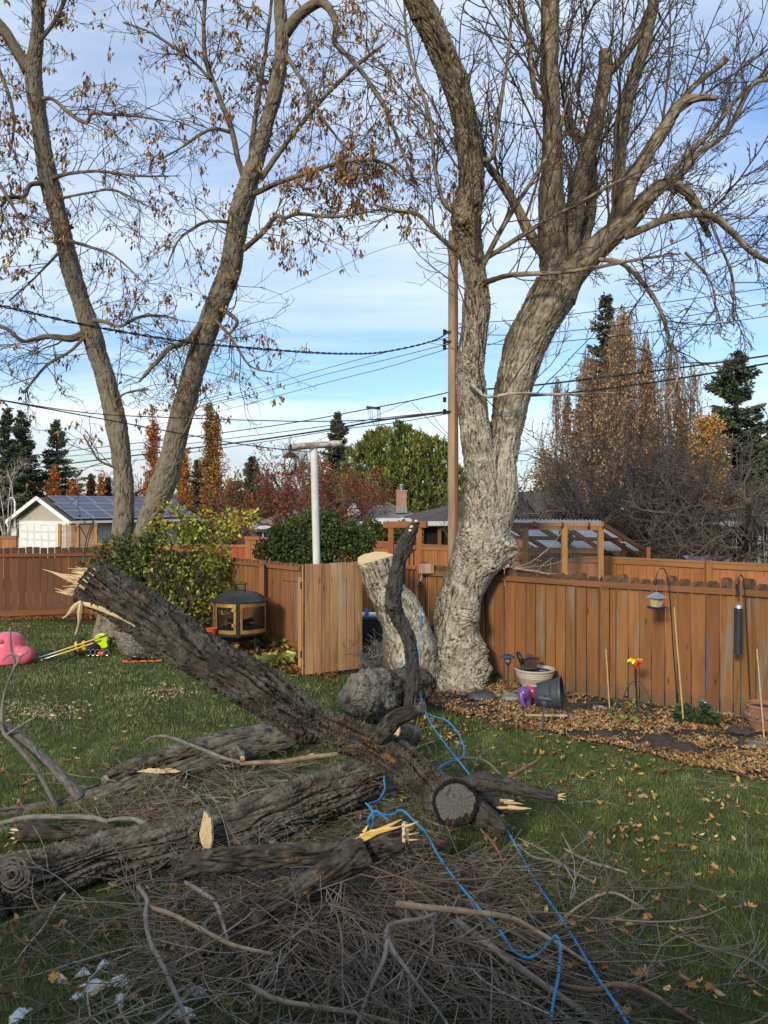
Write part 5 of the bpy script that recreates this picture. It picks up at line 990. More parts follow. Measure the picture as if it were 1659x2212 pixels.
# ------------------------------------------------------------ single cut branches laid over the pile
def gh(x, y, z): return z
BR = [
 ('pale grey branch curving down to the bottom edge left of centre', [(300, 1915, .38, 5), (318, 1945, .38, 5), (314, 1980, .36, 5), (325, 2035, .30, 5), (355, 2095, .22, 5), (385, 2160, .14, 5), (415, 2235, .06, 5)], 'g'),
 ('grey branch running from under the large log to the brush in the middle', [(400, 1905, .32, 4), (432, 1925, .34, 5), (465, 1950, .34, 5), (480, 1990, .30, 4), (492, 2035, .25, 3.5)], 'g'),
 ('straight brownish stick crossing the left half of the brush', [(316, 1958, .36, 5), (370, 1975, .36, 5), (430, 2005, .34, 5), (500, 2040, .33, 4.5), (590, 2062, .32, 4)], 'b'),
 ('long brown branch pointing right over the blue rope', [(856, 1952, .44, 7), (900, 1958, .44, 7), (980, 1966, .42, 7), (1060, 1975, .38, 6), (1110, 1985, .35, 6), (1170, 2018, .28, 5), (1230, 2055, .2, 4.5), (1275, 2085, .14, 4)], 'b'),
 ('thick grey-brown branch sinking towards the bottom right corner', [(985, 1990, .30, 9), (1040, 2030, .26, 9), (1100, 2075, .2, 8.5), (1170, 2125, .13, 8), (1235, 2170, .07, 7.5), (1300, 2225, .03, 7)], 'g'),
 ('reddish-brown crooked branch at the bottom right of the pile', [(1215, 2128, .12, 5), (1245, 2135, .13, 6), (1290, 2138, .15, 6), (1325, 2128, .16, 7), (1375, 2134, .14, 7), (1410, 2150, .12, 6), (1450, 2175, .08, 5), (1500, 2205, .05, 4)], 'r'),
 ('thin arched twig on the lawn right of the rope', [(1190, 2005, .02, 2), (1240, 1965, .10, 2.5), (1290, 1935, .16, 3), (1330, 1930, .16, 3), (1370, 1950, .09, 3), (1398, 1968, .02, 2.5)], 'y'),
 ('pale straight stick lying on the grass right of the log end', [(1112, 1818, .10, 2), (1150, 1850, .08, 3), (1200, 1862, .05, 3.5), (1250, 1890, .03, 3.5), (1288, 1908, .02, 3)], 'g'),
 ('grey twig with a whitish end lying on the grass at centre right', [(1220, 1834, .03, 2.5), (1270, 1860, .04, 3), (1310, 1872, .03, 3), (1355, 1886, .02, 2.5)], 'y'),
 ('horizontal brown branch passing under the leaning log', [(520, 1650, .34, 4), (560, 1647, .36, 5), (612, 1645, .38, 5), (660, 1637, .42, 5), (720, 1630, .46, 5), (760, 1622, .48, 4)], 'b'),
 ('long arched grey twig rising left of the leaning log', [(304, 1608, .30, 2), (330, 1592, .36, 3), (365, 1592, .37, 3.5), (420, 1612, .36, 4), (480, 1636, .33, 4), (520, 1647, .34, 4.5)], 'g'),
 ('crooked branch lying in front of the farthest log', [(0, 1779, .16, 5), (60, 1766, .2, 6), (130, 1764, .22, 6), (195, 1766, .22, 5.5), (235, 1775, .22, 5)], 'g'),
 ('gnarled thin branch ending in a knot beside the large log', [(235, 1772, .24, 4), (262, 1768, .26, 4.5), (290, 1770, .26, 5), (310, 1778, .25, 7), (322, 1785, .25, 3)], 'g'),
 ('reddish twig leaning up out of the brush below the log face', [(1130, 1900, .02, 2), (1090, 1865, .12, 2.5), (1068, 1825, .22, 2.5), (1038, 1790, .26, 2.5), (1042, 1772, .28, 2)], 'r'),
 ('brown broken twig with a pale tip just right of the stub branch', [(1082, 1692, .22, 5), (1110, 1672, .24, 4.5), (1140, 1655, .25, 4), (1162, 1642, .27, 3), (1168, 1628, .30, 1.5)], 'r'),
 ('long bent twig arching over the lawn behind the stub branch', [(965, 1640, .25, 2), (1010, 1637, .28, 2.5), (1050, 1645, .22, 2.5), (1080, 1672, .12, 2)], 'g'),
 ('pair-forked grey branch standing out at the lower middle of the brush', [(838, 2030, .45, 6), (830, 2070, .40, 5.5), (812, 2110, .33, 5), (790, 2160, .24, 4.5), (768, 2225, .14, 4)], 'g'),
 ('grey branch fanning down beside the forked one', [(836, 2020, .46, 5), (850, 2055, .42, 5), (875, 2090, .36, 4.5), (910, 2140, .26, 4), (958, 2200, .14, 3.5), (980, 2240, .1, 3)], 'g'),
 ('smooth branch curving round at the centre of the brush', [(945, 1972, .40, 4), (910, 1985, .44, 4.5), (875, 1990, .46, 5), (842, 2000, .47, 5.5), (832, 2030, .45, 5)], 'g'),
 ('brown branch bending across the bottom middle', [(540, 2130, .16, 6), (600, 2160, .16, 6), (680, 2175, .15, 6), (770, 2190, .12, 5.5), (860, 2212, .1, 5)], 'b'),
 ('light straight branch lying low towards the left corner', [(140, 1930, .10, 3), (118, 1960, .08, 3), (95, 2000, .06, 2.5), (62, 2040, .04, 2.5), (28, 2085, .02, 1.5)], 'y'),
 ('long brown twig hanging from beneath the large log', [(36, 1908, .16, 1), (60, 1898, .2, 2.5), (110, 1888, .2, 3), (145, 1895, .16, 2)], 'y'),
]
colm = {'g': barkmat('twig_grey', (.18, .16, .14), (.10, .09, .078), pale=(.25, .23, .205), bump=.3), 'b': barkmat('twig_brown', (.25, .18, .125), (.16, .115, .08), pale=(.32, .25, .18), bump=.3), 'r': barkmat('twig_red', (.20, .10, .065), (.12, .065, .045), pale=(.26, .16, .11), bump=.3), 'y': barkmat('twig_pale', (.33, .28, .21), (.22, .18, .13), pale=(.4, .35, .27), bump=.3)}
for i_, (lb, pts, c) in enumerate(BR):
    Wp = []; Rr = []
    for (x, y, z, hw) in pts: p = G(x, y, z); Wp.append(tuple(p)); Rr.append(R(hw, p.y)*.95)
    o, _, _ = stem_w('cut_branch', colm[c], Wp, Rr, None, origin=Wp[0], ns=12, step=.025, amp=.0015, freq=20, lump=.004, lf=6, seed=i_)
    tag(o, lb, 'branch', 'cut branches lying on the brush pile and lawn')
# ------------------------------------------------------------ the brush pile itself
def pile_h(x, y):
    """height of the heap"""
    c1 = math.exp(-(((x+.30)/1.35)**2+((y-6.3)/.95)**2)); c2 = math.exp(-(((x+.15)/.95)**2+((y-5.4)/.8)**2)); return .30*c1+.30*c2
Br = Tubes(); greys = [(.16, .14, .12), (.21, .185, .16), (.12, .10, .08), (.27, .24, .205), (.15, .105, .08), (.09, .078, .066), (.18, .13, .09)]
def groundtwig(p, d, L, r, lvl, hz, nseg=7, col=None):
    st = L/nseg; pts = [p]; dirs = []; col = col or random.choice(greys); cv = GS(0, .19)
    for i in range(nseg):
        a = cv+GS(0, .12); c, s = math.cos(a), math.sin(a); x, y, z = d; d = norm((x*c-y*s, x*s+y*c, z+GS(0, .09)-.05*(1 if hz > .1 else 0)))
        q = [p[0]+d[0]*st, p[1]+d[1]*st, p[2]+d[2]*st]
        if q[2] < .012: q[2] = .012+U01()*.012; d = norm((d[0], d[1], abs(d[2])*.3+.01))
        p = tuple(q); pts.append(p); dirs.append(d)
    k = .75+.5*U01(); Br.add(pts, r, max(r*.45, .002), 5 if r > .006 else 4, (col[0]*k, col[1]*k, col[2]*k))
    if lvl > 0:
        for _ in range(random.randint(2, 5) if lvl == 2 else random.randint(1, 4)):
            i = random.randint(1, nseg-1); dd = vperp(dirs[i], .45+.6*U01()); dd = norm((dd[0], dd[1], dd[2]*.6))
            groundtwig(pts[i], dd, L*(.25+.35*U01()), max(r*.58, .0022), lvl-1, hz, 5 if nseg > 5 else 4, col)
for i in range(640):
    k = U01()
    if k < .66:      # fan from the heap's heart towards the camera and both sides
        x = GS(-.45, .8); y = GS(5.8, .65); a = math.radians(random.choice([GS(-95, 38), GS(-70, 30), GS(-120, 30), GS(-40, 22), U01()*360]))
    elif k < .74: x = GS(.7, .5); y = GS(5.3, .5); a = math.radians(GS(-35, 35))
    else: x = GS(-1.2, .85); y = GS(8.1, .5); a = math.radians(random.choice([GS(180, 40), GS(0, 50), U01()*360]))
    if y < 4.0: continue
    h = pile_h(x, y)+(.32*math.exp(-((x+1.1)/1.1)**2) if y > 7.3 else 0); z = max(.02, h*(.1+1.0*U01())*(1 if y < 5.75 else .45)); L = random.uniform(.5, 1.5)
    groundtwig((x, y, z), norm((math.cos(a), math.sin(a), GS(.02, .12))), L, random.choice([.0035, .0045, .0055, .007, .009, .011])*random.uniform(.75, 1.15), 2, h)
o = Br.obj('brush_pile', M['twig'], None, origin=(-.2, 6, 0), kind='stuff'); tag(o, 'tangled heap of grey bare twigs lying under and in front of the logs', 'brush')
Br = Tubes()
for i in range(150):
    px = random.uniform(1080, 1700); py = random.uniform(1600, 2200) if U01() < .75 else random.uniform(1560, 1750)
    p = G(px, py, .03); 
    if p.y > float(edge_np(np.array(p.x))): continue
    a = U01()*6.28; groundtwig(tuple(p), (math.cos(a), math.sin(a), .03), random.uniform(.2, .8), random.uniform(.0016, .0032), random.randint(0, 1), 0, 6, random.choice(greys+[(.34, .27, .19)]))
for i in range(40):
    p = G(random.uniform(0, 900), random.uniform(1440, 1720), .03); a = U01()*6.28; groundtwig(tuple(p), (math.cos(a), math.sin(a), .03), random.uniform(.2, .6), random.uniform(.002, .003), 1, 0, 6)
o = Br.obj('twig_litter', M['twig'], None, origin=(1.5, 7, 0), kind='stuff'); tag(o, 'thin broken twigs scattered over the lawn', 'twigs')
# ------------------------------------------------------------ blue rope
def ropemat():
    m, nt, b = nodes('rope'); T = NT(nt); r = T.n('ShaderNodeAttribute', attribute_name='rest').outputs['Vector']; sp = T.n('ShaderNodeSeparateXYZ'); T.l(r, sp.inputs[0])
    a = T.math('SINE', T.math('ADD', T.math('MULTIPLY', sp.outputs[2], 230.), T.math('MULTIPLY', sp.outputs[0], 5.))); c = T.math('SINE', T.math('ADD', T.math('MULTIPLY', sp.outputs[2], 230.), T.math('MULTIPLY', sp.outputs[0], -5.)))
    k = T.rng(T.math('MULTIPLY', a, c), .2, .35); col = T.mix(k, (.02, .36, .80), (.006, .01, .03)); T.l(col, b.inputs['Base Color']); b.inputs['Roughness'].default_value = .6
    T.bump(b, T.math('MULTIPLY', a, c), .6, .004); return m
M['rope'] = ropemat()
def rope(label, pts, r=.0085, origin=None):
    P = catmull(pts, max(60, int(len(pts)*26))); n = len(P); T_ = np.gradient(P, axis=0); T_ /= np.linalg.norm(T_, axis=1)[:, None]; ns = 10; V = []; Rs = []; s = 0; u = Vector(T_[0]).orthogonal().normalized()
    for i in range(n):
        if i: s += float(np.linalg.norm(P[i]-P[i-1]))
        t = Vector(T_[i]); u = (u-t*u.dot(t)).normalized(); w = t.cross(u)
        for k in range(ns): a = 2*math.pi*k/ns; V.append(Vector(P[i])+(u*math.cos(a)+w*math.sin(a))*r); Rs.append((a, 0, s))
    f = [(i*ns+k, i*ns+(k+1) % ns, (i+1)*ns+(k+1) % ns, (i+1)*ns+k) for i in range(n-1) for k in range(ns)]
    o = nobj('rope', [tuple(v) for v in V], f, M['rope'], None, tuple(P[0]), smooth=True, rest=Rs); return tag(o, label, 'rope')
r1 = [W(912, 1311, 12.55), W(908, 1340, 12.4), W(905, 1390, 12.2), W(904, 1430, 12.0), W(905, 1480, 11.4), W(911, 1510, 10.8), W(922, 1545, 10.1), W(942, 1580, 9.4), W(968, 1615, 8.6), W(1000, 1655, 8.0), W(1040, 1710, 7.5), W(1072, 1755, 7.1), W(1106, 1812, 6.85)]+[G(*p) for p in [(1130, 1856, .05), (1156, 1902, .07), (1199, 1965, .10), (1246, 2038, .16), (1286, 2105, .17), (1323, 2158, .15), (1356, 2212, .12), (1385, 2260, .1)]]
rope('blue climbing rope stretched straight from the tree fork to the bottom edge', r1)
r2 = [W(913, 1534, 10.6), W(932, 1546, 10.2), W(963, 1556, 9.9), W(985, 1577, 9.6), W(999, 1605, 9.1), W(1002, 1628, 8.75), W(994, 1640, 8.6), W(973, 1645, 8.5), W(950, 1658, 8.3), W(930, 1675, 8.0), W(880, 1690, 7.75), W(833, 1676, 7.75), W(831, 1705, 7.5), W(818, 1728, 7.3), W(796, 1738, 7.1), W(812, 1755, 6.95), W(845, 1760, 6.85), W(868, 1750, 6.75), W(893, 1772, 6.6), W(920, 1800, 6.3), W(946, 1847, 6.05), W(983, 1900, 5.75), W(1016, 1940, 5.5), W(1040, 1968, 5.35), W(1076, 2006, 5.2), W(1106, 2050, 5.05), W(1133, 2068, 4.98), W(1158, 2063, 4.97), W(1183, 2040, 4.98), W(1200, 2022, 4.97), W(1210, 2045, 4.9), W(1206, 2108, 4.75), W(1194, 2170, 4.62), W(1188, 2240, 4.5)]
rope('slack blue rope looping through the brush to the bottom edge', r2, .009)
rope('short end of blue rope lying on the burl log', [W(853, 1434, 11.8), W(866, 1434, 11.7), W(880, 1441, 11.6), W(892, 1450, 11.7)])
rope('small tangled blue rope loop inside the brush', [W(790, 1735, 7.0), W(800, 1745, 6.9), W(806, 1765, 6.8), W(802, 1790, 6.75), W(795, 1772, 6.7), W(812, 1752, 6.7), W(838, 1772, 6.7)])
# ============================================================ grass
def grassfield():
    def area(n, y0, y1, pw):
        y = (y0**pw+(y1**pw-y0**pw)*rng.random(n))**(1/pw); x = (rng.random(n)-.5)*2*(y*.50+.3); return x, y
    out = []
    for (n, y0, y1, hh, ww, two) in ((230000, 4.2, 10.5, .042, .0042, True), (150000, 10.5, 21.5, .05, .011, False)):
        x, y = area(n, y0, y1, 1.6 if two else 1.5); d = fbm(np.stack([x*.9, y*.9, x*0], -1), 3); d2 = fbm(np.stack([x*5, y*5, x*0+4], -1), 2)
        keep = (y < edge_np(x)+.08*d2) & (rng.random(n) < .97)
        fx = np.array([NF[0].x, NF[1].x]); keep &= ~((x < NF[1].x) & (x > NF[0].x) & (y > 16.1-.73*(x-NF[0].x)))
        keep &= ~((x <= NF[0].x) & (y > NF[0].y-(x-NF[0].x)*.63)); keep &= ~((np.hypot(x-1.15, y-13.4) < .55))
        keep &= ~((x > -1.75) & (x < 1.0) & (y > 14.1))
        x, y, d, d2 = x[keep], y[keep], d[keep], d2[keep]; n = len(x)
        h = hh*(.6+.7*rng.random(n))*(1+.35*d2)*(1+.2*d); a = rng.random(n)*6.283; w = ww*(.7+.6*rng.random(n)); lean = rng.normal(0, .55, n)*h; la = rng.random(n)*6.283
        s = np.stack([np.cos(a), np.sin(a), 0*a], -1)*w[:, None]/2; p = np.stack([x, y, 0*x], -1); tip = p+np.stack([np.cos(la)*lean, np.sin(la)*lean, h], -1)
        g1 = np.array([.095, .15, .038]); g2 = np.array([.19, .24, .075]); g3 = np.array([.44, .38, .20]); k = rng.random(n)[:, None]; c = g1*(1-k)+g2*k
        yel = np.clip(.18+.45*d+.35*d2, 0.03, .65)*np.clip((y-3)/9, .35, 1.2); c = np.where((rng.random(n) < yel*.48)[:, None], g3*(.6+.6*rng.random(n)[:, None]), c); c = c*(1+.36*d2[:, None]+.2*d[:, None])
        if two:
            mid = (p+tip)/2+np.stack([-np.cos(la)*lean*.12, -np.sin(la)*lean*.12, .08*h], -1); v = np.stack([p-s, p+s, mid+s*.75, mid-s*.75, tip], 1).reshape(-1, 3)
            b = np.arange(n)[:, None]*5; f = np.stack([b+[0, 1, 2], b+[0, 2, 3], b+[3, 2, 4]], 1).reshape(-1, 3); cc = np.repeat(c, 5, 0)
        else:
            v = np.stack([p-s, p+s, tip], 1).reshape(-1, 3); f = np.arange(3*n).reshape(-1, 3); cc = np.repeat(c, 3, 0)
        out.append((v, f, cc))
    V = np.concatenate([o[0] for o in out]); Fc = np.concatenate([out[0][1], out[1][1]+len(out[0][0])]); C = np.concatenate([o[2] for o in out])
    o = nobj('lawn_grass', V, Fc, M['grass'], None, (0, 0, 0), cols=C); tag(o, 'short green lawn grass with straw-coloured blades', 'grass', kind='stuff')
grassfield()
# ============================================================ fallen leaves (curled strips)
def leaflitter(name, label, X, Y, Z, size, cols, curl=1.7, w=None, kind='stuff', parent=None):
    n = len(X); a = rng.random(n)*6.283; L = size*(.55+.8*rng.random(n)); Wd = L*(.22+.33*rng.random(n)); tilt = rng.normal(0, .35, n)
    d = np.stack([np.cos(a)*np.cos(tilt), np.sin(a)*np.cos(tilt), np.sin(tilt)], -1); r_ = rng.normal(0, .5, n); s = np.stack([-np.sin(a), np.cos(a), 0*a], -1)*np.cos(r_)[:, None]+np.array([0, 0, 1.])*np.sin(r_)[:, None]; nn = np.cross(d, s)
    p = np.stack([X, Y, Z], -1); cu = (curl*(rng.random(n)*.5+.1)*L)[:, None]; V = []
    for t, wk in ((-.5, .15), (-.17, 1.), (.17, .9), (.5, .08)):
        c = p+d*(t*L)[:, None]+nn*cu*(t*t*3-.2); V += [c-s*(Wd*wk/2)[:, None]+nn*cu*.5*wk, c-nn*cu*.05, c+s*(Wd*wk/2)[:, None]+nn*cu*.5*wk]
    v = np.stack(V, 1).reshape(-1, 3); b = np.arange(n)[:, None]*12; f = []
    for i in range(3):
        for j in range(2): q = i*3+j; f += [b+[q, q+1, q+4], b+[q, q+4, q+3]]
    f = np.stack(f, 1).reshape(-1, 3); C = pick(cols, n, .2, w); o = nobj(name, v, f, M['dry'], parent, (float(X.mean()), float(Y.mean()), 0), cols=np.repeat(C, 12, 0)); tag(o, label, 'leaves' if parent is None else None, kind=kind); return o
tan = [(.38, .23, .11), (.46, .30, .16), (.30, .16, .07), (.22, .11, .05), (.52, .38, .23)]
n = 21000; x = EX[0]+rng.random(n)**.9*(6.6-EX[0]); fy_ = np.interp(x, [q.x for q in NF], [q.y for q in NF])-.06; ey_ = np.interp(x, EX, EY); t = rng.random(n)**1.15*1.05-.05; y = ey_*(1-t)+fy_*t
m_ = fbm(np.stack([x*1.1, y*2.0, x*0+8], -1), 3); keep = (rng.random(n) < np.clip(.85+1.7*m_, .08, 1)) & (np.hypot(x-1.2, y-13.4) > .45)
x, y = x[keep], y[keep]; leaflitter('leaf_carpet', 'carpet of curled tan leaves covering the garden bed', x, y, bed_z(x, y)+.012+.02*rng.random(len(x)), .058, tan)
n = 5200; px = rng.uniform(880, 1750, n); py = rng.uniform(1540, 2212, n); k_ = rng.random(n) < np.clip(1.05-(py-1560)/430., .08, 1); px, py = px[k_], py[k_]
D_ = 3*F/(py-1090); x = (px-CX)/F*D_; y = D_; cl = fbm(np.stack([x*1.6, y*1.6, x*0], -1), 2); k_ = (y < edge_np(x)+.1) & (rng.random(len(x)) < np.clip(.42+1.6*cl, .05, 1)); x, y = x[k_], y[k_]
leaflitter('lawn_leaves', 'loose curled leaves scattered on the right half of the lawn', x, y, .032+.02*rng.random(len(x)), .060, tan+[(.55, .40, .12)])
n = 1150; px = rng.uniform(-20, 900, n); py = 1355+845*rng.random(n)**2.6; D_ = 3*F/(py-1090); x = (px-CX)/F*D_; y = D_
leaflitter('far_lawn_leaves', 'few small dry leaves on the left half of the lawn', x, y, .035+.01*rng.random(n), .07, tan)
n = 2600; t = rng.random(n); sx = -5.2+t*4.4; sy = 19.0-(t*4.4)*.72-rng.random(n)**1.4*2.3; leaflitter('fence_leaves', 'drift of brown leaves under the fire pit and along the middle fence', sx, sy, .02+.02*rng.random(n), .085, [(.27, .12, .05), (.20, .085, .035), (.34, .17, .07)])
n = 700; sx = rng.uniform(-10, -6.4, n); sy = 20.9-(sx+8)*.0+.1-rng.random(n)**1.8*.7+(sx+10)*.22; leaflitter('far_fence_leaves', 'thin line of brown leaves at the foot of the dark left fence', sx, sy, .03+0*sx, .085, [(.27, .12, .05), (.34, .17, .07)])
n = 500; aa = rng.random(n)*6.28; rr_ = .3+rng.random(n)*1.0; leaflitter('trunk_base_leaves', 'wood chips and leaves around the foot of the forked tree', 1.15+np.cos(aa)*rr_, 13.1+np.sin(aa)*rr_*.7, .05+0*aa, .07, tan+[(.6, .5, .3)])
for (cx_, cy_, lb) in ((620, 1478, 'patch'),):
    pass
# sawdust patches on the lawn at left
P_ = [(690, 1475), (430, 1795), (60, 1818)]
px = np.concatenate([rng.normal(c, s, 150) for c, s in ((230+130, 38), (120, 45), (45, 40))]); py = np.concatenate([rng.normal(c, s, 150) for c, s in ((1503, 9), (1540, 10), (1546, 9))]); D_ = 3*F/(py-1090)
leaflitter('sawdust_patches', 'small pale patches of sawdust and chips on the left lawn', (px-CX)/F*D_, D_, .03+.01*rng.random(len(px)), .045, [(.55, .42, .26), (.4, .3, .2), (.6, .5, .35)])
# large maple leaves near the camera: each one an object
def maple_mesh(seed, col):
    rr = random.Random(seed); v = [(0, 0, 0)]; n = 15; pr = [1, .62, .85, .5, .95, .45, .6, .35, .3, .35, .6, .45, .95, .5, .85]
    for i in range(n): a = math.pi/2+2*math.pi*i/n; r = pr[i]*(.9+.2*rr.random()); v.append((r*math.cos(a), r*math.sin(a), rr.uniform(-.05, .35)*r))
    f = [(0, i+1, (i+1) % n+1) for i in range(n)]; me = bpy.data.meshes.new('fallen_leaf'); me.from_pydata(v, [], f)
    a = me.color_attributes.new('Col', 'FLOAT_COLOR', 'POINT'); a.data.foreach_set('color', np.array([(c[0], c[1], c[2], 1) for c in [tuple(q*(.8+.4*rr.random()) for q in col) for _ in v]], np.float32).ravel()); me.materials.append(M['dry']); me.update(); return me
ml = [maple_mesh(i, c) for i, c in enumerate([(.50, .24, .07), (.42, .20, .06), (.55, .33, .13), (.35, .15, .05)])]
spots = [(112, 2112), (118, 2105), (38, 1786), (20, 1840), (470, 2160), (495, 2170), (350, 2075), (540, 2225), (1350, 2185), (1380, 2100), (1395, 2095), (1305, 2090), (1478, 2015), (1500, 2030), (1510, 2120), (1530, 2130), (1340, 1985), (1350, 2010), (1362, 1995), (1385, 1990), (1400, 1978), (1320, 1990), (1240, 1995), (1160, 1970), (1100, 2000), (1590, 1960), (1620, 1955), (1600, 2110), (1640, 2150), (1580, 1880), (1545, 1870), (1475, 1825), (1500, 1830), (1440, 1800), (1420, 1810), (1495, 2130), (1330, 2170), (1230, 2170), (910, 1815), (945, 1820), (1195, 1890), (1330, 1860), (1505, 1890), (1535, 1885), (670, 1990)]
for i, (x_, y_) in enumerate(spots):
    o = link('fallen_leaf', ml[i % 4]); p = G(x_, y_, .05); o.location = p; s_ = random.uniform(.035, .055); o.scale = (s_, s_, s_); o.rotation_euler = (GS(0, .3), GS(0, .3), U01()*6.28)
    tag(o, 'curled orange-tan maple leaf lying on the near grass among the twigs', 'leaf', 'large leaves on the near lawn')
# snow remnants
M['snow'] = flat('snow', (.62, .64, .66), .6, var=.08, bump=.5)
for i, (x_, y_, w_, lb) in enumerate([(195, 2140, .13, 'largest patch of old snow on the grass near the bottom left'), (180, 2108, .05, 'small round snow lump above the largest snow patch'), (130, 2122, .06, 'thin snow remnant left of the largest patch'), (262, 2125, .09, 'crumbly snow patch under the pale grey branch'), (262, 2165, .07, 'snow patch in the grass just below the pale branch'), (40, 2200, .09, 'snow remnant at the bottom left corner'), (225, 2090, .06, 'faint snow crust above the brush at lower left'), (420, 2150, .08, 'snow patch half hidden in the brush left of centre'), (395, 2195, .08, 'bottommost snow patch under the brush')]):
    p = G(x_, y_, 0); n_ = 22; v = []; rr = random.Random(i); 
    for r_ in range(5):
        for k in range(n_):
            a = 2*math.pi*k/n_; q = w_*.72*(r_+.6)/5*(1+.35*math.sin(2*a+i)+.25*math.sin(5*a+2*i)+.12*rr.uniform(-1, 1)); v.append((p.x+q*math.cos(a), p.y+q*math.sin(a)*1.1, .050-.010*r_+rr.uniform(-.008, .008)))
    f = [(r_*n_+k, r_*n_+(k+1) % n_, (r_+1)*n_+(k+1) % n_, (r_+1)*n_+k) for r_ in range(4) for k in range(n_)]+[tuple(range(n_))]
    b = B(); b.add(v, f); tag(b.obj('snow_patch', M['snow'], origin=p, smooth=True), lb, 'snow', 'last snow in the grass')
# ============================================================ shrubs and background trees
def blobs_points(blobs, n, D, depth=1.0, hole=.0, nf=1.6, shell=.35):
    """points inside soft lumps given as (px, py, r px[, weight, D])"""
    bl = np.array([(b[0], b[1], b[2], b[3] if len(b) > 3 else b[2]**2, b[4] if len(b) > 4 else D) for b in blobs], float); w = bl[:, 3]/bl[:, 3].sum(); k = rng.choice(len(bl), n, p=w)
    v = rng.normal(size=(n, 3)); v /= np.linalg.norm(v, axis=1)[:, None]; v *= (rng.random(n)**shell)[:, None]
    Dd = bl[k, 4]; cx = (bl[k, 0]-CX)/F*Dd; cz = 3-(bl[k, 1]-1090)/F*Dd; r = bl[k, 2]/F*Dd; p = np.stack([cx+v[:, 0]*r, Dd+v[:, 1]*r*depth, cz+v[:, 2]*r], -1)
    m = fbm(p*nf+13, 2) > -.9+hole; m &= p[:, 2] > .05
    return p[m], v[m], k[m]
def stems_to(T, base, pts, n, r0, col, spread=.3, wig=.1):
    for _ in range(n):
        q = pts[random.randrange(len(pts))]; b = (base[0]+GS(0, spread), base[1]+GS(0, spread), 0); P_ = []
        for i in range(7): t = i/6; P_.append((b[0]*(1-t**.8)+q[0]*t**.8+GS(0, wig)*(0 < i < 6), b[1]*(1-t)+q[1]*t+GS(0, wig)*(0 < i < 6), b[2]*(1-t)+q[2]*t**.9+GS(0, wig*.4)*(0 < i < 6)))
        k = .7+.6*U01(); T.add(P_, r0*(.5+.6*U01()), r0*.25, 5, (col[0]*k, col[1]*k, col[2]*k))
def shrub(name, label, cat, base_px, blobs, n, D, leafL, colf, r0=.014, nst=40, stemcol=(.10, .07, .05), hole=.35, depth=1., nf=1.6, group=None, droop=-.2):
    g0 = G(base_px, 1090+3*F/D); root = thing(name, label, cat, (g0.x, D, 0), group); P_, v, k = blobs_points(blobs, n, D, depth, hole, nf); m = len(P_)
    T = Tubes(); stems_to(T, (g0.x, D), P_, nst, r0, stemcol, .12+R(30, D)*.3); T.obj('stems', M['twig'], root, kind='stuff')
    d = v*.7+rng.normal(size=(m, 3))*.7+[0, 0, droop]; cards('foliage', P_, d, leafL*rng.uniform(.7, 1.3, m), leafL*rng.uniform(.45, .75, m), colf(P_, v, k), M['leaf'], root); return root
dg = [(.045, .075, .025), (.065, .105, .032), (.10, .14, .04)]; yg = [(.26, .30, .055), (.38, .36, .07), (.18, .22, .045)]; yl = [(.62, .46, .08), (.52, .42, .07), (.42, .39, .07)]
YB = [(205, 1215, 32), (250, 1185, 34), (235, 1240, 42), (300, 1180, 36), (340, 1150, 32), (362, 1100, 20), (385, 1130, 36), (440, 1135, 38), (500, 1130, 34), (548, 1122, 22), (300, 1220, 60), (370, 1190, 65), (450, 1180, 55), (290, 1280, 55), (370, 1270, 60), (440, 1250, 55), (480, 1300, 30), (350, 1330, 55), (410, 1330, 50), (520, 1275, 25), (470, 1210, 40), (330, 1375, 35), (400, 1375, 35), (560, 1290, 14), (300, 1340, 40)]
ycol = np.array([0, .15, .15, .3, .5, 1, .7, .85, .8, .8, .25, .35, .6, .4, .45, .55, .5, .6, .6, .15, .45, .7, .7, .1, .5])
def colY(P_, v, k):
    n = len(P_); q = ycol[k]+rng.normal(0, .22, n)+.35*fbm(P_*1.8, 2); c = pick(dg, n, .2); c2 = pick(yg, n, .2); c3 = pick(yl, n, .2); c = np.where((q > .38)[:, None], c2, c); return np.where((q > .78)[:, None], c3, c)
shrub('yellowing_shrub', 'large shrub turning from green to yellow in front of the leaning double tree', 'shrub', 350, YB, 9600, 18.0, .10, colY, r0=.02, nst=110, hole=.62, depth=.8, nf=2.6)
DBl = [(575, 1190, 26), (610, 1165, 36), (650, 1150, 38), (700, 1145, 40), (745, 1150, 34), (785, 1170, 28), (620, 1190, 40), (680, 1180, 50), (740, 1180, 45), (775, 1190, 30), (600, 1218, 22), (640, 1215, 28), (690, 1212, 30), (665, 1118, 16), (715, 1112, 14)]
shrub('lilac_bush', 'dense dark green bush behind the T-shaped post', 'bush', 680, DBl, 12000, 19.0, .095, lambda P_, v, k: np.where((rng.random(len(P_)) < .12)[:, None], pick([(.16, .10, .03), (.14, .15, .04)], len(P_)), pick([(.05, .08, .03), (.07, .11, .038), (.10, .14, .045)], len(P_), .22)), r0=.02, nst=60, hole=.22, depth=1., nf=1.6)
shrub('green_bush', 'green vine-like bush beyond the arch left of the big log tip', 'bush', 815, [(800, 1140, 22), (830, 1150, 22), (870, 1150, 26), (895, 1165, 20), (850, 1175, 20)], 2600, 24, .10, lambda P_, v, k: pick([(.06, .085, .025), (.10, .11, .03), (.14, .13, .035)], len(P_)), nst=15)
shrub('round_green_bush', 'dark green clipped bush beyond the fence at the far right', 'bush', 1530, [(1500, 1180, 25), (1530, 1168, 30), (1560, 1180, 26), (1535, 1190, 30)], 3000, 24, .10, lambda P_, v, k: pick([(.03, .05, .02), (.05, .075, .028)], len(P_)), nst=15, hole=.1)
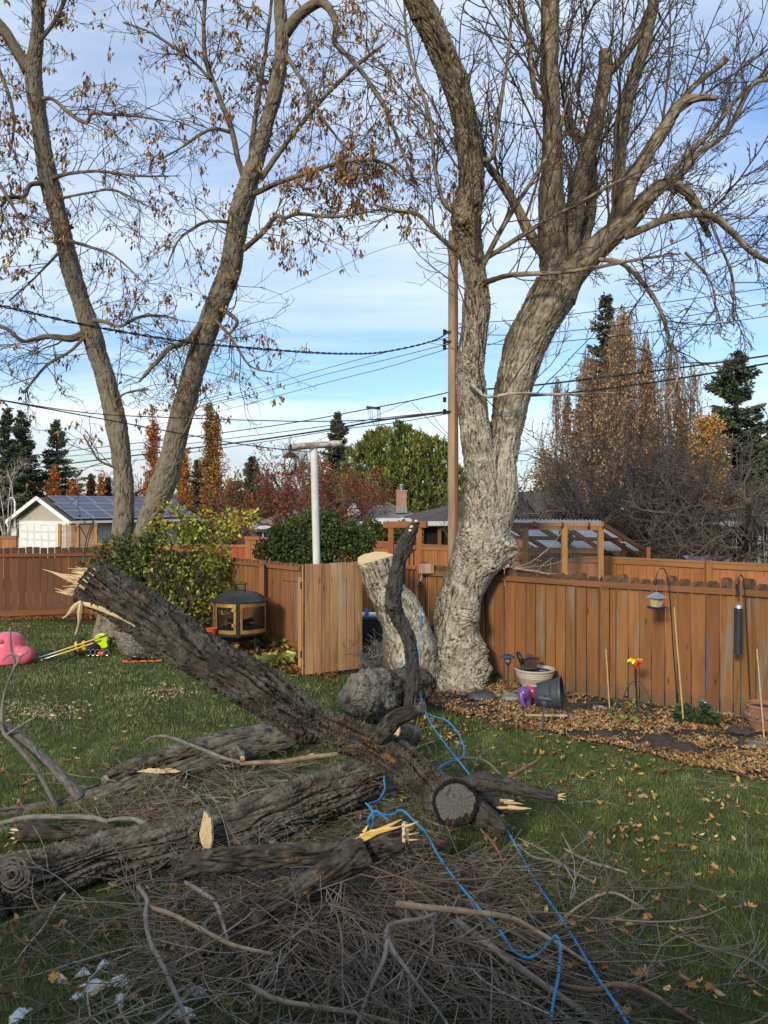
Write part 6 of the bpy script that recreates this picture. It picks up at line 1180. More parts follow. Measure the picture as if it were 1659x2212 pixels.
shrub('twiggy_hedge', 'dark brown leafless hedge beyond the fence between the crabapple trunks', 'hedge', 1420, [(1390, 1170, 25), (1430, 1165, 28), (1460, 1175, 22), (1340, 1180, 20)], 700, 22, .05, lambda P_, v, k: pick([(.08, .05, .035)], len(P_)), nst=260, r0=.012, stemcol=(.09, .065, .055))
# small leafy sprigs beside the fire pit
def sprig(name, label, px, py, n, L, cols, spread=.2, hgt=.25, cat='plant', leafL=.10):
    g0 = G(px, py); root = thing(name, label, cat, g0); P_ = []; Dd = []
    T = Tubes()
    for i in range(n):
        a = U01()*6.28; r = spread*math.sqrt(U01()); z = hgt*(.3+.8*U01())*(1-.5*r/spread); q = (g0.x+r*math.cos(a), g0.y+r*math.sin(a), z+.03); P_.append(q); Dd.append((math.cos(a)*.8, math.sin(a)*.8, .5*GS(.3, .5)))
        T.add([(g0.x+r*.2*math.cos(a), g0.y+r*.2*math.sin(a), .02), (g0.x+r*.7*math.cos(a), g0.y+r*.7*math.sin(a), z*.7), q], .003, .002, 4, (.1, .12, .05))
    T.obj('stems', M['twig'], root, kind='stuff'); cards('foliage', P_, Dd, leafL*rng.uniform(.7, 1.3, n), leafL*rng.uniform(.5, .8, n), pick(cols, n), M['leaf'], root)
    return root
sprig('hosta', 'yellow-green hosta clump at the lawn edge below the fire pit', 596, 1440, 34, .1, [(.34, .36, .09), (.45, .42, .12), (.25, .30, .07)], .26, .2, leafL=.24)
sprig('seedling', 'small yellow-leaved seedling right of the fire pit wheel', 603, 1405, 16, .1, [(.40, .36, .07), (.30, .32, .06)], .2, .3, leafL=.13)
sprig('seedling', 'yellow-leaved sprig under the fire pit beside its front leg', 470, 1416, 22, .1, [(.40, .36, .07), (.30, .32, .06)], .4, .4, leafL=.12)
sprig('weed', 'small green weed at the right foot of the forked tree', 1058, 1476, 30, .1, [(.06, .12, .03), (.09, .15, .04)], .14, .16, leafL=.09)
sprig('heuchera', 'low dark green scalloped plant at the foot of the bamboo cane', 1502, 1568, 130, .1, [(.035, .085, .03), (.05, .11, .04), (.025, .06, .025)], .26, .26, leafL=.10)
sprig('columbine', 'sparse blue-green plant below the glass flower', 1365, 1556, 44, .1, [(.05, .09, .06), (.08, .13, .06), (.05, .06, .07)], .30, .28, leafL=.08)
sprig('weed', 'bright green seedling leaves just below the sparse blue-green plant', 1352, 1571, 12, .1, [(.22, .32, .07), (.3, .36, .1)], .12, .14, leafL=.10)
sprig('weed', 'tiny dark green weed right of the small blue-grey lantern', 1186, 1538, 12, .1, [(.04, .08, .03)], .07, .1, leafL=.06)
# conifers
def spruce(label, px, top, hw, D, n=12000, cols=((.055, .07, .045), (.075, .10, .058), (.12, .135, .075)), dens=1., nm='spruce_tree', low=.06, L=.25, group=None):
    z1 = W(px, top, D).z; x0 = W(px, top, D).x; Rm = R(hw, D); root = thing(nm, label, 'tree', (x0, D, 0), group)
    b = B(); b.tube([(x0, D, 0), (x0+.05, D, z1*.5), (x0, D, z1*.98)], [.045*z1**.8, .03*z1**.8, .02], 10); b.obj('trunk', M['bark_crab'], root, smooth=True)
    T = Tubes(); P_ = []; Dd = []; z = z1*low
    per = max(4, int(n/ (z1*5)))
    while z < z1*.985:
        f = 1-z/z1; r = 1.25*Rm*(f**1.0)*random.uniform(.62, 1.15)+.08; nb = 6
        for j in range(nb):
            a = U01()*6.28; rr = r*random.uniform(.6, 1.08); up_ = .25 if f < .25 else -.12; pts = []
            for i in range(5): t = i/4; pts.append((x0+math.cos(a)*rr*t, D+math.sin(a)*rr*t, z+rr*t*up_+rr*.22*t*t))
            T.add(pts, .03*f+.008, .006, 3, (.06, .045, .035)); m = int(4+per*.12*rr/Rm*9)
            for _ in range(m):
                t = .12+.9*U01(); i = min(3, int(t*4)); q = pts[i]; w = pts[min(i+1, 4)]; u_ = t*4-i; p = tuple(q[k]+(w[k]-q[k])*u_+GS(0, .09*rr*.5 if k < 2 else .06) for k in range(3)); P_.append((p[0]*(1-.0), p[1], p[2]-.03)); s_ = GS(0, .8); Dd.append((math.cos(a+s_), math.sin(a+s_), GS(-.25, .4)))
        z += z1/ (26+z1*1.2)*random.uniform(.6, 1.3)
    m = len(P_); T.obj('branches', M['twig'], root, kind='stuff'); cards('needles', P_, Dd, L*rng.uniform(.5, 1.2, m), L*.42*rng.uniform(.6, 1.3, m), pick(cols, m, .25), M['needle'], root); return root
spruce('tallest spruce at the left edge, behind the thin pale saplings', 16, 872, 80, 60, 13000); spruce('spruce standing close right of the tallest one at the left edge', 46, 878, 78, 62, 12000)
spruce('single broad spruce above the garage with a clear gap on its left', 122, 905, 98, 64, 13000)
spruce('narrow spruce with bare lower trunk behind the T-shaped post', 729, 888, 84, 52, 12000, cols=((.07, .08, .045), (.11, .115, .06), (.15, .14, .08)))
spruce('tall spruce rising behind the orange birch at the right', 1308, 628, 150, 47, 18000, cols=((.06, .07, .04), (.09, .10, .055), (.13, .125, .07)), L=.3)
spruce('massive dark spruce at the right edge', 1590, 752, 190, 40, 24000, L=.27); spruce('lower dark spruce filling the right edge beside the massive one', 1690, 860, 120, 36, 12000)
spruce('dark spruce partly hidden behind the red crabapple', 545, 985, 80, 62, 7000); spruce('dark spruce between the columnar orange trees', 428, 990, 55, 66, 5000)
spruce('brownish conical tree behind the garage roof', 196, 1022, 22, 70, 3500, cols=((.12, .085, .045), (.09, .075, .04), (.15, .10, .05)), nm='conical_tree')
spruce('shorter brownish conical tree right beside the other one', 232, 1030, 20, 72, 3000, cols=((.10, .085, .06), (.08, .07, .05)), nm='conical_tree')
# mountain pine
pn_ = thing('pine_tree', 'broad bright green pine with upright candles behind the chimney', 'tree', (W(860, 1, 47).x, 47, 0)); x0 = W(860, 1, 47).x
b = B(); b.tube([(x0, 47, 0), (x0+.1, 47, 3.5), (x0, 47, 6.2)], [.25, .18, .06], 10); b.obj('trunk', M['bark_crab'], pn_, smooth=True)
PB_ = [(858, 948, 26), (838, 965, 30), (880, 965, 30), (905, 975, 25), (800, 975, 20), (790, 1000, 36), (830, 1000, 40), (870, 1000, 42), (915, 1000, 36), (945, 985, 22), (955, 1010, 30), (770, 1030, 34), (810, 1040, 42), (860, 1040, 48), (910, 1040, 44), (950, 1050, 34), (765, 1070, 32), (800, 1085, 38), (850, 1085, 42), (900, 1085, 42), (945, 1090, 34), (765, 1000, 20), (985, 1040, 26), (990, 1080, 30)]+[(a, b_, 9, 260) for a, b_ in ((858, 930), (843, 938), (880, 940), (803, 952), (795, 962), (908, 952), (940, 960), (958, 972), (780, 985), (822, 945), (925, 958))]
P_, v, k = blobs_points(PB_, 3300, 47, .9, .55, 1.1, .22); T = Tubes(); stems_to(T, (x0, 47), P_, 60, .06, (.06, .045, .03), .3, .3); T.obj('branches', M['twig'], pn_, kind='stuff')
m = len(P_); K = 11; Pp = np.repeat(P_, K, 0)+rng.normal(0, .05, (m*K, 3)); base = v*.55+np.array([0, 0, .9]); Dd = np.repeat(base, K, 0)+rng.normal(0, .38, (m*K, 3)); c = np.repeat(pick([(.12, .15, .04), (.19, .22, .055), (.28, .28, .08), (.08, .10, .03)], m, .2), K, 0)
Pp[:, 2] += np.tile(np.linspace(0, .32, K), m); cards('needles', Pp, Dd, rng.uniform(.16, .34, m*K), rng.uniform(.06, .11, m*K), c, M['needle'], pn_)
# columnar orange trees
def columnar(label, px, top, bot, hw, D, cols, n=3200, w=None, sparse=.35, cat='tree', nm='columnar_aspen'):
    z1 = W(px, top, D).z; z0 = W(px, bot, D).z; x0 = W(px, top, D).x; Rm = R(hw, D); root = thing(nm, label, cat, (x0, D, 0)); b = B(); b.tube([(x0, D, 0), (x0, D, z1*.6), (x0, D, z1)], [.12, .07, .015], 8); b.obj('trunk', M['bark_birch'], root, smooth=True)
    T = Tubes(); bp = []
    for i in range(90):
        z = z0*.4+(z1-z0*.4)*U01()**1.1; a = U01()*6.28; f = (z1-z)/(z1-z0*.4); r = Rm*min(1, .25+1.25*f)*random.uniform(.5, 1); pts = [(x0+math.cos(a)*r*t**.7, D+math.sin(a)*r*t**.7, z+t*(.6+1.6*f)*U01()**.3) for t in (0, .3, .6, 1)]
        if pts[-1][2] > z1: continue
        T.add(pts, .03*f+.008, .006, 3, (.14, .10, .07)); bp.append(pts)
    T.obj('branches', M['twig'], root, kind='stuff'); P2_ = []
    for _ in range(n):
        q = random.choice(bp); t = U01()*2.99; i = int(t); u_ = t-i; p = [q[i][k]+(q[i+1][k]-q[i][k])*u_+GS(0, .11) for k in range(3)]
        if p[2] > z0+(z1-z0)*.55 and U01() < sparse: continue
        P2_.append(p)
    m = len(P2_); P2_ = np.array(P2_); cards('foliage', P2_, rng.normal(size=(m, 3)), rng.uniform(.10, .2, m), rng.uniform(.09, .16, m), pick(cols, m, .2, w), M['leaf'], root); return root
org_ = [(.50, .19, .045), (.38, .12, .03), (.58, .28, .06)]; red_ = [(.30, .05, .025), (.42, .10, .03)]; yo = [(.34, .27, .05), (.22, .21, .045), (.44, .24, .05)]
columnar('tall orange columnar aspen seen between the two leaning trunks', 330, 878, 1080, 26, 58, org_+red_, 5200)
columnar('tallest columnar aspen, yellow-green low down and red at its tip, right of the leaning trunks', 452, 862, 1100, 24, 54, yo+red_, 6000); columnar('narrow reddish columnar aspen with a red tip beside the tallest one', 468, 885, 1090, 18, 56, red_+org_, 3600)
columnar('orange columnar aspen just right of the second leaning trunk', 398, 955, 1090, 24, 60, org_, 4200); columnar('short pale orange columnar tree left of the red crabapple', 499, 1030, 1100, 20, 62, [(.50, .27, .09), (.42, .21, .07)], 3400)
columnar('orange and red columnar tree in front of the single broad spruce', 117, 1005, 1085, 15, 60, org_+red_, 2600); columnar('small red columnar tree above the garage roof', 217, 1018, 1075, 10, 60, red_+org_, 1200, sparse=.1); columnar('low orange tree at the left of the garage ridge', 162, 1040, 1075, 20, 60, org_+red_, 1800)
# bare and half-bare trees
def baretree(name, label, base, D, H, n1, L0, prm, r0=.09, lean=0., trunkmat='bark_crab', leaf=None, forks=3, spread=.5, cat='tree', nleaf=1, fn=None, up0=1.2):
    x0 = W(base, 1, D).x; root = thing(name, label, cat, (x0, D, 0)); T = Tubes(); tips = []; P0 = []
    for k_ in range(forks):
        a = 6.28*k_/forks+U01(); d = norm((math.cos(a)*spread+lean, math.sin(a)*spread*.7, up0)); p = (x0, D, 0); pts = [p]; st = H/9
        for i in range(7): d = norm((d[0]+GS(0, .14), d[1]+GS(0, .14), d[2]+GS(0, .08)+.03)); p = tuple(p[j]+d[j]*st for j in range(3)); pts.append(p)
        rr = [r0*(1-i/9) for i in range(8)]; stem_w('trunk' if k_ == 0 else 'limb', M[trunkmat], pts, rr, root, ns=16, step=.12, amp=r0*.2, freq=5, lump=.03, seed=k_); P = catmull(pts, 30); along(T, tips, P, np.linspace(r0, r0*.2, 30), n1/H, L0, prm, t0=.28, r0=r0*.4); 
    T.obj('twigs', M['twig'], root, kind='stuff')
    if leaf:
        cols, cnt, size, off = leaf; P_ = [tips[random.randrange(len(tips))][0] for _ in range(cnt)]; P_ = np.array(P_)+rng.normal(0, off, (cnt, 3)); Dd = rng.normal(size=(cnt, 3))*.7+[0, 0, -.6]; cards('foliage', P_, Dd, size*rng.uniform(.6, 1.3, cnt), size*.65*rng.uniform(.6, 1.3, cnt), pick(cols, cnt), M['leaf'], root)
    return root, T, tips
crab = dict(wig=.30, lift=.0, col=(.15, .12, .10), rmin=.007, max=2, nc=(6, 4.4), ang=.95, sh=.65, up=.15)
baretree('crabapple_tree', 'tangled leafless crabapple with a stout leaning trunk, nearest the right edge', 1487, 20.5, 6.6, 38, 1.8, crab, .16, .18, forks=4, spread=.9, leaf=([(.20, .05, .03), (.14, .12, .04)], 260, .07, .05), up0=.9)
baretree('crabapple_tree', 'tangled leafless crabapple with straighter trunk left of the leaning one', 1415, 21.5, 6.6, 38, 1.8, crab, .15, -.12, forks=4, spread=.9, leaf=([(.20, .05, .03), (.14, .12, .04)], 220, .07, .05), up0=.9)
baretree('crabapple_tree', 'spreading leafless crabapple behind the pen roof right of the forked tree', 1310, 22.5, 6.4, 40, 2.0, crab, .13, -.1, forks=5, spread=1.2, up0=.8)
baretree('crabapple_tree', 'leafless crabapple reaching in from the right edge', 1640, 20.5, 6.6, 38, 1.7, crab, .14, -.1, forks=4, spread=1.1, up0=.8)
bare = dict(wig=.12, lift=.10, col=(.19, .165, .15), rmin=.010, max=2, nc=(4, 3), ang=.5, sh=.55, up=.9)
baretree('bare_poplar', 'thin bare grey poplar behind the hanging lantern', 640, 58, 8.6, 26, 2.2, bare, .10, .02, 'bark_birch', forks=4, spread=.22); baretree('bare_poplar', 'second bare grey poplar with dry tips right behind the post', 690, 60, 8.4, 22, 2.0, bare, .09, 0, 'bark_birch', forks=4, spread=.25)
baretree('bare_tree', 'small bare grey tree between the leaning trunks', 296, 78, 7.6, 24, 1.8, dict(bare, rmin=.014), .12, 0, 'bark_birch', forks=3, spread=.3)
baretree('bare_tree', 'hazy brown bare tree left of the leaning trunks above the garage', 262, 82, 7.4, 24, 2.2, dict(bare, rmin=.016, col=(.17, .13, .11)), .12, 0, 'bark_crab', forks=4, spread=.5)
redp = dict(wig=.22, lift=.02, col=(.15, .075, .06), rmin=.010, max=2, nc=(5, 3.4), ang=.8, sh=.55, up=.25)
baretree('red_crabapple', 'red-leaved crabapple with spreading branches behind the lantern', 640, 34, 6.2, 30, 2.0, redp, .14, 0, forks=5, spread=.95, leaf=([(.28, .055, .03), (.20, .045, .03), (.36, .09, .035), (.22, .10, .045)], 3600, .13, .16), up0=.75)
baretree('rust_tree', 'rust-coloured tree beside the narrow spruce, partly behind the post', 705, 40, 6.0, 26, 1.5, redp, .12, 0, forks=4, spread=.55, leaf=([(.30, .09, .035), (.24, .12, .045), (.18, .10, .04)], 4200, .15, .2)); baretree('rust_tree', 'dark reddish tree left of the red crabapple', 560, 46, 5.6, 26, 1.5, redp, .12, 0, forks=4, spread=.6, leaf=([(.16, .07, .035), (.22, .08, .035), (.10, .09, .04)], 3600, .16, .2))
sap = dict(wig=.10, lift=.05, col=(.36, .33, .29), rmin=.006, max=2, nc=(4, 3), ang=.6, sh=.5, up=.5)
baretree('birch_sapling', 'pale bare birch sapling with several stems at the left edge', 14, 33, 6.0, 18, 1.0, sap, .032, 0, 'bark_birch', forks=4, spread=.2, leaf=([(.42, .24, .07), (.36, .15, .05)], 160, .09, .1))
# weeping birch with orange leaves
def weeping(label, px, top, D, hw, n, cols, name='weeping_birch', leafn=5200, crown=1.0, tw=.02):
    x0 = W(px, 1, D).x; z1 = W(px, top, D).z; Rm = R(hw, D); root = thing(name, label, 'tree', (x0, D, 0)); T = Tubes(); LP = []
    stem_w('trunk', M['bark_birch'], [(x0, D, 0), (x0+.1, D, z1*.35), (x0-.05, D, z1*.7), (x0, D, z1)], [.2, .16, .09, .02], root, ns=18, step=.25, amp=.01, seed=4)
    ld_ = [(0, 0, 1.0)]+[(random.uniform(-.75, .75), random.uniform(-.6, .6), random.uniform(.70, .95)) for _ in range(7)]; xc, Dc, zc = x0, D, z1
    for i in range(n):
        q_ = ld_[i % 8]; x0 = xc+q_[0]*Rm; D = Dc+q_[1]*Rm; z1 = zc*q_[2]; z = z1*(.30+.68*U01()**.8); f = 1-z/z1; a = U01()*6.28; r = Rm*.72*min(1, 1.7*(f+.07)**.7)*U01()**.5*(.72+.5*float(pn((math.cos(a)*1.2, z*.5, px*.1)))); rise = random.uniform(.3, 1.4)*crown; pts = []
        for j in range(6): t = j/5; pts.append((x0+math.cos(a)*r*t+GS(0, .08), D+math.sin(a)*r*t+GS(0, .08), z+rise*math.sin(t*2.2)))
        T.add(pts, .035, .010, 3, (.20, .15, .11))
        for s_ in range(7):
            q = pts[random.randint(1, 5)]; L_ = random.uniform(.6, 2.4); st = [q]; p = q
            for j in range(4): p = (p[0]+GS(0, .07), p[1]+GS(0, .07), p[2]-L_/4); st.append(p)
            T.add(st, tw*.5, .006, 3, (.24, .15, .10))
            for j in range(max(1, leafn//(n*7))): t = U01()*3.99; k = int(t); LP.append(tuple(st[k][m]+(st[k+1][m]-st[k][m])*(t-k)+GS(0, .04) for m in range(3)))
    T.obj('twigs', M['twig'], root, kind='stuff'); m = len(LP); cards('foliage', LP, rng.normal(size=(m, 3))*.4+[0, 0, -1], rng.uniform(.09, .17, m), rng.uniform(.07, .12, m), pick(cols, m), M['leaf'], root)
weeping('tall weeping birch with coppery orange leaves right of the forked tree', 1345, 685, 42, 150, 420, [(.50, .33, .20), (.58, .38, .22), (.42, .26, .16)], leafn=12000); weeping('slimmer orange birch left of the tall weeping one', 1265, 790, 44, 95, 240, [(.46, .28, .16), (.40, .24, .13)], leafn=4500); weeping('weeping birch with sparse hanging orange tresses further right', 1450, 745, 45, 115, 170, [(.45, .24, .09), (.36, .17, .07)], leafn=3600)
columnar('golden orange tree in front of the massive dark spruce', 1530, 890, 1120, 62, 36, [(.55, .30, .06), (.48, .22, .05), (.42, .28, .08)], 7000, nm='golden_tree', sparse=0); columnar('golden brown tree low behind the crabapple tangle', 1420, 950, 1120, 60, 38, [(.36, .19, .07), (.42, .25, .08)], 5000, nm='golden_tree', sparse=0)
columnar('pale orange bush-like tree between the forked tree and the brown roof', 1180, 960, 1110, 45, 44, [(.38, .23, .12), (.3, .2, .12)], 2200, nm='golden_tree', sparse=.2)
# far-off belt of trees
n = 52000; x = rng.uniform(-110, 150, n); y = rng.uniform(84, 110, n); top = 4.2+1.9*fbm(np.stack([x*.09, x*0, x*0], -1), 3)+1.2*fbm(np.stack([x*.5, x*0+3, x*0], -1), 2); z = rng.random(n)**.8*np.maximum(top, 1.2)
hue = fbm(np.stack([x*.12, y*.0, x*0+9], -1), 2)[:, None]; c = np.where(hue > .12, pick([(.14, .10, .06), (.18, .12, .06)], n), np.where(hue < -.15, pick([(.04, .055, .032)], n), pick([(.10, .085, .06), (.075, .07, .05)], n)))
o = cards('distant_trees', np.stack([x, y, z], -1), rng.normal(size=(n, 3)), rng.uniform(.5, 1.0, n), rng.uniform(.35, .7, n), c, M['needle']); tag(o, 'far belt of brown and green trees behind the houses', 'trees')
# vines: dead tangle inside the gate opening
br_ = thing('bare_shrub', 'small bare twiggy shrub in front of the black bins in the gate opening', 'shrub', G(815, 1450)); T = Tubes(); tips = []; g0 = G(812, 1452)
for i in range(34): twig(T, tips, (g0.x+GS(0, .12), g0.y+GS(0, .08), 0), norm((GS(0, .45), GS(0, .3), 1)), random.uniform(.5, 1.0), .006, 0, dict(wig=.28, lift=-.05, col=(.20, .185, .17), rmin=.0035, max=2, nc=(4, 2), ang=.9, sh=.5))
T.obj('twigs', M['twig'], br_, kind='stuff')
T = Tubes(); tips = []     # pale vine sprays resting on the fence top right of the forked tree
for i in range(4): p = W(1108, 1228, 13.2); twig(T, tips, tuple(p), norm((1, GS(-.72, .06), GS(.02, .05))), random.uniform(.6, 1.1), .007, 0, dict(wig=.08, lift=.03, col=(.40, .34, .29), rmin=.003, max=1, nc=(3,), ang=.5, sh=.3))
tag(T.obj('pale_vine', M['twig'], None, origin=W(1108, 1232, 12.9)), 'pale leafless vine shoots lying along the fence top beside the forked tree', 'vine', kind='stuff')
# ============================================================ things standing about the yard
def V3(*a): return Vector(a)
# clothes post with lantern
q = W(684, 1215, 15.2); tp = thing('clothes_post', 'white-painted T-shaped clothesline pole behind the open gate', 'clothesline pole', (q.x, 15.2, 0)); top = W(678, 963, 15.2)
b = B(); b.tube([(q.x+.03, 15.2, 0), (q.x, 15.2, 1.9), tuple(top-V3(0, 0, .02))], .070, 20); b.obj('post', M['white_paint'], tp, smooth=True)
M['old_paint'] = wood('peeling_paint', (.55, .53, .49), (.40, .34, .28), grey=(.22, .13, .09), greyamt=.06, axis=0, var=.05, knots=False)
a_, c_ = W(628, 966, 14.9), W(736, 958, 15.45); ax = (c_-a_).normalized(); b = B(); b.tube([a_, a_+(c_-a_)*.5, c_], .062, 20, cap=False); b.obj('crossbar', M['old_paint'], tp, smooth=True)
b = B(); b.tube([a_+ax*.004, c_-ax*.004], .050, 16); b.obj('bar_hollow', M['dark'], tp)
b = B(); b.tube([c_-ax*.19, c_-ax*.13], .068, 20); b.obj('collar', M['old_paint'], tp)
b = B(); b.tube([a_+V3(-.02, 0, .03), a_+V3(-.05, 0, -.03), a_+V3(-.02, 0, -.09), a_+V3(.02, 0, -.05)], .009, 6); b.obj('hook', M['black_metal'], tp)
lc = W(627, 1000, 14.85); ln = thing('hanging_lantern', 'bronze scrollwork lantern with frosted glass hanging from the T-shaped post', 'lantern', lc)
bronze = flat('bronze', (.10, .045, .028), .45, .6, var=.3); s = R(1, 14.85)
b = B(); b.lathe([(.0, 24*s), (3*s, 23.5*s), (10*s, 20*s), (14*s, 15.5*s), (17.5*s, 14*s), (17.5*s, 13*s), (9*s, 12.6*s)], 28, lc); b.obj('cap', bronze, ln, smooth=True)
b = B(); b.tube([lc+V3(0, 0, 23*s), lc+V3(.01, 0, 27*s), lc+V3(-.01, 0, 31*s), lc+V3(.0, 0, 34*s)], .010, 6); b.obj('ring', M['black_metal'], ln)
fr_ = flat('frosted_glass', (.62, .66, .68), .25, var=.12, scale=14, bump=.3); b = B(); b.lathe([(8*s, -19*s), (11.3*s, -13*s), (13.2*s, -4*s), (12.6*s, 5*s), (10*s, 12.5*s)], 28, lc); b.obj('glass', fr_, ln, smooth=True)
b = B(); b.lathe([(7.5*s, -19*s), (8*s, -22*s), (14.5*s, -22.4*s), (15*s, -24*s), (6*s, -25.5*s), (0, -26*s)], 28, lc); b.obj('base', bronze, ln, smooth=True)
b = B()
for k in range(6):
    for sg in (-1, 1):
        P_ = []
        for i in range(13):
            t = i/12; z = -19+31*t; r = (8+5.6*math.sin(math.pi*(t*.85+.05))); a = k*math.pi/3+sg*.52*math.sin(math.pi*t)*1.0; P_.append(lc+V3(math.cos(a)*r*s*1.04, math.sin(a)*r*s*1.04, z*s))
        b.tube(P_, .0058, 5)
    P_ = []
    for i in range(22):
        ph = i/21*7.5; rr_ = (5.2-ph*.62)*s; a = k*math.pi/3+math.cos(ph)*rr_/(13*s); P_.append(lc+V3(math.cos(a)*13.7*s, math.sin(a)*13.7*s, -6*s+math.sin(ph)*rr_))
    b.tube(P_, .0052, 5)
b.obj('scrollwork', bronze, ln, smooth=True)
# fire pit
DF = 16.2; fc = W(519, 1330, DF); fp = thing('fire_pit', 'round fire pit with black dome lid and brass-framed mesh doors on wheels', 'fire pit', (fc.x, DF, 0)); zt = W(519, 1297, DF).z; zb = W(519, 1361, DF).z; Rf = R(62, DF)
b = B(); b.lathe([(Rf*1.03, 0), (Rf*1.03, .025), (Rf*.93, .03), (Rf*.86, .07), (Rf*.62, .15), (Rf*.35, .185), (0, .20)], 40, (fc.x, DF, zt)); b.obj('lid', M['black_metal'], fp, smooth=True)
b = B(); hz = zt+.17
for sx in (-1, 1): b.tube([V3(fc.x+sx*.10, DF-.0, hz), V3(fc.x+sx*.10, DF, hz+.20)], .016, 8); b.tube([V3(fc.x+sx*.10, DF-.0, hz+.16), V3(fc.x+sx*.16, DF, hz+.17)], .012, 6)
b.tube([V3(fc.x-.12, DF, hz+.16), V3(fc.x+.12, DF, hz+.16)], .018, 8); b.tube([V3(fc.x-.1, DF, hz+.04), V3(fc.x+.1, DF, hz+.04)], .012, 8); b.obj('handle', M['black_metal'], fp, smooth=True)
brass = flat('rusty_brass', (.50, .28, .10), .42, .7, var=.45, scale=4, bump=.2)
def meshmat():
    m, nt, bb = nodes('wire_mesh'); T = NT(nt); c = T.n('ShaderNodeUVMap').outputs[0]; return m
b = B(); nm = 96; rows = 18                 # expanded-metal mesh, real diagonal wires
for sg in (-1, 1):
    for k in range(nm):
        P_ = [V3(fc.x+Rf*.97*math.cos(a), DF+Rf*.97*math.sin(a), zb+.03+(zt-zb-.03)*t) for t in (0, .33, .66, 1) for a in [2*math.pi*k/nm+sg*t*2*math.pi*9/nm]]
        if min(p.y for p in P_) > DF+.1: continue
        b.tube(P_, .0055, 3, cap=False)
b.obj('mesh_screen', M['black_metal'], fp)
def arc_strip(a0, a1, z0, z1, r, th=.012, n=8):
    bb = B(); vs = []
    for i in range(n+1): a = math.radians(a0+(a1-a0)*i/n); vs += [(fc.x+r*math.cos(a), DF+r*math.sin(a), z0), (fc.x+r*math.cos(a), DF+r*math.sin(a), z1), (fc.x+(r-th)*math.cos(a), DF+(r-th)*math.sin(a), z0), (fc.x+(r-th)*math.cos(a), DF+(r-th)*math.sin(a), z1)]
    for i in range(n): k = i*4; bb.add([], []) if False else None; bb.f += [(k, k+4, k+5, k+1), (k+2, k+3, k+7, k+6), (k+1, k+5, k+7, k+3), (k, k+2, k+6, k+4)]; bb.m += [0]*4
    bb.v = vs; return bb
for a0, a1, nmz in ((-178, -140, 'side_frame'), (-136, -88, 'door_frame'), (-80, -20, 'door_frame')):
    for (s0, s1, z0, z1) in ((a0, a1, zt-.075, zt-.01), (a0, a1, zb, zb+.075), (a0, a0+4.5, zb+.075, zt-.075), (a1-4.5, a1, zb+.075, zt-.075)): arc_strip(s0, s1, z0, z1, Rf*1.005).obj(nmz, brass, fp)
arc_strip(-86.5, -81.5, zb-.03, zt, Rf*1.03, .03, 2).obj('mullion', M['black_metal'], fp)
for z in (zb+.14, zt-.16): arc_strip(-96, -90, z, z+.07, Rf*1.03, .02, 2).obj('hinge', brass, fp)
arc_strip(-137.5, -134, (zb+zt)/2-.03, (zb+zt)/2+.05, Rf*1.03, .03, 2).obj('latch', brass, fp)
b = B(); b.lathe([(Rf*.98, 0), (Rf*.98, -.03), (Rf*.8, -.14), (Rf*.4, -.19), (0, -.2)][::-1], 36, (fc.x, DF, zb)); b.lathe([(Rf*1.04, -.035), (Rf*1.04, .005)], 36, (fc.x, DF, zb)); b.obj('bowl', M['black_metal'], fp, smooth=True)
b = B(); b.lathe([(Rf*.80, 0), (Rf*.75, .02)], 28, (fc.x, DF, zb+.04)); b.obj('ash_bed', M['dark'], fp)
for k in range(5): b = B(); a = U01()*6.28; b.beam((fc.x+.25*math.cos(a), DF+.2*math.sin(a), zb+.08), (fc.x-.3*math.cos(a+.3), DF-.2*math.sin(a), zb+.22), .07, .07); b.obj('charred_wood', M['bark_dark'], fp)
for sx, sy in ((-.62, -.62), (.62, -.62), (.62, .62), (-.62, .62)):
    p = V3(fc.x+sx*Rf, DF+sy*Rf, 0); b = B(); b.tube([V3(p.x, p.y, zb-.02), V3(p.x, p.y, .10)], .021, 8); b.obj('leg', M['black_metal'], fp, smooth=True)
    b = B(); b.lathe([(.0, -.03), (.10, -.03), (.115, -.015), (.115, .015), (.10, .03), (0, .03)], 20, (p.x+.05, p.y, .115), Matrix.Rotation(math.pi/2, 3, 'Y')); b.obj('wheel', M['black_plastic'], fp, smooth=True)
b = B(); b.tube([V3(fc.x-.62*Rf, DF-.62*Rf, .3), V3(fc.x+.62*Rf, DF-.62*Rf, .3)], .014, 6); b.tube([V3(fc.x-.9*Rf, DF-Rf*.9, zb-.03), V3(fc.x+.2*Rf, DF-Rf*1.05, zb-.05)], .014, 6); b.obj('crossbar', M['black_metal'], fp)
og = flat('orange_plastic', (.75, .10, .03), .45, var=.1); p = W(457, 1358, 15.7); b = B(); b.lathe([(.085, 0), (.11, .13), (.12, .14)], 18, (p.x, p.y, p.z-.13)); tag(b.obj('orange_pot', og, origin=p, smooth=True), 'small orange pot hanging at the left underside of the fire pit', 'pot')
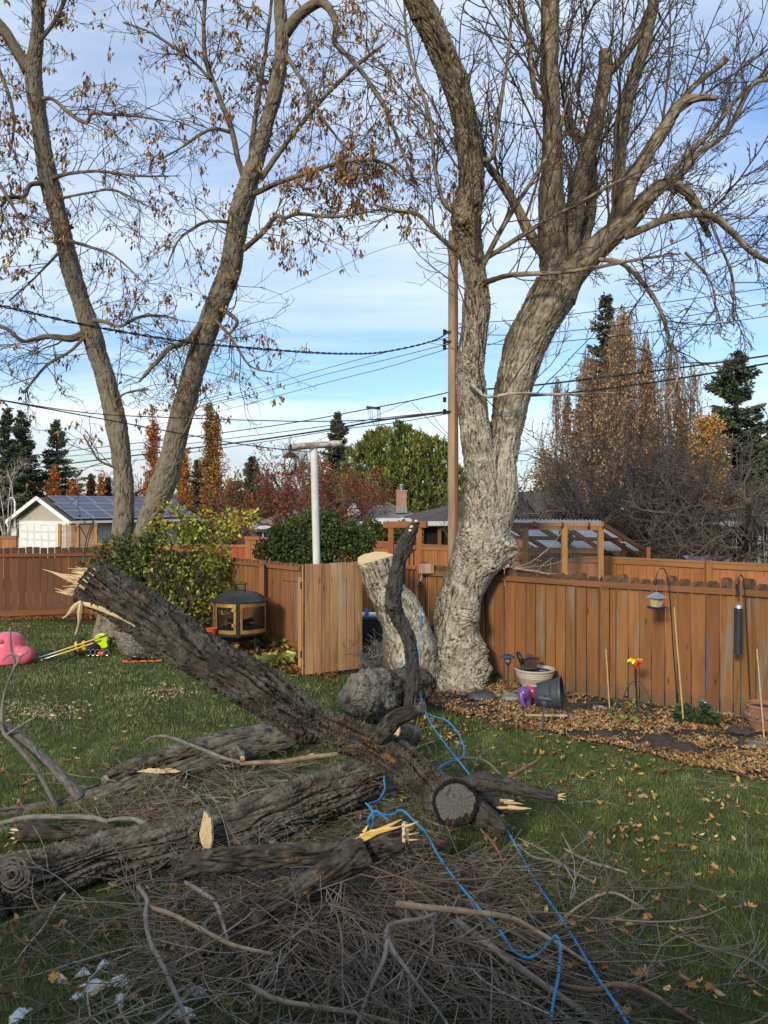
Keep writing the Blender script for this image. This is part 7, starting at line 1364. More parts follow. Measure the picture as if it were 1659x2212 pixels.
# aggregate planter
def aggregate():
    m, nt, bb = nodes('aggregate'); T = NT(nt); c = T.coord(); vo = T.n('ShaderNodeTexVoronoi'); T.l(c, vo.inputs['Vector']); vo.inputs['Scale'].default_value = 42; cr = T.n('ShaderNodeSeparateColor'); T.l(vo.outputs['Color'], cr.inputs[0])
    r = T.n('ShaderNodeValToRGB'); T.l(cr.outputs[0], r.inputs[0]); e = r.color_ramp.elements; e[0].color = (.10, .085, .07, 1); e[1].color = (.62, .56, .48, 1); k = e.new(.4); k.color = (.34, .28, .23, 1); k = e.new(.7); k.color = (.46, .37, .30, 1); r.color_ramp.interpolation = 'CONSTANT'
    T.l(T.mix(T.rng(vo.outputs['Distance'], .35, .6), r.outputs[0], (.10, .09, .08)), bb.inputs['Base Color']); bb.inputs['Roughness'].default_value = .8; T.bump(bb, vo.outputs['Distance'], -.8, .012); return m
g0 = G(288, 1416); g0 = V3(g0.x, g0.y+.4, 0); s = R(1.06, g0.y-.35); hgt = (1416-1372)*s; pl_ = thing('concrete_planter', 'round pebble-aggregate concrete planter filled with dry leaves', 'planter', g0)
b = B(); b.lathe([(38*s, 0), (42*s, .10), (47*s, hgt*.55), (49*s, hgt*.93), (49.5*s, hgt), (47*s, hgt+.025), (42*s, hgt+.02), (41*s, hgt-.06)], 48, g0, wob=.004); b.obj('bowl', aggregate(), pl_, smooth=True)
b = B(); b.lathe([(41*s, hgt-.05), (20*s, hgt-.02)], 30, g0); b.obj('soil', M['soil'], pl_); n = 260; aa = rng.random(n)*6.28; r_ = 40*s*np.sqrt(rng.random(n)); leaflitter('leaves', None, g0.x+r_*np.cos(aa), g0.y+r_*np.sin(aa), hgt-.02+.03*rng.random(n), .085, [(.30, .14, .06), (.42, .25, .13)], parent=pl_)

bb_ = G(352, 1418); b = B(); b.sphere((bb_.x-.0, bb_.y+.25, .16), (.14, .12, .17), 10, 14); tag(b.obj('field_stone', M['brick'], origin=bb_, smooth=True), 'rounded tan stone beside the planter and the blue bag', 'stone')
# helmet
hv_ = flat('hi_vis', (.68, .95, .02), .35, var=.05, bump=0); g0 = G(216, 1404); he = thing('safety_helmet', 'fluorescent yellow-green climbing helmet lying against the planter', 'helmet', g0); c = V3(g0.x-.01, g0.y+.12, .16); rot = Matrix.Rotation(-1.25, 3, 'X') @ Matrix.Rotation(.2, 3, 'Y')
b = B(); b.lathe([(.155, 0), (.153, .06), (.135, .11), (.095, .15), (.045, .172), (0, .178)], 28, c, rot); b.obj('shell', hv_, he, smooth=True); b = B(); b.lathe([(.12, .002), (.155, -.008), (.165, 0), (.155, .01)], 28, c, rot); b.obj('rim', hv_, he, smooth=True)
for (u_, w_2) in ((-.05, .05), (.06, .0), (-.01, -.07)): b = B(); p = c+rot @ V3(u_, w_2, .155-abs(u_)*.35); b.box(p, (.045, .02, .012), rot); b.obj('vent', M['dark'], he)
b = B(); b.sphere(c+V3(.16, .0, .0), (.06, .05, .09), 8, 10); b.obj('ear_muff', M['black_plastic'], he, smooth=True); b = B(); b.tube([c+V3(.13, -.05, .05), c+V3(.2, -.05, -.02), c+V3(.16, -.07, -.12)], .010, 6); b.obj('strap', M['black_plastic'], he)
# poles
yel = flat('yellow_fibreglass', (.62, .40, .10), .4, var=.15)
for i, (p, q_, r_, z, lb) in enumerate((((85, 1421), (214, 1378), .017, .04, 'long yellow pruning pole with a grey lower section lying on the lawn'), ((95, 1424), (200, 1390), .016, .05, 'second yellow pruning pole lying beside the long one'))):
    a_ = G(*p, z); c_ = G(*q_, z); c_.y = a_.y+(c_.x-a_.x)*.9*(1 if i == 0 else .7); c_.x = (q_[0]-CX)/F*c_.y; t = thing('pruning_pole', lb, 'pole', a_); c_.z = .16 if i == 0 else .10
    zc = 3-(q_[1]-1090)/F*c_.y; c_.z = max(.05, zc)
    m_ = a_.lerp(c_, .28); b = B(); b.tube([a_, m_], r_*1.1, 10); b.obj('sleeve', M['steel'], t, smooth=True); b = B(); b.tube([m_, c_], r_, 10); b.obj('shaft', yel, t, smooth=True); b = B(); b.tube([c_, c_+(c_-a_).normalized()*.16], r_*1.1, 10); b.obj('tip', M['grey_plastic'], t, smooth=True)
a_ = G(124, 1429, .03); c_ = G(172, 1412, .05); b = B(); b.tube([a_, c_, c_+(c_-a_)*.25+V3(0, 0, .03)], .016, 10); tag(b.obj('grey_tube', M['grey_plastic'], origin=a_, smooth=True), 'short dark grey tube lying in front of the yellow poles', 'tube')
g0 = G(185, 1420); gb = thing('gear_bag', 'black climbing gear bag with a yellow stripe and loose harness lying on the lawn', 'bag', g0); b = B(); c = V3(g0.x-.06, g0.y+.2, .15)
b.sphere(c, (.27, .18, .15), 12, 18); b.sphere(c+V3(-.12, 0, .06), (.13, .16, .14), 8, 12); 
for v_i, v_ in enumerate(b.v): d_ = .02*math.sin(v_i*1.7); b.v[v_i] = (v_[0]+d_, v_[1], max(.01, v_[2]+d_*.6))
b.obj('body', flat('bag_fabric', (.02, .02, .022), .75, var=.3, bump=.8), gb, smooth=True); ystr = flat('yellow_fabric', (.80, .52, .01), .6, var=.1)
for dx, w in ((-.03, .07), (-.17, .05)):
    b = B(); P_ = [c+V3(dx+.02*i, -.185*math.cos((i-2)*.6), .155*math.sin(.35+i*.0+((4-i)/4-.5)*1.9)) for i in range(5)]
    for p0, p1 in zip(P_, P_[1:]): b.beam(p0+V3(0, -.015, 0), p1+V3(0, -.015, 0), .012, w, up=(1, 0, 0)) if False else b.beam(p0+V3(0, -.012, 0), p1+V3(0, -.012, 0), w, .012, up=(0, 1, 0))
    b.obj('stripe', ystr, gb)
b = B()
for k in range(9): b.tube([V3(c.x+.15+.05*k*.6+.05*math.cos(t), c.y-.12+.04*math.sin(t*2+k), .05+.04*abs(math.sin(t+k))) for t in np.linspace(0, 5.5+k*.2, 14)], .013 if k % 2 else .008, 6)
b.obj('harness', M['black_plastic'], gb, smooth=True); b = B()
for k in range(5): 
    cc = V3(c.x+.1+.09*k, c.y-.17, .09); b.tube([cc+V3(.045*math.cos(t), 0, .06*math.sin(t)) for t in np.linspace(0, 6.28, 14)], .006, 5)
b.obj('carabiner', M['steel'], gb, smooth=True)
b = B(); p = G(212, 1415, .05); b.box(p+V3(.04, .06, .02), (.12, .08, .07)); tag(b.obj('orange_pouch', og, origin=p, bevel=.01), 'small orange-red pouch lying between the gear bag and the planter', 'pouch')
g0 = G(305, 1428); sw = thing('hand_saw', 'orange and black chainsaw scabbard with a black glove lying in front of the planter', 'saw', g0); a_ = G(240+26, 1429, .03); c_ = G(350, 1426, .04)
b = B(); b.beam(a_, c_, .11, .03); b.obj('blade_cover', og, sw, bevel=.01)
for t in (.22, .45, .68, .86): b = B(); p = a_.lerp(c_, t); b.beam(p-V3(.05, .06, -.02), p+V3(.05, .06, .02), .06, .02); b.obj('strap', M['black_plastic'], sw)
b = B(); b.sphere(a_.lerp(c_, .32)+V3(0, .05, .08), (.14, .09, .06), 8, 12); b.sphere(a_.lerp(c_, .5)+V3(0, .04, .06), (.09, .06, .04), 8, 10); b.obj('glove', M['black_plastic'], sw, smooth=True)
g0 = G(341, 1418); bg2 = thing('rope_bag', 'blue throw-line bag with orange cord beside the planter', 'bag', g0); b = B(); b.lathe([(.10, 0), (.14, .04), (.135, .13), (.10, .19), (.05, .21)], 20, g0+V3(0, .12, 0), wob=.06); b.obj('bag', flat('blue_fabric', (.03, .16, .55), .7, var=.3, bump=.6), bg2, smooth=True)
b = B()
for k in range(4): b.tube([g0+V3(.07*math.cos(t*1.3+k), .08+.05*math.sin(t+k), .19+.03*math.sin(2*t+k)+k*.012) for t in np.linspace(0, 6, 14)], .012, 6)
b.obj('cord', og, bg2, smooth=True)
# pink turtle-like sandbox toy
g0 = G(-8, 1442); pk = thing('pink_toy', 'rounded pink plastic riding toy cut off by the left edge', 'toy', V3(g0.x, g0.y+.4, 0)); c = V3(g0.x, g0.y+.45, 0); pm = flat('pink_plastic', (.72, .12, .19), .35, var=.12, bump=.05)
b = B(); b.lathe([(.40, 0), (.46, .05), (.47, .16), (.43, .24), (.36, .30), (.31, .36), (.29, .46), (.22, .54), (.10, .58), (0, .585)], 40, c, wob=.03); b.obj('body', pm, pk, smooth=True)
b = B(); b.sphere(c+V3(.38, -.18, .17), (.20, .17, .17), 12, 18); b.sphere(c+V3(.30, -.20, .28), (.10, .09, .08), 10, 12); b.obj('wheel_arch', pm, pk, smooth=True)
b = B(); b.sphere(c+V3(-.02, -.26, .45), (.10, .09, .05), 10, 14); b.obj('knob', pm, pk, smooth=True)
# black bins in the gateway
g0 = V3(W(812, 1, 15.4).x, 15.4, 0); bn = thing('compost_bin', 'black plastic compost bin with a pale lid edge seen through the gate opening', 'bin', g0); b = B(); b.box((g0.x, 15.6, .40), (.72, .62, .8), None, .92); b.obj('bin', M['black_plastic'], bn, bevel=.03)
b = B(); b.box((g0.x, 15.6, .83), (.76, .66, .07)); b.obj('lid', M['grey_plastic'], bn, bevel=.02); b = B(); b.box((g0.x-.15, 15.45, .89), (.40, .3, .05)); b.obj('tray', M['white_paint'], bn, bevel=.01)
for k in range(4): b = B(); b.box((g0.x-.27+k*.18, 15.275, .4), (.03, .03, .7)); b.obj('rib', M['black_plastic'], bn)
b = B(); b.lathe([(.04, 0), (.045, .1), (.015, .14), (.015, .16)], 12, W(792, 1330, 15.3)); tag(b.obj('blue_bottle', flat('blue_plastic', (.06, .16, .6), .3), origin=W(792, 1330, 15.3), smooth=True), 'small blue bottle standing on the bin beside the gate', 'bottle')
# ------------------------------------------------------------ the garden bed
def gz(px, py): p = G(px, py, .05); return p
def pathlight(label, base, topy, capw, D=None, col=M['grey_plastic'], glass=(.42, .36, .30), sol=True, tiltx=0.):
    p = gz(*base); H = W(base[0], topy, p.y).z-.05; w = R(capw, p.y); t = thing('path_light', label, 'garden light', p); rot = Matrix.Rotation(tiltx, 3, 'Y')
    def q(v): return p+rot @ V3(*v)
    hb = H-w*1.35
    b = B(); b.tube([q((0, 0, -.04)), q((0, 0, hb))], .013, 10); b.obj('stake', col, t, smooth=True)
    b = B(); b.lathe([(.014, hb-.02), (w*.3, hb), (w*.42, hb+.03), (w*.42, hb+.045)], 24, p, rot); b.obj('cup', col, t, smooth=True)
    gm = flat('lamp_glass', glass, .2, var=.1, bump=0); b = B(); b.lathe([(w*.33, hb+.04), (w*.34, H-w*.42)], 20, p, rot); b.obj('lens', gm, t, smooth=True)
    for k in range(6): a = k*math.pi/3; b = B(); b.tube([q((w*.40*math.cos(a), w*.40*math.sin(a), hb+.03)), q((w*.40*math.cos(a), w*.40*math.sin(a), H-w*.38))], .004, 5); b.obj('bar', col, t)
    for zz in (hb+.06, H-w*.62): b = B(); b.tube([q((w*.41*math.cos(a), w*.41*math.sin(a), zz)) for a in np.linspace(0, 6.283, 20)], .004, 5); b.obj('hoop', col, t)
    b = B(); b.lathe([(w*.42, H-w*.46), (w*.98, H-w*.44), (w, H-w*.36), (w*.72, H-w*.20), (w*.45, H-w*.08), (0, H-w*.05)], 32, p, rot); b.obj('cap', col, t, smooth=True)
    if sol: b = B(); b.box(q((0, -.01, H-w*.05)), (w*.6, w*.6, .008), rot); b.obj('solar_cell', M['dark'], t)
    return t
pathlight('taller dark grey path light standing between the pale pot and the forked tree', (1097, 1500), 1413, 16.5, glass=(.55, .50, .44)); pathlight('small blue-grey path light nearer the lawn in front of the tipped pot', (1171, 1574), 1502, 16, col=flat('bluegrey_metal', (.10, .125, .17), .45, .3, var=.1), glass=(.36, .30, .22), tiltx=.09)
p = gz(1519, 1549); t = thing('tilted_light', 'silver dome garden light tilted over by the fence', 'garden light', p); c = W(1522, 1517, p.y); rot = Matrix.Rotation(.45, 3, 'Y'); w = R(14, p.y); b = B(); b.lathe([(w, 0), (w*.98, .012), (w*.6, .035), (w*.35, .05), (0, .055)], 28, c, rot); b.obj('cap', M['steel'], t, smooth=True); b = B(); b.tube([c-V3(0, 0, .01), V3(c.x-.04, p.y, .03)], .012, 8); b.obj('stake', M['black_plastic'], t)
# pale ribbed pot
p = gz(1161, 1500); p.y += .22; s = R(1, p.y); pt = thing('cream_pot', 'cream ribbed flower pot with a rusty toy engine inside', 'flower pot', p); cream = flat('cream_glaze', (.52, .45, .37), .5, var=.12); Hh = W(1161, 1446, p.y).z-.03
b = B(); b.lathe([(24*s, 0), (27*s, .06), (37*s, Hh*.62), (38.5*s, Hh*.66), (38*s, Hh*.69), (40*s, Hh*.73), (39.5*s, Hh*.77), (41.5*s, Hh*.82), (41*s, Hh*.86), (43*s, Hh*.92), (44*s, Hh*.97), (43*s, Hh), (40*s, Hh), (38*s, Hh*.9), (36*s, Hh*.8)], 44, p); b.obj('pot', cream, pt, smooth=True); b = B(); b.lathe([(37.5*s, Hh*.88), (15*s, Hh*.9)], 30, p); b.obj('soil', M['soil'], pt)
tr_ = thing('toy_engine', 'rusty black toy steam engine tipped up in the cream pot', 'toy', p+V3(-.15, 0, Hh*.9)); c = p+V3(-.11, -.05, Hh*.9); rust = flat('rusty_iron', (.07, .05, .045), .7, .3, var=.5, scale=14)
b = B(); b.box(c+V3(.0, 0, .10), (.24, .14, .13), Matrix.Rotation(-.12, 3, 'Y')); b.obj('cab', rust, tr_, bevel=.006)
for k in range(4): b = B(); b.box(c+V3(-.07+.05*k, -.072, .11), (.025, .01, .05)); b.obj('window_slot', M['dark'], tr_)
b = B(); b.box(c+V3(.02, 0, .18), (.30, .17, .025), Matrix.Rotation(-.12, 3, 'Y')); b.obj('roof', rust, tr_); b = B(); b.lathe([(.0, -.03), (.10, -.03), (.115, -.01), (.115, .01), (.10, .03), (.05, .035), (0, .035)], 24, c+V3(-.13, 0, .20), Matrix.Rotation(1.2, 3, 'Y')); b.obj('wheel', M['black_metal'], tr_, smooth=True)
b = B(); b.tube([c+V3(-.05, 0, .2), c+V3(.0, 0, .25), c+V3(.07, 0, .22)], .03, 10); b.obj('boiler', rust, tr_, smooth=True)
b = B(); b.tube([p+V3(.05, -.1, Hh*.95), p+V3(.15, -.13, Hh*.92)], .02, 8); b.obj('blue_handle', flat('navy', (.03, .035, .12), .4), tr_, smooth=True)
# black tipped pot
p = gz(1190, 1530); s = R(1, p.y); ax = V3(.93, -.30, .10).normalized(); rot = ax.to_track_quat('Z', 'Y').to_matrix(); c = V3(W(1166, 1497, p.y+.1).x, p.y+.12, .20); bp = thing('tipped_pot', 'dark grey plastic pot lying on its side with soil spilling out', 'flower pot', p)
b = B(); L_ = .38; b.lathe([(.0, 0), (.17, 0), (.185, .02), (.225, L_*.5), (.25, L_*.86), (.26, L_*.88), (.275, L_*.9), (.275, L_), (.255, L_), (.24, L_*.85), (.21, L_*.5)], 40, c-ax*.05, rot); b.obj('pot', flat('charcoal_pot', (.045, .05, .056), .5, var=.15), bp, smooth=True)
b = B(); b.lathe([(.235, 0), (.18, .03), (.12, .09), (0, .10)], 26, c-ax*.05+ax*.23, rot, wob=.1); b.obj('root_ball', M['soil'], bp, smooth=True); b = B(); q_ = c+ax*.36; b.lathe([(.30, 0), (.24, .05), (.12, .10), (0, .12)], 26, (q_.x+.02, q_.y-.05, .02), wob=.15); b.obj('spilled_soil', M['soil'], bp, smooth=True)
# painted elephant
p = gz(1143, 1527); el = thing('elephant_ornament', 'purple and pink painted elephant ornament beside the tipped pot', 'garden ornament', p); pur = flat('purple_paint', (.16, .07, .26), .3, var=.3); pnk = flat('pink_paint', (.50, .04, .13), .3, var=.3); s = R(1, p.y)
b = B(); b.sphere(p+V3(.09, .06, .21), (.17, .11, .11), 12, 18); b.obj('body', pnk, el, smooth=True); b = B(); b.sphere(p+V3(-.08, -.02, .20), (.095, .09, .10), 12, 16); b.tube([p+V3(-.12, -.06, .20), p+V3(-.13, -.10, .12), p+V3(-.10, -.12, .05), p+V3(-.07, -.13, .03)], [.055, .042, .030, .024], 12); b.obj('head', pur, el, smooth=True)
for sx in (-.02, .04): b = B(); b.sphere(p+V3(sx, -.06 if sx < 0 else .08, .20), (.05, .02, .085), 8, 12, Matrix.Rotation(.4, 3, 'Z')); b.obj('ear', pur, el, smooth=True)
for dx, dy, m_ in ((-.01, -.02, pur), (.0, .10, pnk), (.17, -.01, pnk), (.18, .11, pnk)): b = B(); b.tube([p+V3(dx, dy, .16), p+V3(dx, dy, .06), p+V3(dx, dy, -.01)], [.046, .037, .043], 12); b.obj('leg', m_, el, smooth=True)
b = B(); b.lathe([(.10, 0), (.09, .02), (0, .03)], 20, p+V3(.08, .06, .30), wob=.1); b.obj('saddle', flat('tan_crust', (.45, .33, .22), .8), el, smooth=True)
# turtles
def turtle(label, base, sc, shell, headdir, mats):
    p = gz(*base); t = thing('turtle_ornament', label, 'garden ornament', p); b = B(); b.lathe([(1.02*sc, .0), (1.0*sc, .08*sc), (.86*sc, .22*sc), (.62*sc, .36*sc), (.3*sc, .44*sc), (0, .46*sc)], 30, p+V3(0, 0, .03)); o = b.obj('shell', mats, t, smooth=True)
    for v in o.data.vertices: v.co.y *= .75
    b = B()
    for k in range(7):
        a = k/6*6.28; r_ = .0 if k == 6 else .5*sc; cc = p+V3(r_*math.cos(a), r_*.75*math.sin(a), .03+(.44 if k == 6 else .36)*sc); P_ = [cc+V3(.2*sc*math.cos(u_), .15*sc*math.sin(u_), .015-(.07*sc if k < 6 else 0)*math.cos(u_-a)) for u_ in np.linspace(0, 6.283, 7)]; b.tube(P_, .006, 5)
    b.obj('scute', mats, t); b = B(); b.sphere(p+V3(headdir*1.22*sc, -.15*sc, .09), (.26*sc, .2*sc, .2*sc), 8, 12); b.obj('head', mats, t, smooth=True)
    for a in (.7, 2.4, 3.9, 5.5): b = B(); b.sphere(p+V3(math.cos(a)*.95*sc, math.sin(a)*.75*sc, .045), (.26*sc, .17*sc, .07*sc), 6, 10, Matrix.Rotation(a, 3, 'Z')); b.obj('flipper', mats, t, smooth=True)
turtle('larger dark slate turtle ornament nearest the forked tree', (1040, 1511), .22, None, -1, flat('slate', (.06, .06, .062), .6, var=.35, bump=.4)); turtle('smaller grey-green turtle ornament at the foot of the taller path light', (1103, 1514), .145, None, -1, flat('verdigris', (.22, .26, .22), .6, var=.4, bump=.4))
# glass flower
p = gz(1377, 1540); gf = thing('glass_flower', 'red and yellow glass flower on a black stake', 'garden ornament', p); tp_ = W(1373, 1442, p.y); b = B(); b.tube([p-V3(0, 0, .03), tp_], .012, 8); b.tube([tp_-V3(0, 0, .25), tp_], [.012, .018], 8); b.obj('stake', M['black_metal'], gf, smooth=True)
red = flat('red_glass', (.62, .045, .015), .12, var=.25, bump=0); yl_ = flat('yellow_glass', (.85, .68, .02), .12, var=.15, bump=0); b = B(); b.lathe([(.012, -.02), (.035, .02), (.042, .06), (.03, .10)], 16, tp_); b.obj('bulb', red, gf, smooth=True)
for k in range(5):
    a = k*6.283/5+.3; P_ = [tp_+V3(math.cos(a)*r_, math.sin(a)*r_, z_) for r_, z_ in ((.02, .06), (.055, .10), (.095, .095), (.115, .07))]; b = B()
    b.tube(P_, [.026, .03, .022, .006], 8); b.obj('petal', yl_ if k in (0, 2, 3) else red, gf, smooth=True)
b = B(); b.tube([W(1362, 1422, p.y-.02), tp_+V3(0, 0, .06)], .010, 6); b.obj('stamen', yl_, gf)
# canes
for i, (a_, c_, r_, lb) in enumerate((((1317, 1534), (1309, 1402), .0095, 'short thin bamboo cane leaning at the fence post'), ((1477, 1566), (1456, 1311), .012, 'tall bamboo cane leaning beside the hanging square feeder'), ((1651, 1600), (1635, 1402), .011, 'pale reed cane standing in front of the terracotta pot'))):
    p = gz(*a_); q_ = W(c_[0], c_[1], p.y+.15); b = B(); n_ = 9; P_ = [p.lerp(q_, k/n_) for k in range(n_+1)]; b.tube(P_, [r_*(1-.03*k) for k in range(n_+1)], 8)
    for k in range(1, n_): b.tube([p.lerp(q_, k/n_-.004), p.lerp(q_, k/n_+.004)], r_*1.3*(1-.03*k), 8)
    tag(b.obj('bamboo_cane', flat('bamboo%d' % i, (.52, .36, .17), .5, var=.2, scale=9), origin=p, smooth=True), lb, 'cane')
# iron hoop and ground hose
p0, p1 = gz(1344, 1536), gz(1408, 1548); b = B(); P_ = [p0.lerp(p1, t)+V3(0, 0, .46*math.sin(math.pi*t)**.45) for t in np.linspace(0, 1, 20)]; b.tube(P_, .007, 6); tag(b.obj('wire_hoop', rust, origin=p0, smooth=True), 'thin arched iron hoop stuck in the bed right of the glass flower', 'hoop')
P_ = [gz(1228, 1530)+V3(0, 0, .03), gz(1270, 1527)+V3(0, 0, .05), gz(1320, 1523)+V3(0, 0, .05), gz(1365, 1521)+V3(0, 0, .06), gz(1410, 1528)+V3(0, 0, .04)]; b = B(); b.tube([tuple(p) for p in catmull(P_, 30)], .013, 8); tag(b.obj('green_stake', flat('green_coating', (.03, .07, .045), .4), origin=P_[0], smooth=True), 'green plastic-coated plant stake lying along the fence foot', 'stake')
# shepherd hooks and feeders
def hook(label, base, pts, r=.0085):
    p = gz(*base); t = thing('shepherd_hook', label, 'plant hook', p); D = p.y; P_ = [tuple(p-V3(0, 0, .05))]+[tuple(W(x, y, D)) for x, y in pts]; b = B(); b.tube([tuple(q) for q in catmull(P_, 70)], r, 8); b.obj('rod', M['black_metal'], t, smooth=True); b = B(); b.tube([p+V3(-.10, 0, .0), p+V3(-.10, 0, -.06)], .008, 6); b.tube([p+V3(-.11, 0, .03), p+V3(.01, 0, .03)], .008, 6); b.obj('foot', M['black_metal'], t, smooth=True); return D
D1 = hook('taller black shepherd hook carrying the square seed feeder', (1463, 1541), [(1460, 1480), (1454, 1400), (1450, 1330), (1445, 1270), (1441, 1243), (1434, 1229), (1427, 1228), (1420, 1237), (1417, 1250), (1418, 1262), (1414, 1262), (1411, 1254)]); D2 = hook('second black shepherd hook at the right carrying the long tube feeder', (1623, 1556), [(1619, 1480), (1615, 1400), (1611, 1320), (1608, 1262), (1604, 1246), (1599, 1242), (1595, 1252), (1594, 1272), (1597, 1282), (1592, 1280), (1591, 1262)])
c = W(1418, 1305, D1-.0); s = R(1, D1); fd = thing('seed_feeder', 'square hopper bird feeder with grey roof hanging from the taller hook', 'bird feeder', c); rz = Matrix.Rotation(.6, 3, 'Z'); b = B(); b.tube([W(1418, 1264, D1), W(1418, 1280, D1)], .003, 5); b.obj('wire', M['steel'], fd)
b = B(); S_ = 17*s; b.add([c+rz @ V3(x*S_, y*S_, 14*s) for x, y in ((-1, -1), (1, -1), (1, 1), (-1, 1))]+[c+rz @ V3(x*S_*.42, y*S_*.42, 22*s) for x, y in ((-1, -1), (1, -1), (1, 1), (-1, 1))]+[c+V3(0, 0, 27*s)], [(3, 2, 1, 0), (0, 1, 5, 4), (1, 2, 6, 5), (2, 3, 7, 6), (3, 0, 4, 7), (4, 5, 8), (5, 6, 8), (6, 7, 8), (7, 4, 8)]); b.obj('roof', flat('feeder_roof', (.20, .235, .29), .5, var=.2), fd)
b = B(); b.box(c+V3(0, 0, 4*s), (15*s, 15*s, 20*s), rz, 1.35); b.obj('hopper', flat('seed_plastic', (.50, .43, .24), .35, var=.25, scale=12), fd); b = B(); b.box(c+V3(0, 0, -8*s), (26*s, 26*s, 3*s), rz, 1.1); b.box(c+V3(0, 0, -5.8*s), (29*s, 29*s, 1.5*s), rz); b.obj('tray', flat('navy_tray', (.02, .03, .075), .4), fd)
c = W(1595, 1360, D2); td = thing('tube_feeder', 'long black mesh tube bird feeder hanging from the right hook', 'bird feeder', c); s = R(1, D2); rt = Matrix.Rotation(.02, 3, 'Y'); b = B(); b.lathe([(8.2*s, -51*s), (8.2*s, 46*s)], 16, c, rt); b.obj('tube', M['black_plastic'], td, smooth=True); b = B(); 
for k in range(14): a = k/14*6.283; b.tube([c+V3(8.9*s*math.cos(a), 8.9*s*math.sin(a), -52*s), c+V3(8.9*s*math.cos(a), 8.9*s*math.sin(a), 47*s)], .0025, 4)
for k in range(26): z = -51*s+k*98*s/25; b.tube([c+V3(9*s*math.cos(a), 9*s*math.sin(a), z) for a in np.linspace(0, 6.283, 15)], .0025, 4)
b.obj('mesh', M['grey_plastic'], td); b = B(); b.lathe([(9.6*s, 46*s), (9.4*s, 50*s), (7*s, 54*s), (0, 56*s)], 18, c, rt); b.obj('cap', M['steel'], td, smooth=True); b = B(); b.tube([c+V3(9*s, 0, 44*s), W(1603, 1290, D2), W(1598, 1276, D2), c+V3(-2*s, 0, 80*s)], .004, 5); b.obj('handle_wire', M['steel'], td)
# blue broom handle behind the boards gap
b = B(); q_ = W(1527, 1372, 11.49); b.box(q_+V3(0, 0, 0), (.03, .012, .016)); b.box(W(1527, 1430, 11.49), (.016, .008, .82)); tag(b.obj('blue_strip', flat('blue_strip', (.07, .13, .36), .5), origin=q_), 'narrow blue strip showing in a gap of the fence boards', 'strip')
# terracotta pot
p = gz(1651, 1582); p = V3(p.x+.05, p.y+.1, 0); s = R(1, p.y); tc_ = flat('terracotta', (.30, .145, .10), .85, var=.4, scale=7, bump=.5); tpot = thing('terracotta_pot', 'big weathered terracotta pot with relief pattern cut off by the right edge', 'flower pot', p)
Hh = W(1650, 1520, p.y).z; b = B(); b.lathe([(24*s, 0), (31*s, .10), (36*s, Hh*.55), (37*s, Hh*.9), (40*s, Hh*.92), (40.5*s, Hh*.98), (38*s, Hh), (35*s, Hh*.98), (34*s, Hh*.8)], 40, p); b.obj('pot', tc_, tpot, smooth=True); b = B(); b.lathe([(35*s, Hh*.86), (10*s, Hh*.88)], 24, p); b.obj('soil', M['soil'], tpot)
for k in range(12): a = k/12*6.283+.2; b = B(); b.sphere(p+V3(36.5*s*math.cos(a), 36.5*s*math.sin(a), Hh*.66), (.035, .035, .035), 6, 8); b.obj('relief_knob', tc_, tpot, smooth=True)
for zz in (.50, .80): b = B(); b.tube([p+V3(36.6*s*math.cos(a), 36.6*s*math.sin(a), Hh*zz) for a in np.linspace(0, 6.283, 30)], .008, 5); b.obj('relief_band', tc_, tpot, smooth=True)
# iron disc stand
p = gz(1602, 1610); s = R(1, p.y); ir = flat('cast_iron', (.075, .062, .055), .75, .2, var=.4, scale=16, bump=.5); st = thing('plant_stand', 'rusty cast-iron disc stand with a spike standing on a stone slab', 'plant stand', p); b = B(); b.lathe([(14*s, .0), (13*s, .025), (4*s, .05), (3.5*s, .06)], 28, p); b.obj('base', ir, st, smooth=True); b = B(); b.tube([p+V3(0, 0, .04), p+V3(0, 0, .18)], [.035, .028], 12); b.obj('stem', ir, st, smooth=True)
b = B(); n_ = 40; zz = .19; Rw = 28*s
for r0_, r1_ in ((.80, 1.0), (.0, .32)): b.lathe([(Rw*r1_, zz-.008), (Rw*r1_, zz+.012), (max(.001, Rw*r0_), zz+.012), (max(.001, Rw*r0_), zz-.008)], n_, p)
b.obj('disc', ir, st, smooth=False)
for k in range(6): a = k*math.pi/3+.3; b = B(); b.beam(p+V3(math.cos(a)*Rw*.3, math.sin(a)*Rw*.3, zz), p+V3(math.cos(a)*Rw*.85, math.sin(a)*Rw*.85, zz), .045, .014); b.obj('spoke', ir, st)
b = B(); b.tube([p+V3(0, 0, .19), p+V3(.01, 0, .30), p+V3(.03, 0, .42)], [.028, .018, .008], 10); b.obj('spike', ir, st, smooth=True)
b = B(); b.box(p+V3(.16, .02, -.0), (.42, .34, .05), Matrix.Rotation(.3, 3, 'Z')); tag(b.obj('stone_slab', M['stucco'] if False else flat('slab', (.19, .18, .16), .9, var=.3, bump=.6), origin=p), 'flat grey stone slab beneath the iron disc stand', 'slab')
for (x_, y_, r_, lb) in ((1293, 1528, .06, 'pale grey stone at the fence foot behind the tipped pot'), (1062, 1502, .05, 'small stone beside the slate turtle'), (1115, 1493, .05, 'brown stick-like stone left of the cream pot')):
    p = gz(x_, y_); b = B(); b.sphere(p, (r_*1.6, r_, r_*.5), 6, 10); tag(b.obj('stone', flat('stone%d' % x_, (.28, .28, .27) if x_ > 1200 else (.18, .14, .11), .85), origin=p, smooth=True), lb, 'stone')
b = B(); p = gz(1012, 1498); b.box(p+V3(0, 0, .02), (.22, .09, .03), Matrix.Rotation(.3, 3, 'Z') @ Matrix.Rotation(.2, 3, 'Y')); tag(b.obj('wood_offcut', M['cutpale'], origin=p, bevel=.01), 'pale wood chip lying on the leaves at the foot of the forked tree', 'wood chip')
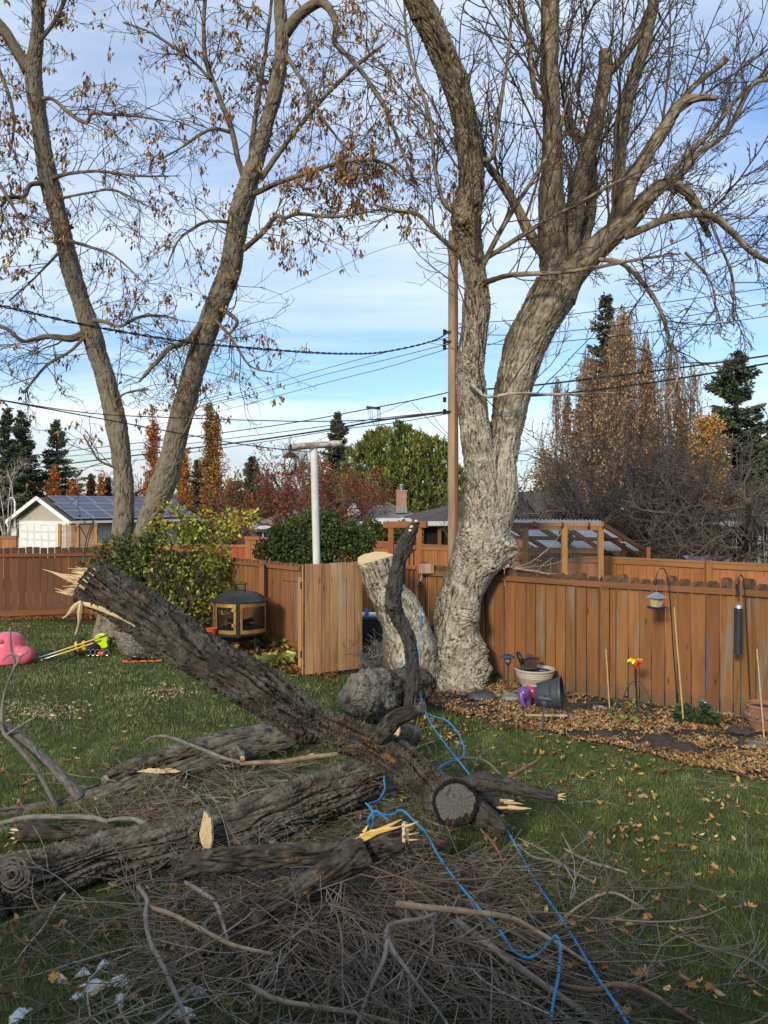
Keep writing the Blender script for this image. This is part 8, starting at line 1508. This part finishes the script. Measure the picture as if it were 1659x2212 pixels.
b = B(); p = gz(1178, 1549); b.beam(p+V3(-.28, 0, .03), p+V3(.22, -.03, .03), .05, .02); b.sphere(p+V3(.24, -.04, .03), (.07, .04, .02), 5, 10); tag(b.obj('wooden_spoon', M['splint'], origin=p), 'pale flat stick lying behind the small blue-grey path light', 'stick')
for i, (x_, y_, r_, lb) in enumerate(((1306, 1592, .11, 'low dark soil clod at the lawn edge below the glass flower'), (1430, 1603, .16, 'larger dark soil heap in the middle of the bed'), (1480, 1618, .12, 'dark soil clod right of the larger heap'))):
    p = gz(x_, y_); b = B(); b.lathe([(r_*1.5, -.02), (r_*1.2, .03), (r_*.7, .07), (0, .085)], 20, p, wob=.12); tag(b.obj('soil_clod', M['soil'], origin=p, smooth=True), lb, 'soil')
# ------------------------------------------------------------ pen with corrugated roof behind the near fence
pn2 = thing('timber_pen', 'timber-framed wire pen with clear corrugated roof behind the garden fence', 'pen', V3(3.6, 15.2, 0)); fr0 = W(1100, 1136, 15.3); fr1 = W(1299, 1138, 15.0)
for x_, D in ((1135, 15.25), (1219, 15.1), (1297, 15.0)): q_ = W(x_, 1136, D); upright(pn2, 'post', (q_.x, q_.y, 0), .10, .10, q_.z-.02, M['cedar_new'])
for x_, D, y_ in ((1122, 18.5, 1160), (1347, 18.2, 1165), (1400, 18.0, 1180)): q_ = W(x_, y_, D); upright(pn2, 'post', (q_.x, q_.y, 0), .08, .08, q_.z-.02, M['fence_alley'])
plank(pn2, 'rail', fr0, fr1, .13, .05, M['cedar_new_x']); plank(pn2, 'rail', W(1100, 1161, 17), W(1350, 1166, 16.6), .08, .04, M['fence_alley_x']); plank(pn2, 'rail', W(1100, 1187, 16.2), W(1300, 1190, 16.0), .10, .05, M['fence_alley_x'])
corr = nodes('corrugated_sheet'); cm, cnt, cb = corr; T_ = NT(cnt); cc_ = T_.coord(); T_.l(T_.mix(T_.rng(T_.noise(cc_, 1.6, 5), .35, .65), (.30, .31, .32), (.17, .17, .17)), cb.inputs['Base Color']); cb.inputs['Roughness'].default_value = .35; tl_ = T_.n('ShaderNodeBsdfTranslucent'); tl_.inputs[0].default_value = (.75, .78, .8, 1); mx_ = T_.n('ShaderNodeMixShader'); mx_.inputs[0].default_value = .65; T_.l(cb.outputs[0], mx_.inputs[1]); T_.l(tl_.outputs[0], mx_.inputs[2]); T_.l(mx_.outputs[0], [x for x in cnt.nodes if x.type == 'OUTPUT_MATERIAL'][0].inputs[0])
A_, B_, C_, D_2 = W(1060, 1122, 15.2), W(1296, 1124, 15.0), W(1404, 1190, 19.5), W(1168, 1190, 19.8); v = []; nx_, ny_ = 150, 5
for i in range(nx_+1):
    for j in range(ny_+1): s_, t = i/nx_, j/ny_; p = A_.lerp(B_, s_).lerp(D_2.lerp(C_, s_), t); v.append((p.x, p.y, p.z+.018*math.sin(i*2*math.pi/5)))
f = [(i*(ny_+1)+j, (i+1)*(ny_+1)+j, (i+1)*(ny_+1)+j+1, i*(ny_+1)+j+1) for i in range(nx_) for j in range(ny_)]; b = B(); b.add(v, f); b.obj('roof', cm, pn2, smooth=True)
for t in (.12, .38, .62, .86, 1.0): plank(pn2, 'rafter', A_.lerp(B_, t)-V3(0, .18, .07), D_2.lerp(C_, t)-V3(0, 0, .07), .09, .045, M['fence_alley_x'])
b = B(); zf = fr0.z
for k in range(66): 
    q_ = fr0.lerp(fr1, k/65)+V3(0, -.04, 0); b.tube([q_, V3(q_.x, q_.y, 1.2)], .0022, 3)
for k in range(20): z = zf-k*.075; b.tube([V3(fr0.x, fr0.y-.04, z), V3(fr1.x, fr1.y-.04, z)], .0022, 3)
b.obj('wire_mesh', M['steel'], pn2); q_ = W(1223, 1164, 15.9); b = B(); b.sphere(q_, (.15, .05, .13), 8, 12); b.box(q_+V3(-.11, 0, .11), (.05, .05, .09)); b.box(q_+V3(.11, 0, .12), (.05, .05, .09)); tag(b.obj('rusty_ornament', flat('rust', (.14, .045, .03), .8, .2, var=.4), origin=q_, smooth=True), 'rusty cat-head shaped ornament sitting on the rail inside the pen', 'ornament')
# ------------------------------------------------------------ yard beyond the fence at the right edge
z0 = 0; sw2 = thing('swing_frame', 'black metal swing frame with white seat beyond the fence at the right edge', 'swing', V3(W(1620, 1, 18).x, 18, 0)); b = B()
for x_, dx in ((1590, -14), (1590, 8), (1648, -10), (1655, 8)):
    a_ = W(x_, 1136, 18); b.tube([a_, V3(a_.x+R(dx, 18), 18+(.5 if dx > 0 else -.5), 0)], .022, 8)
b.tube([W(1588, 1136, 18), W(1655, 1138, 18)], .025, 8); b.tube([W(1480, 1136, 18.3), W(1588, 1138, 18.1)], .010, 6); b.obj('frame', M['black_metal'], sw2, smooth=True); b = B(); P_ = [W(1590, 1140, 17.9), W(1608, 1144, 17.9), W(1635, 1140, 17.9)]; b.tube(P_, .022, 6); b.obj('white_bar', M['white_trim'], sw2, smooth=True)
b = B(); b.box(W(1614, 1148, 17.9), (.62, .10, .20)); b.box(W(1598, 1150, 17.9), (.05, .12, .4)); b.box(W(1633, 1150, 17.9), (.05, .12, .4)); b.obj('canopy', M['black_plastic'], sw2)
ld = thing('white_ladder', 'white slatted ladder frame beyond the fence at the right edge', 'ladder', V3(W(1625, 1, 19).x, 19, 0)); b = B()
for x_ in (1597, 1622, 1640, 1652): a_ = W(x_, 1152, 19); b.box((a_.x, 19, a_.z/2), (.07, .05, a_.z))
for k in range(5): z = .5+k*.35; b.box((W(1612, 1, 19).x, 19.02, z), (.45, .03, .05))
b.obj('slat_frame', M['white_trim'], ld); b = B(); b.tube([W(1628, 1150, 18.8), W(1612, 1185, 18.7), W(1603, 1225, 18.7)], .045, 8); b.obj('curved_slide', flat('pale_yellow', (.72, .62, .38), .5), ld, smooth=True)
b = B(); b.lathe([(.28, 0), (.29, .02), (.28, .3), (.29, .6), (.28, .88), (.27, .9)], 24, (W(1606, 1, 20).x, 20, .95)); tag(b.obj('barrel', M['black_metal'], origin=(W(1606, 1, 20).x, 20, .95), smooth=True), 'dark barrel standing behind the swing frame', 'barrel')
b = B(); b.box((W(1640, 1, 19.4).x, 19.4, 1.83), (.7, .5, .05)); b.box((W(1640, 1, 19.4).x-.3, 19.4, .9), (.05, .4, 1.8)); b.box((W(1640, 1, 19.4).x+.3, 19.4, .9), (.05, .4, 1.8)); tag(b.obj('orange_table', M['fence_alley'], origin=(W(1640, 1, 19.4).x, 19.4, 0)), 'orange-brown table top beyond the fence at the right edge', 'table')
v = []; a_ = W(1478, 1, 19); nx_ = 16
for i in range(nx_+1):
    for j in range(7): x = a_.x+i*.075; z = 1.80+.012*math.sin(i*.9)+.01*math.sin(j*2.+i); y = 19+(j-3)*.12; v.append((x, y, z-.10*abs(j-3)**1.2*.4))
f = [(i*7+j, (i+1)*7+j, (i+1)*7+j+1, i*7+j+1) for i in range(nx_) for j in range(6)]; b = B(); b.add(v, f); b.box((a_.x+.6, 19, .85), (1.1, .6, 1.7)); tag(b.obj('covered_table', flat('pale_tarp', (.50, .52, .66), .5, var=.2, scale=3, bump=.6), origin=a_, smooth=True), 'stack under a pale lavender tarp beyond the fence near the crabapple trunks', 'tarp')
# backboard
c = W(764, 1101, 33); bk = thing('basketball_hoop', 'fan-shaped white basketball backboard with black rim above the dark bush', 'basketball hoop', V3(c.x, 33, 0)); s = R(1, 33); pts = [(-17, -13), (-9, -16), (12, -16), (17, -9)]+[(17*math.cos(a), 17*math.sin(a)*.95) for a in np.linspace(-.1, 3.25, 16)]
b = B(); n_ = len(pts); b.add([c+V3(x*s, -.03, z*s) for x, z in pts]+[c+V3(x*s, .03, z*s) for x, z in pts], [tuple(range(n_)), tuple(range(2*n_-1, n_-1, -1))]+[(i, i+n_, (i+1) % n_+n_, (i+1) % n_) for i in range(n_)]); b.obj('board', flat('board_white', (.72, .74, .76), .4, var=.25, scale=4), bk)
b = B(); b.tube([c+V3(x*s, -.03, z*s) for x, z in pts+pts[:1]], .045, 6); b.obj('edge', M['black_plastic'], bk, smooth=True); b = B(); b.tube([c+V3(.0, .25, -.2), V3(c.x, 33.4, 0)], .07, 8); b.obj('pole', M['black_metal'], bk, smooth=True); b = B(); b.tube([c+V3(.22*math.cos(a)-.02, -.28+.22*math.sin(a), -11*s) for a in np.linspace(0, 6.283, 18)], .012, 6); b.obj('rim', og, bk, smooth=True)
b = B()
for k, (x_, h_, w_2) in enumerate(((-8, 9, 1.2), (-3.5, 12, 1.2), (1, 10, 1.2), (5, 12, 1.2), (9, 8, 1.2))): b.box(c+V3(x_*s, -.036, (-6+h_*.25)*s), (w_2*s, .004, h_*s*.8))
b.obj('worn_print', flat('worn_print', (.16, .18, .2), .6), bk)
# bird hooks on the left fence
p = W(205, 1195, 20.6); hk = thing('double_hook', 'dark twisted double shepherd hook in front of the slatted screen', 'plant hook', V3(p.x, 20.6, 0)); b = B()
for (pts_) in ([(183, 1195), (190, 1160), (200, 1130), (207, 1122)], [(187, 1195), (196, 1155), (204, 1128), (198, 1118)], [(190, 1165), (176, 1140), (168, 1138), (166, 1150)], [(196, 1150), (208, 1135), (213, 1140), (211, 1152)]): b.tube([tuple(q_) for q_ in catmull([W(x-2, y, 20.6) for x, y in pts_], 16)], .013, 6)
b.tube([W(182, 1195, 20.6), V3(W(180, 1195, 20.6).x, 20.6, 0)], .013, 6); b.obj('rods', M['black_metal'], hk, smooth=True)
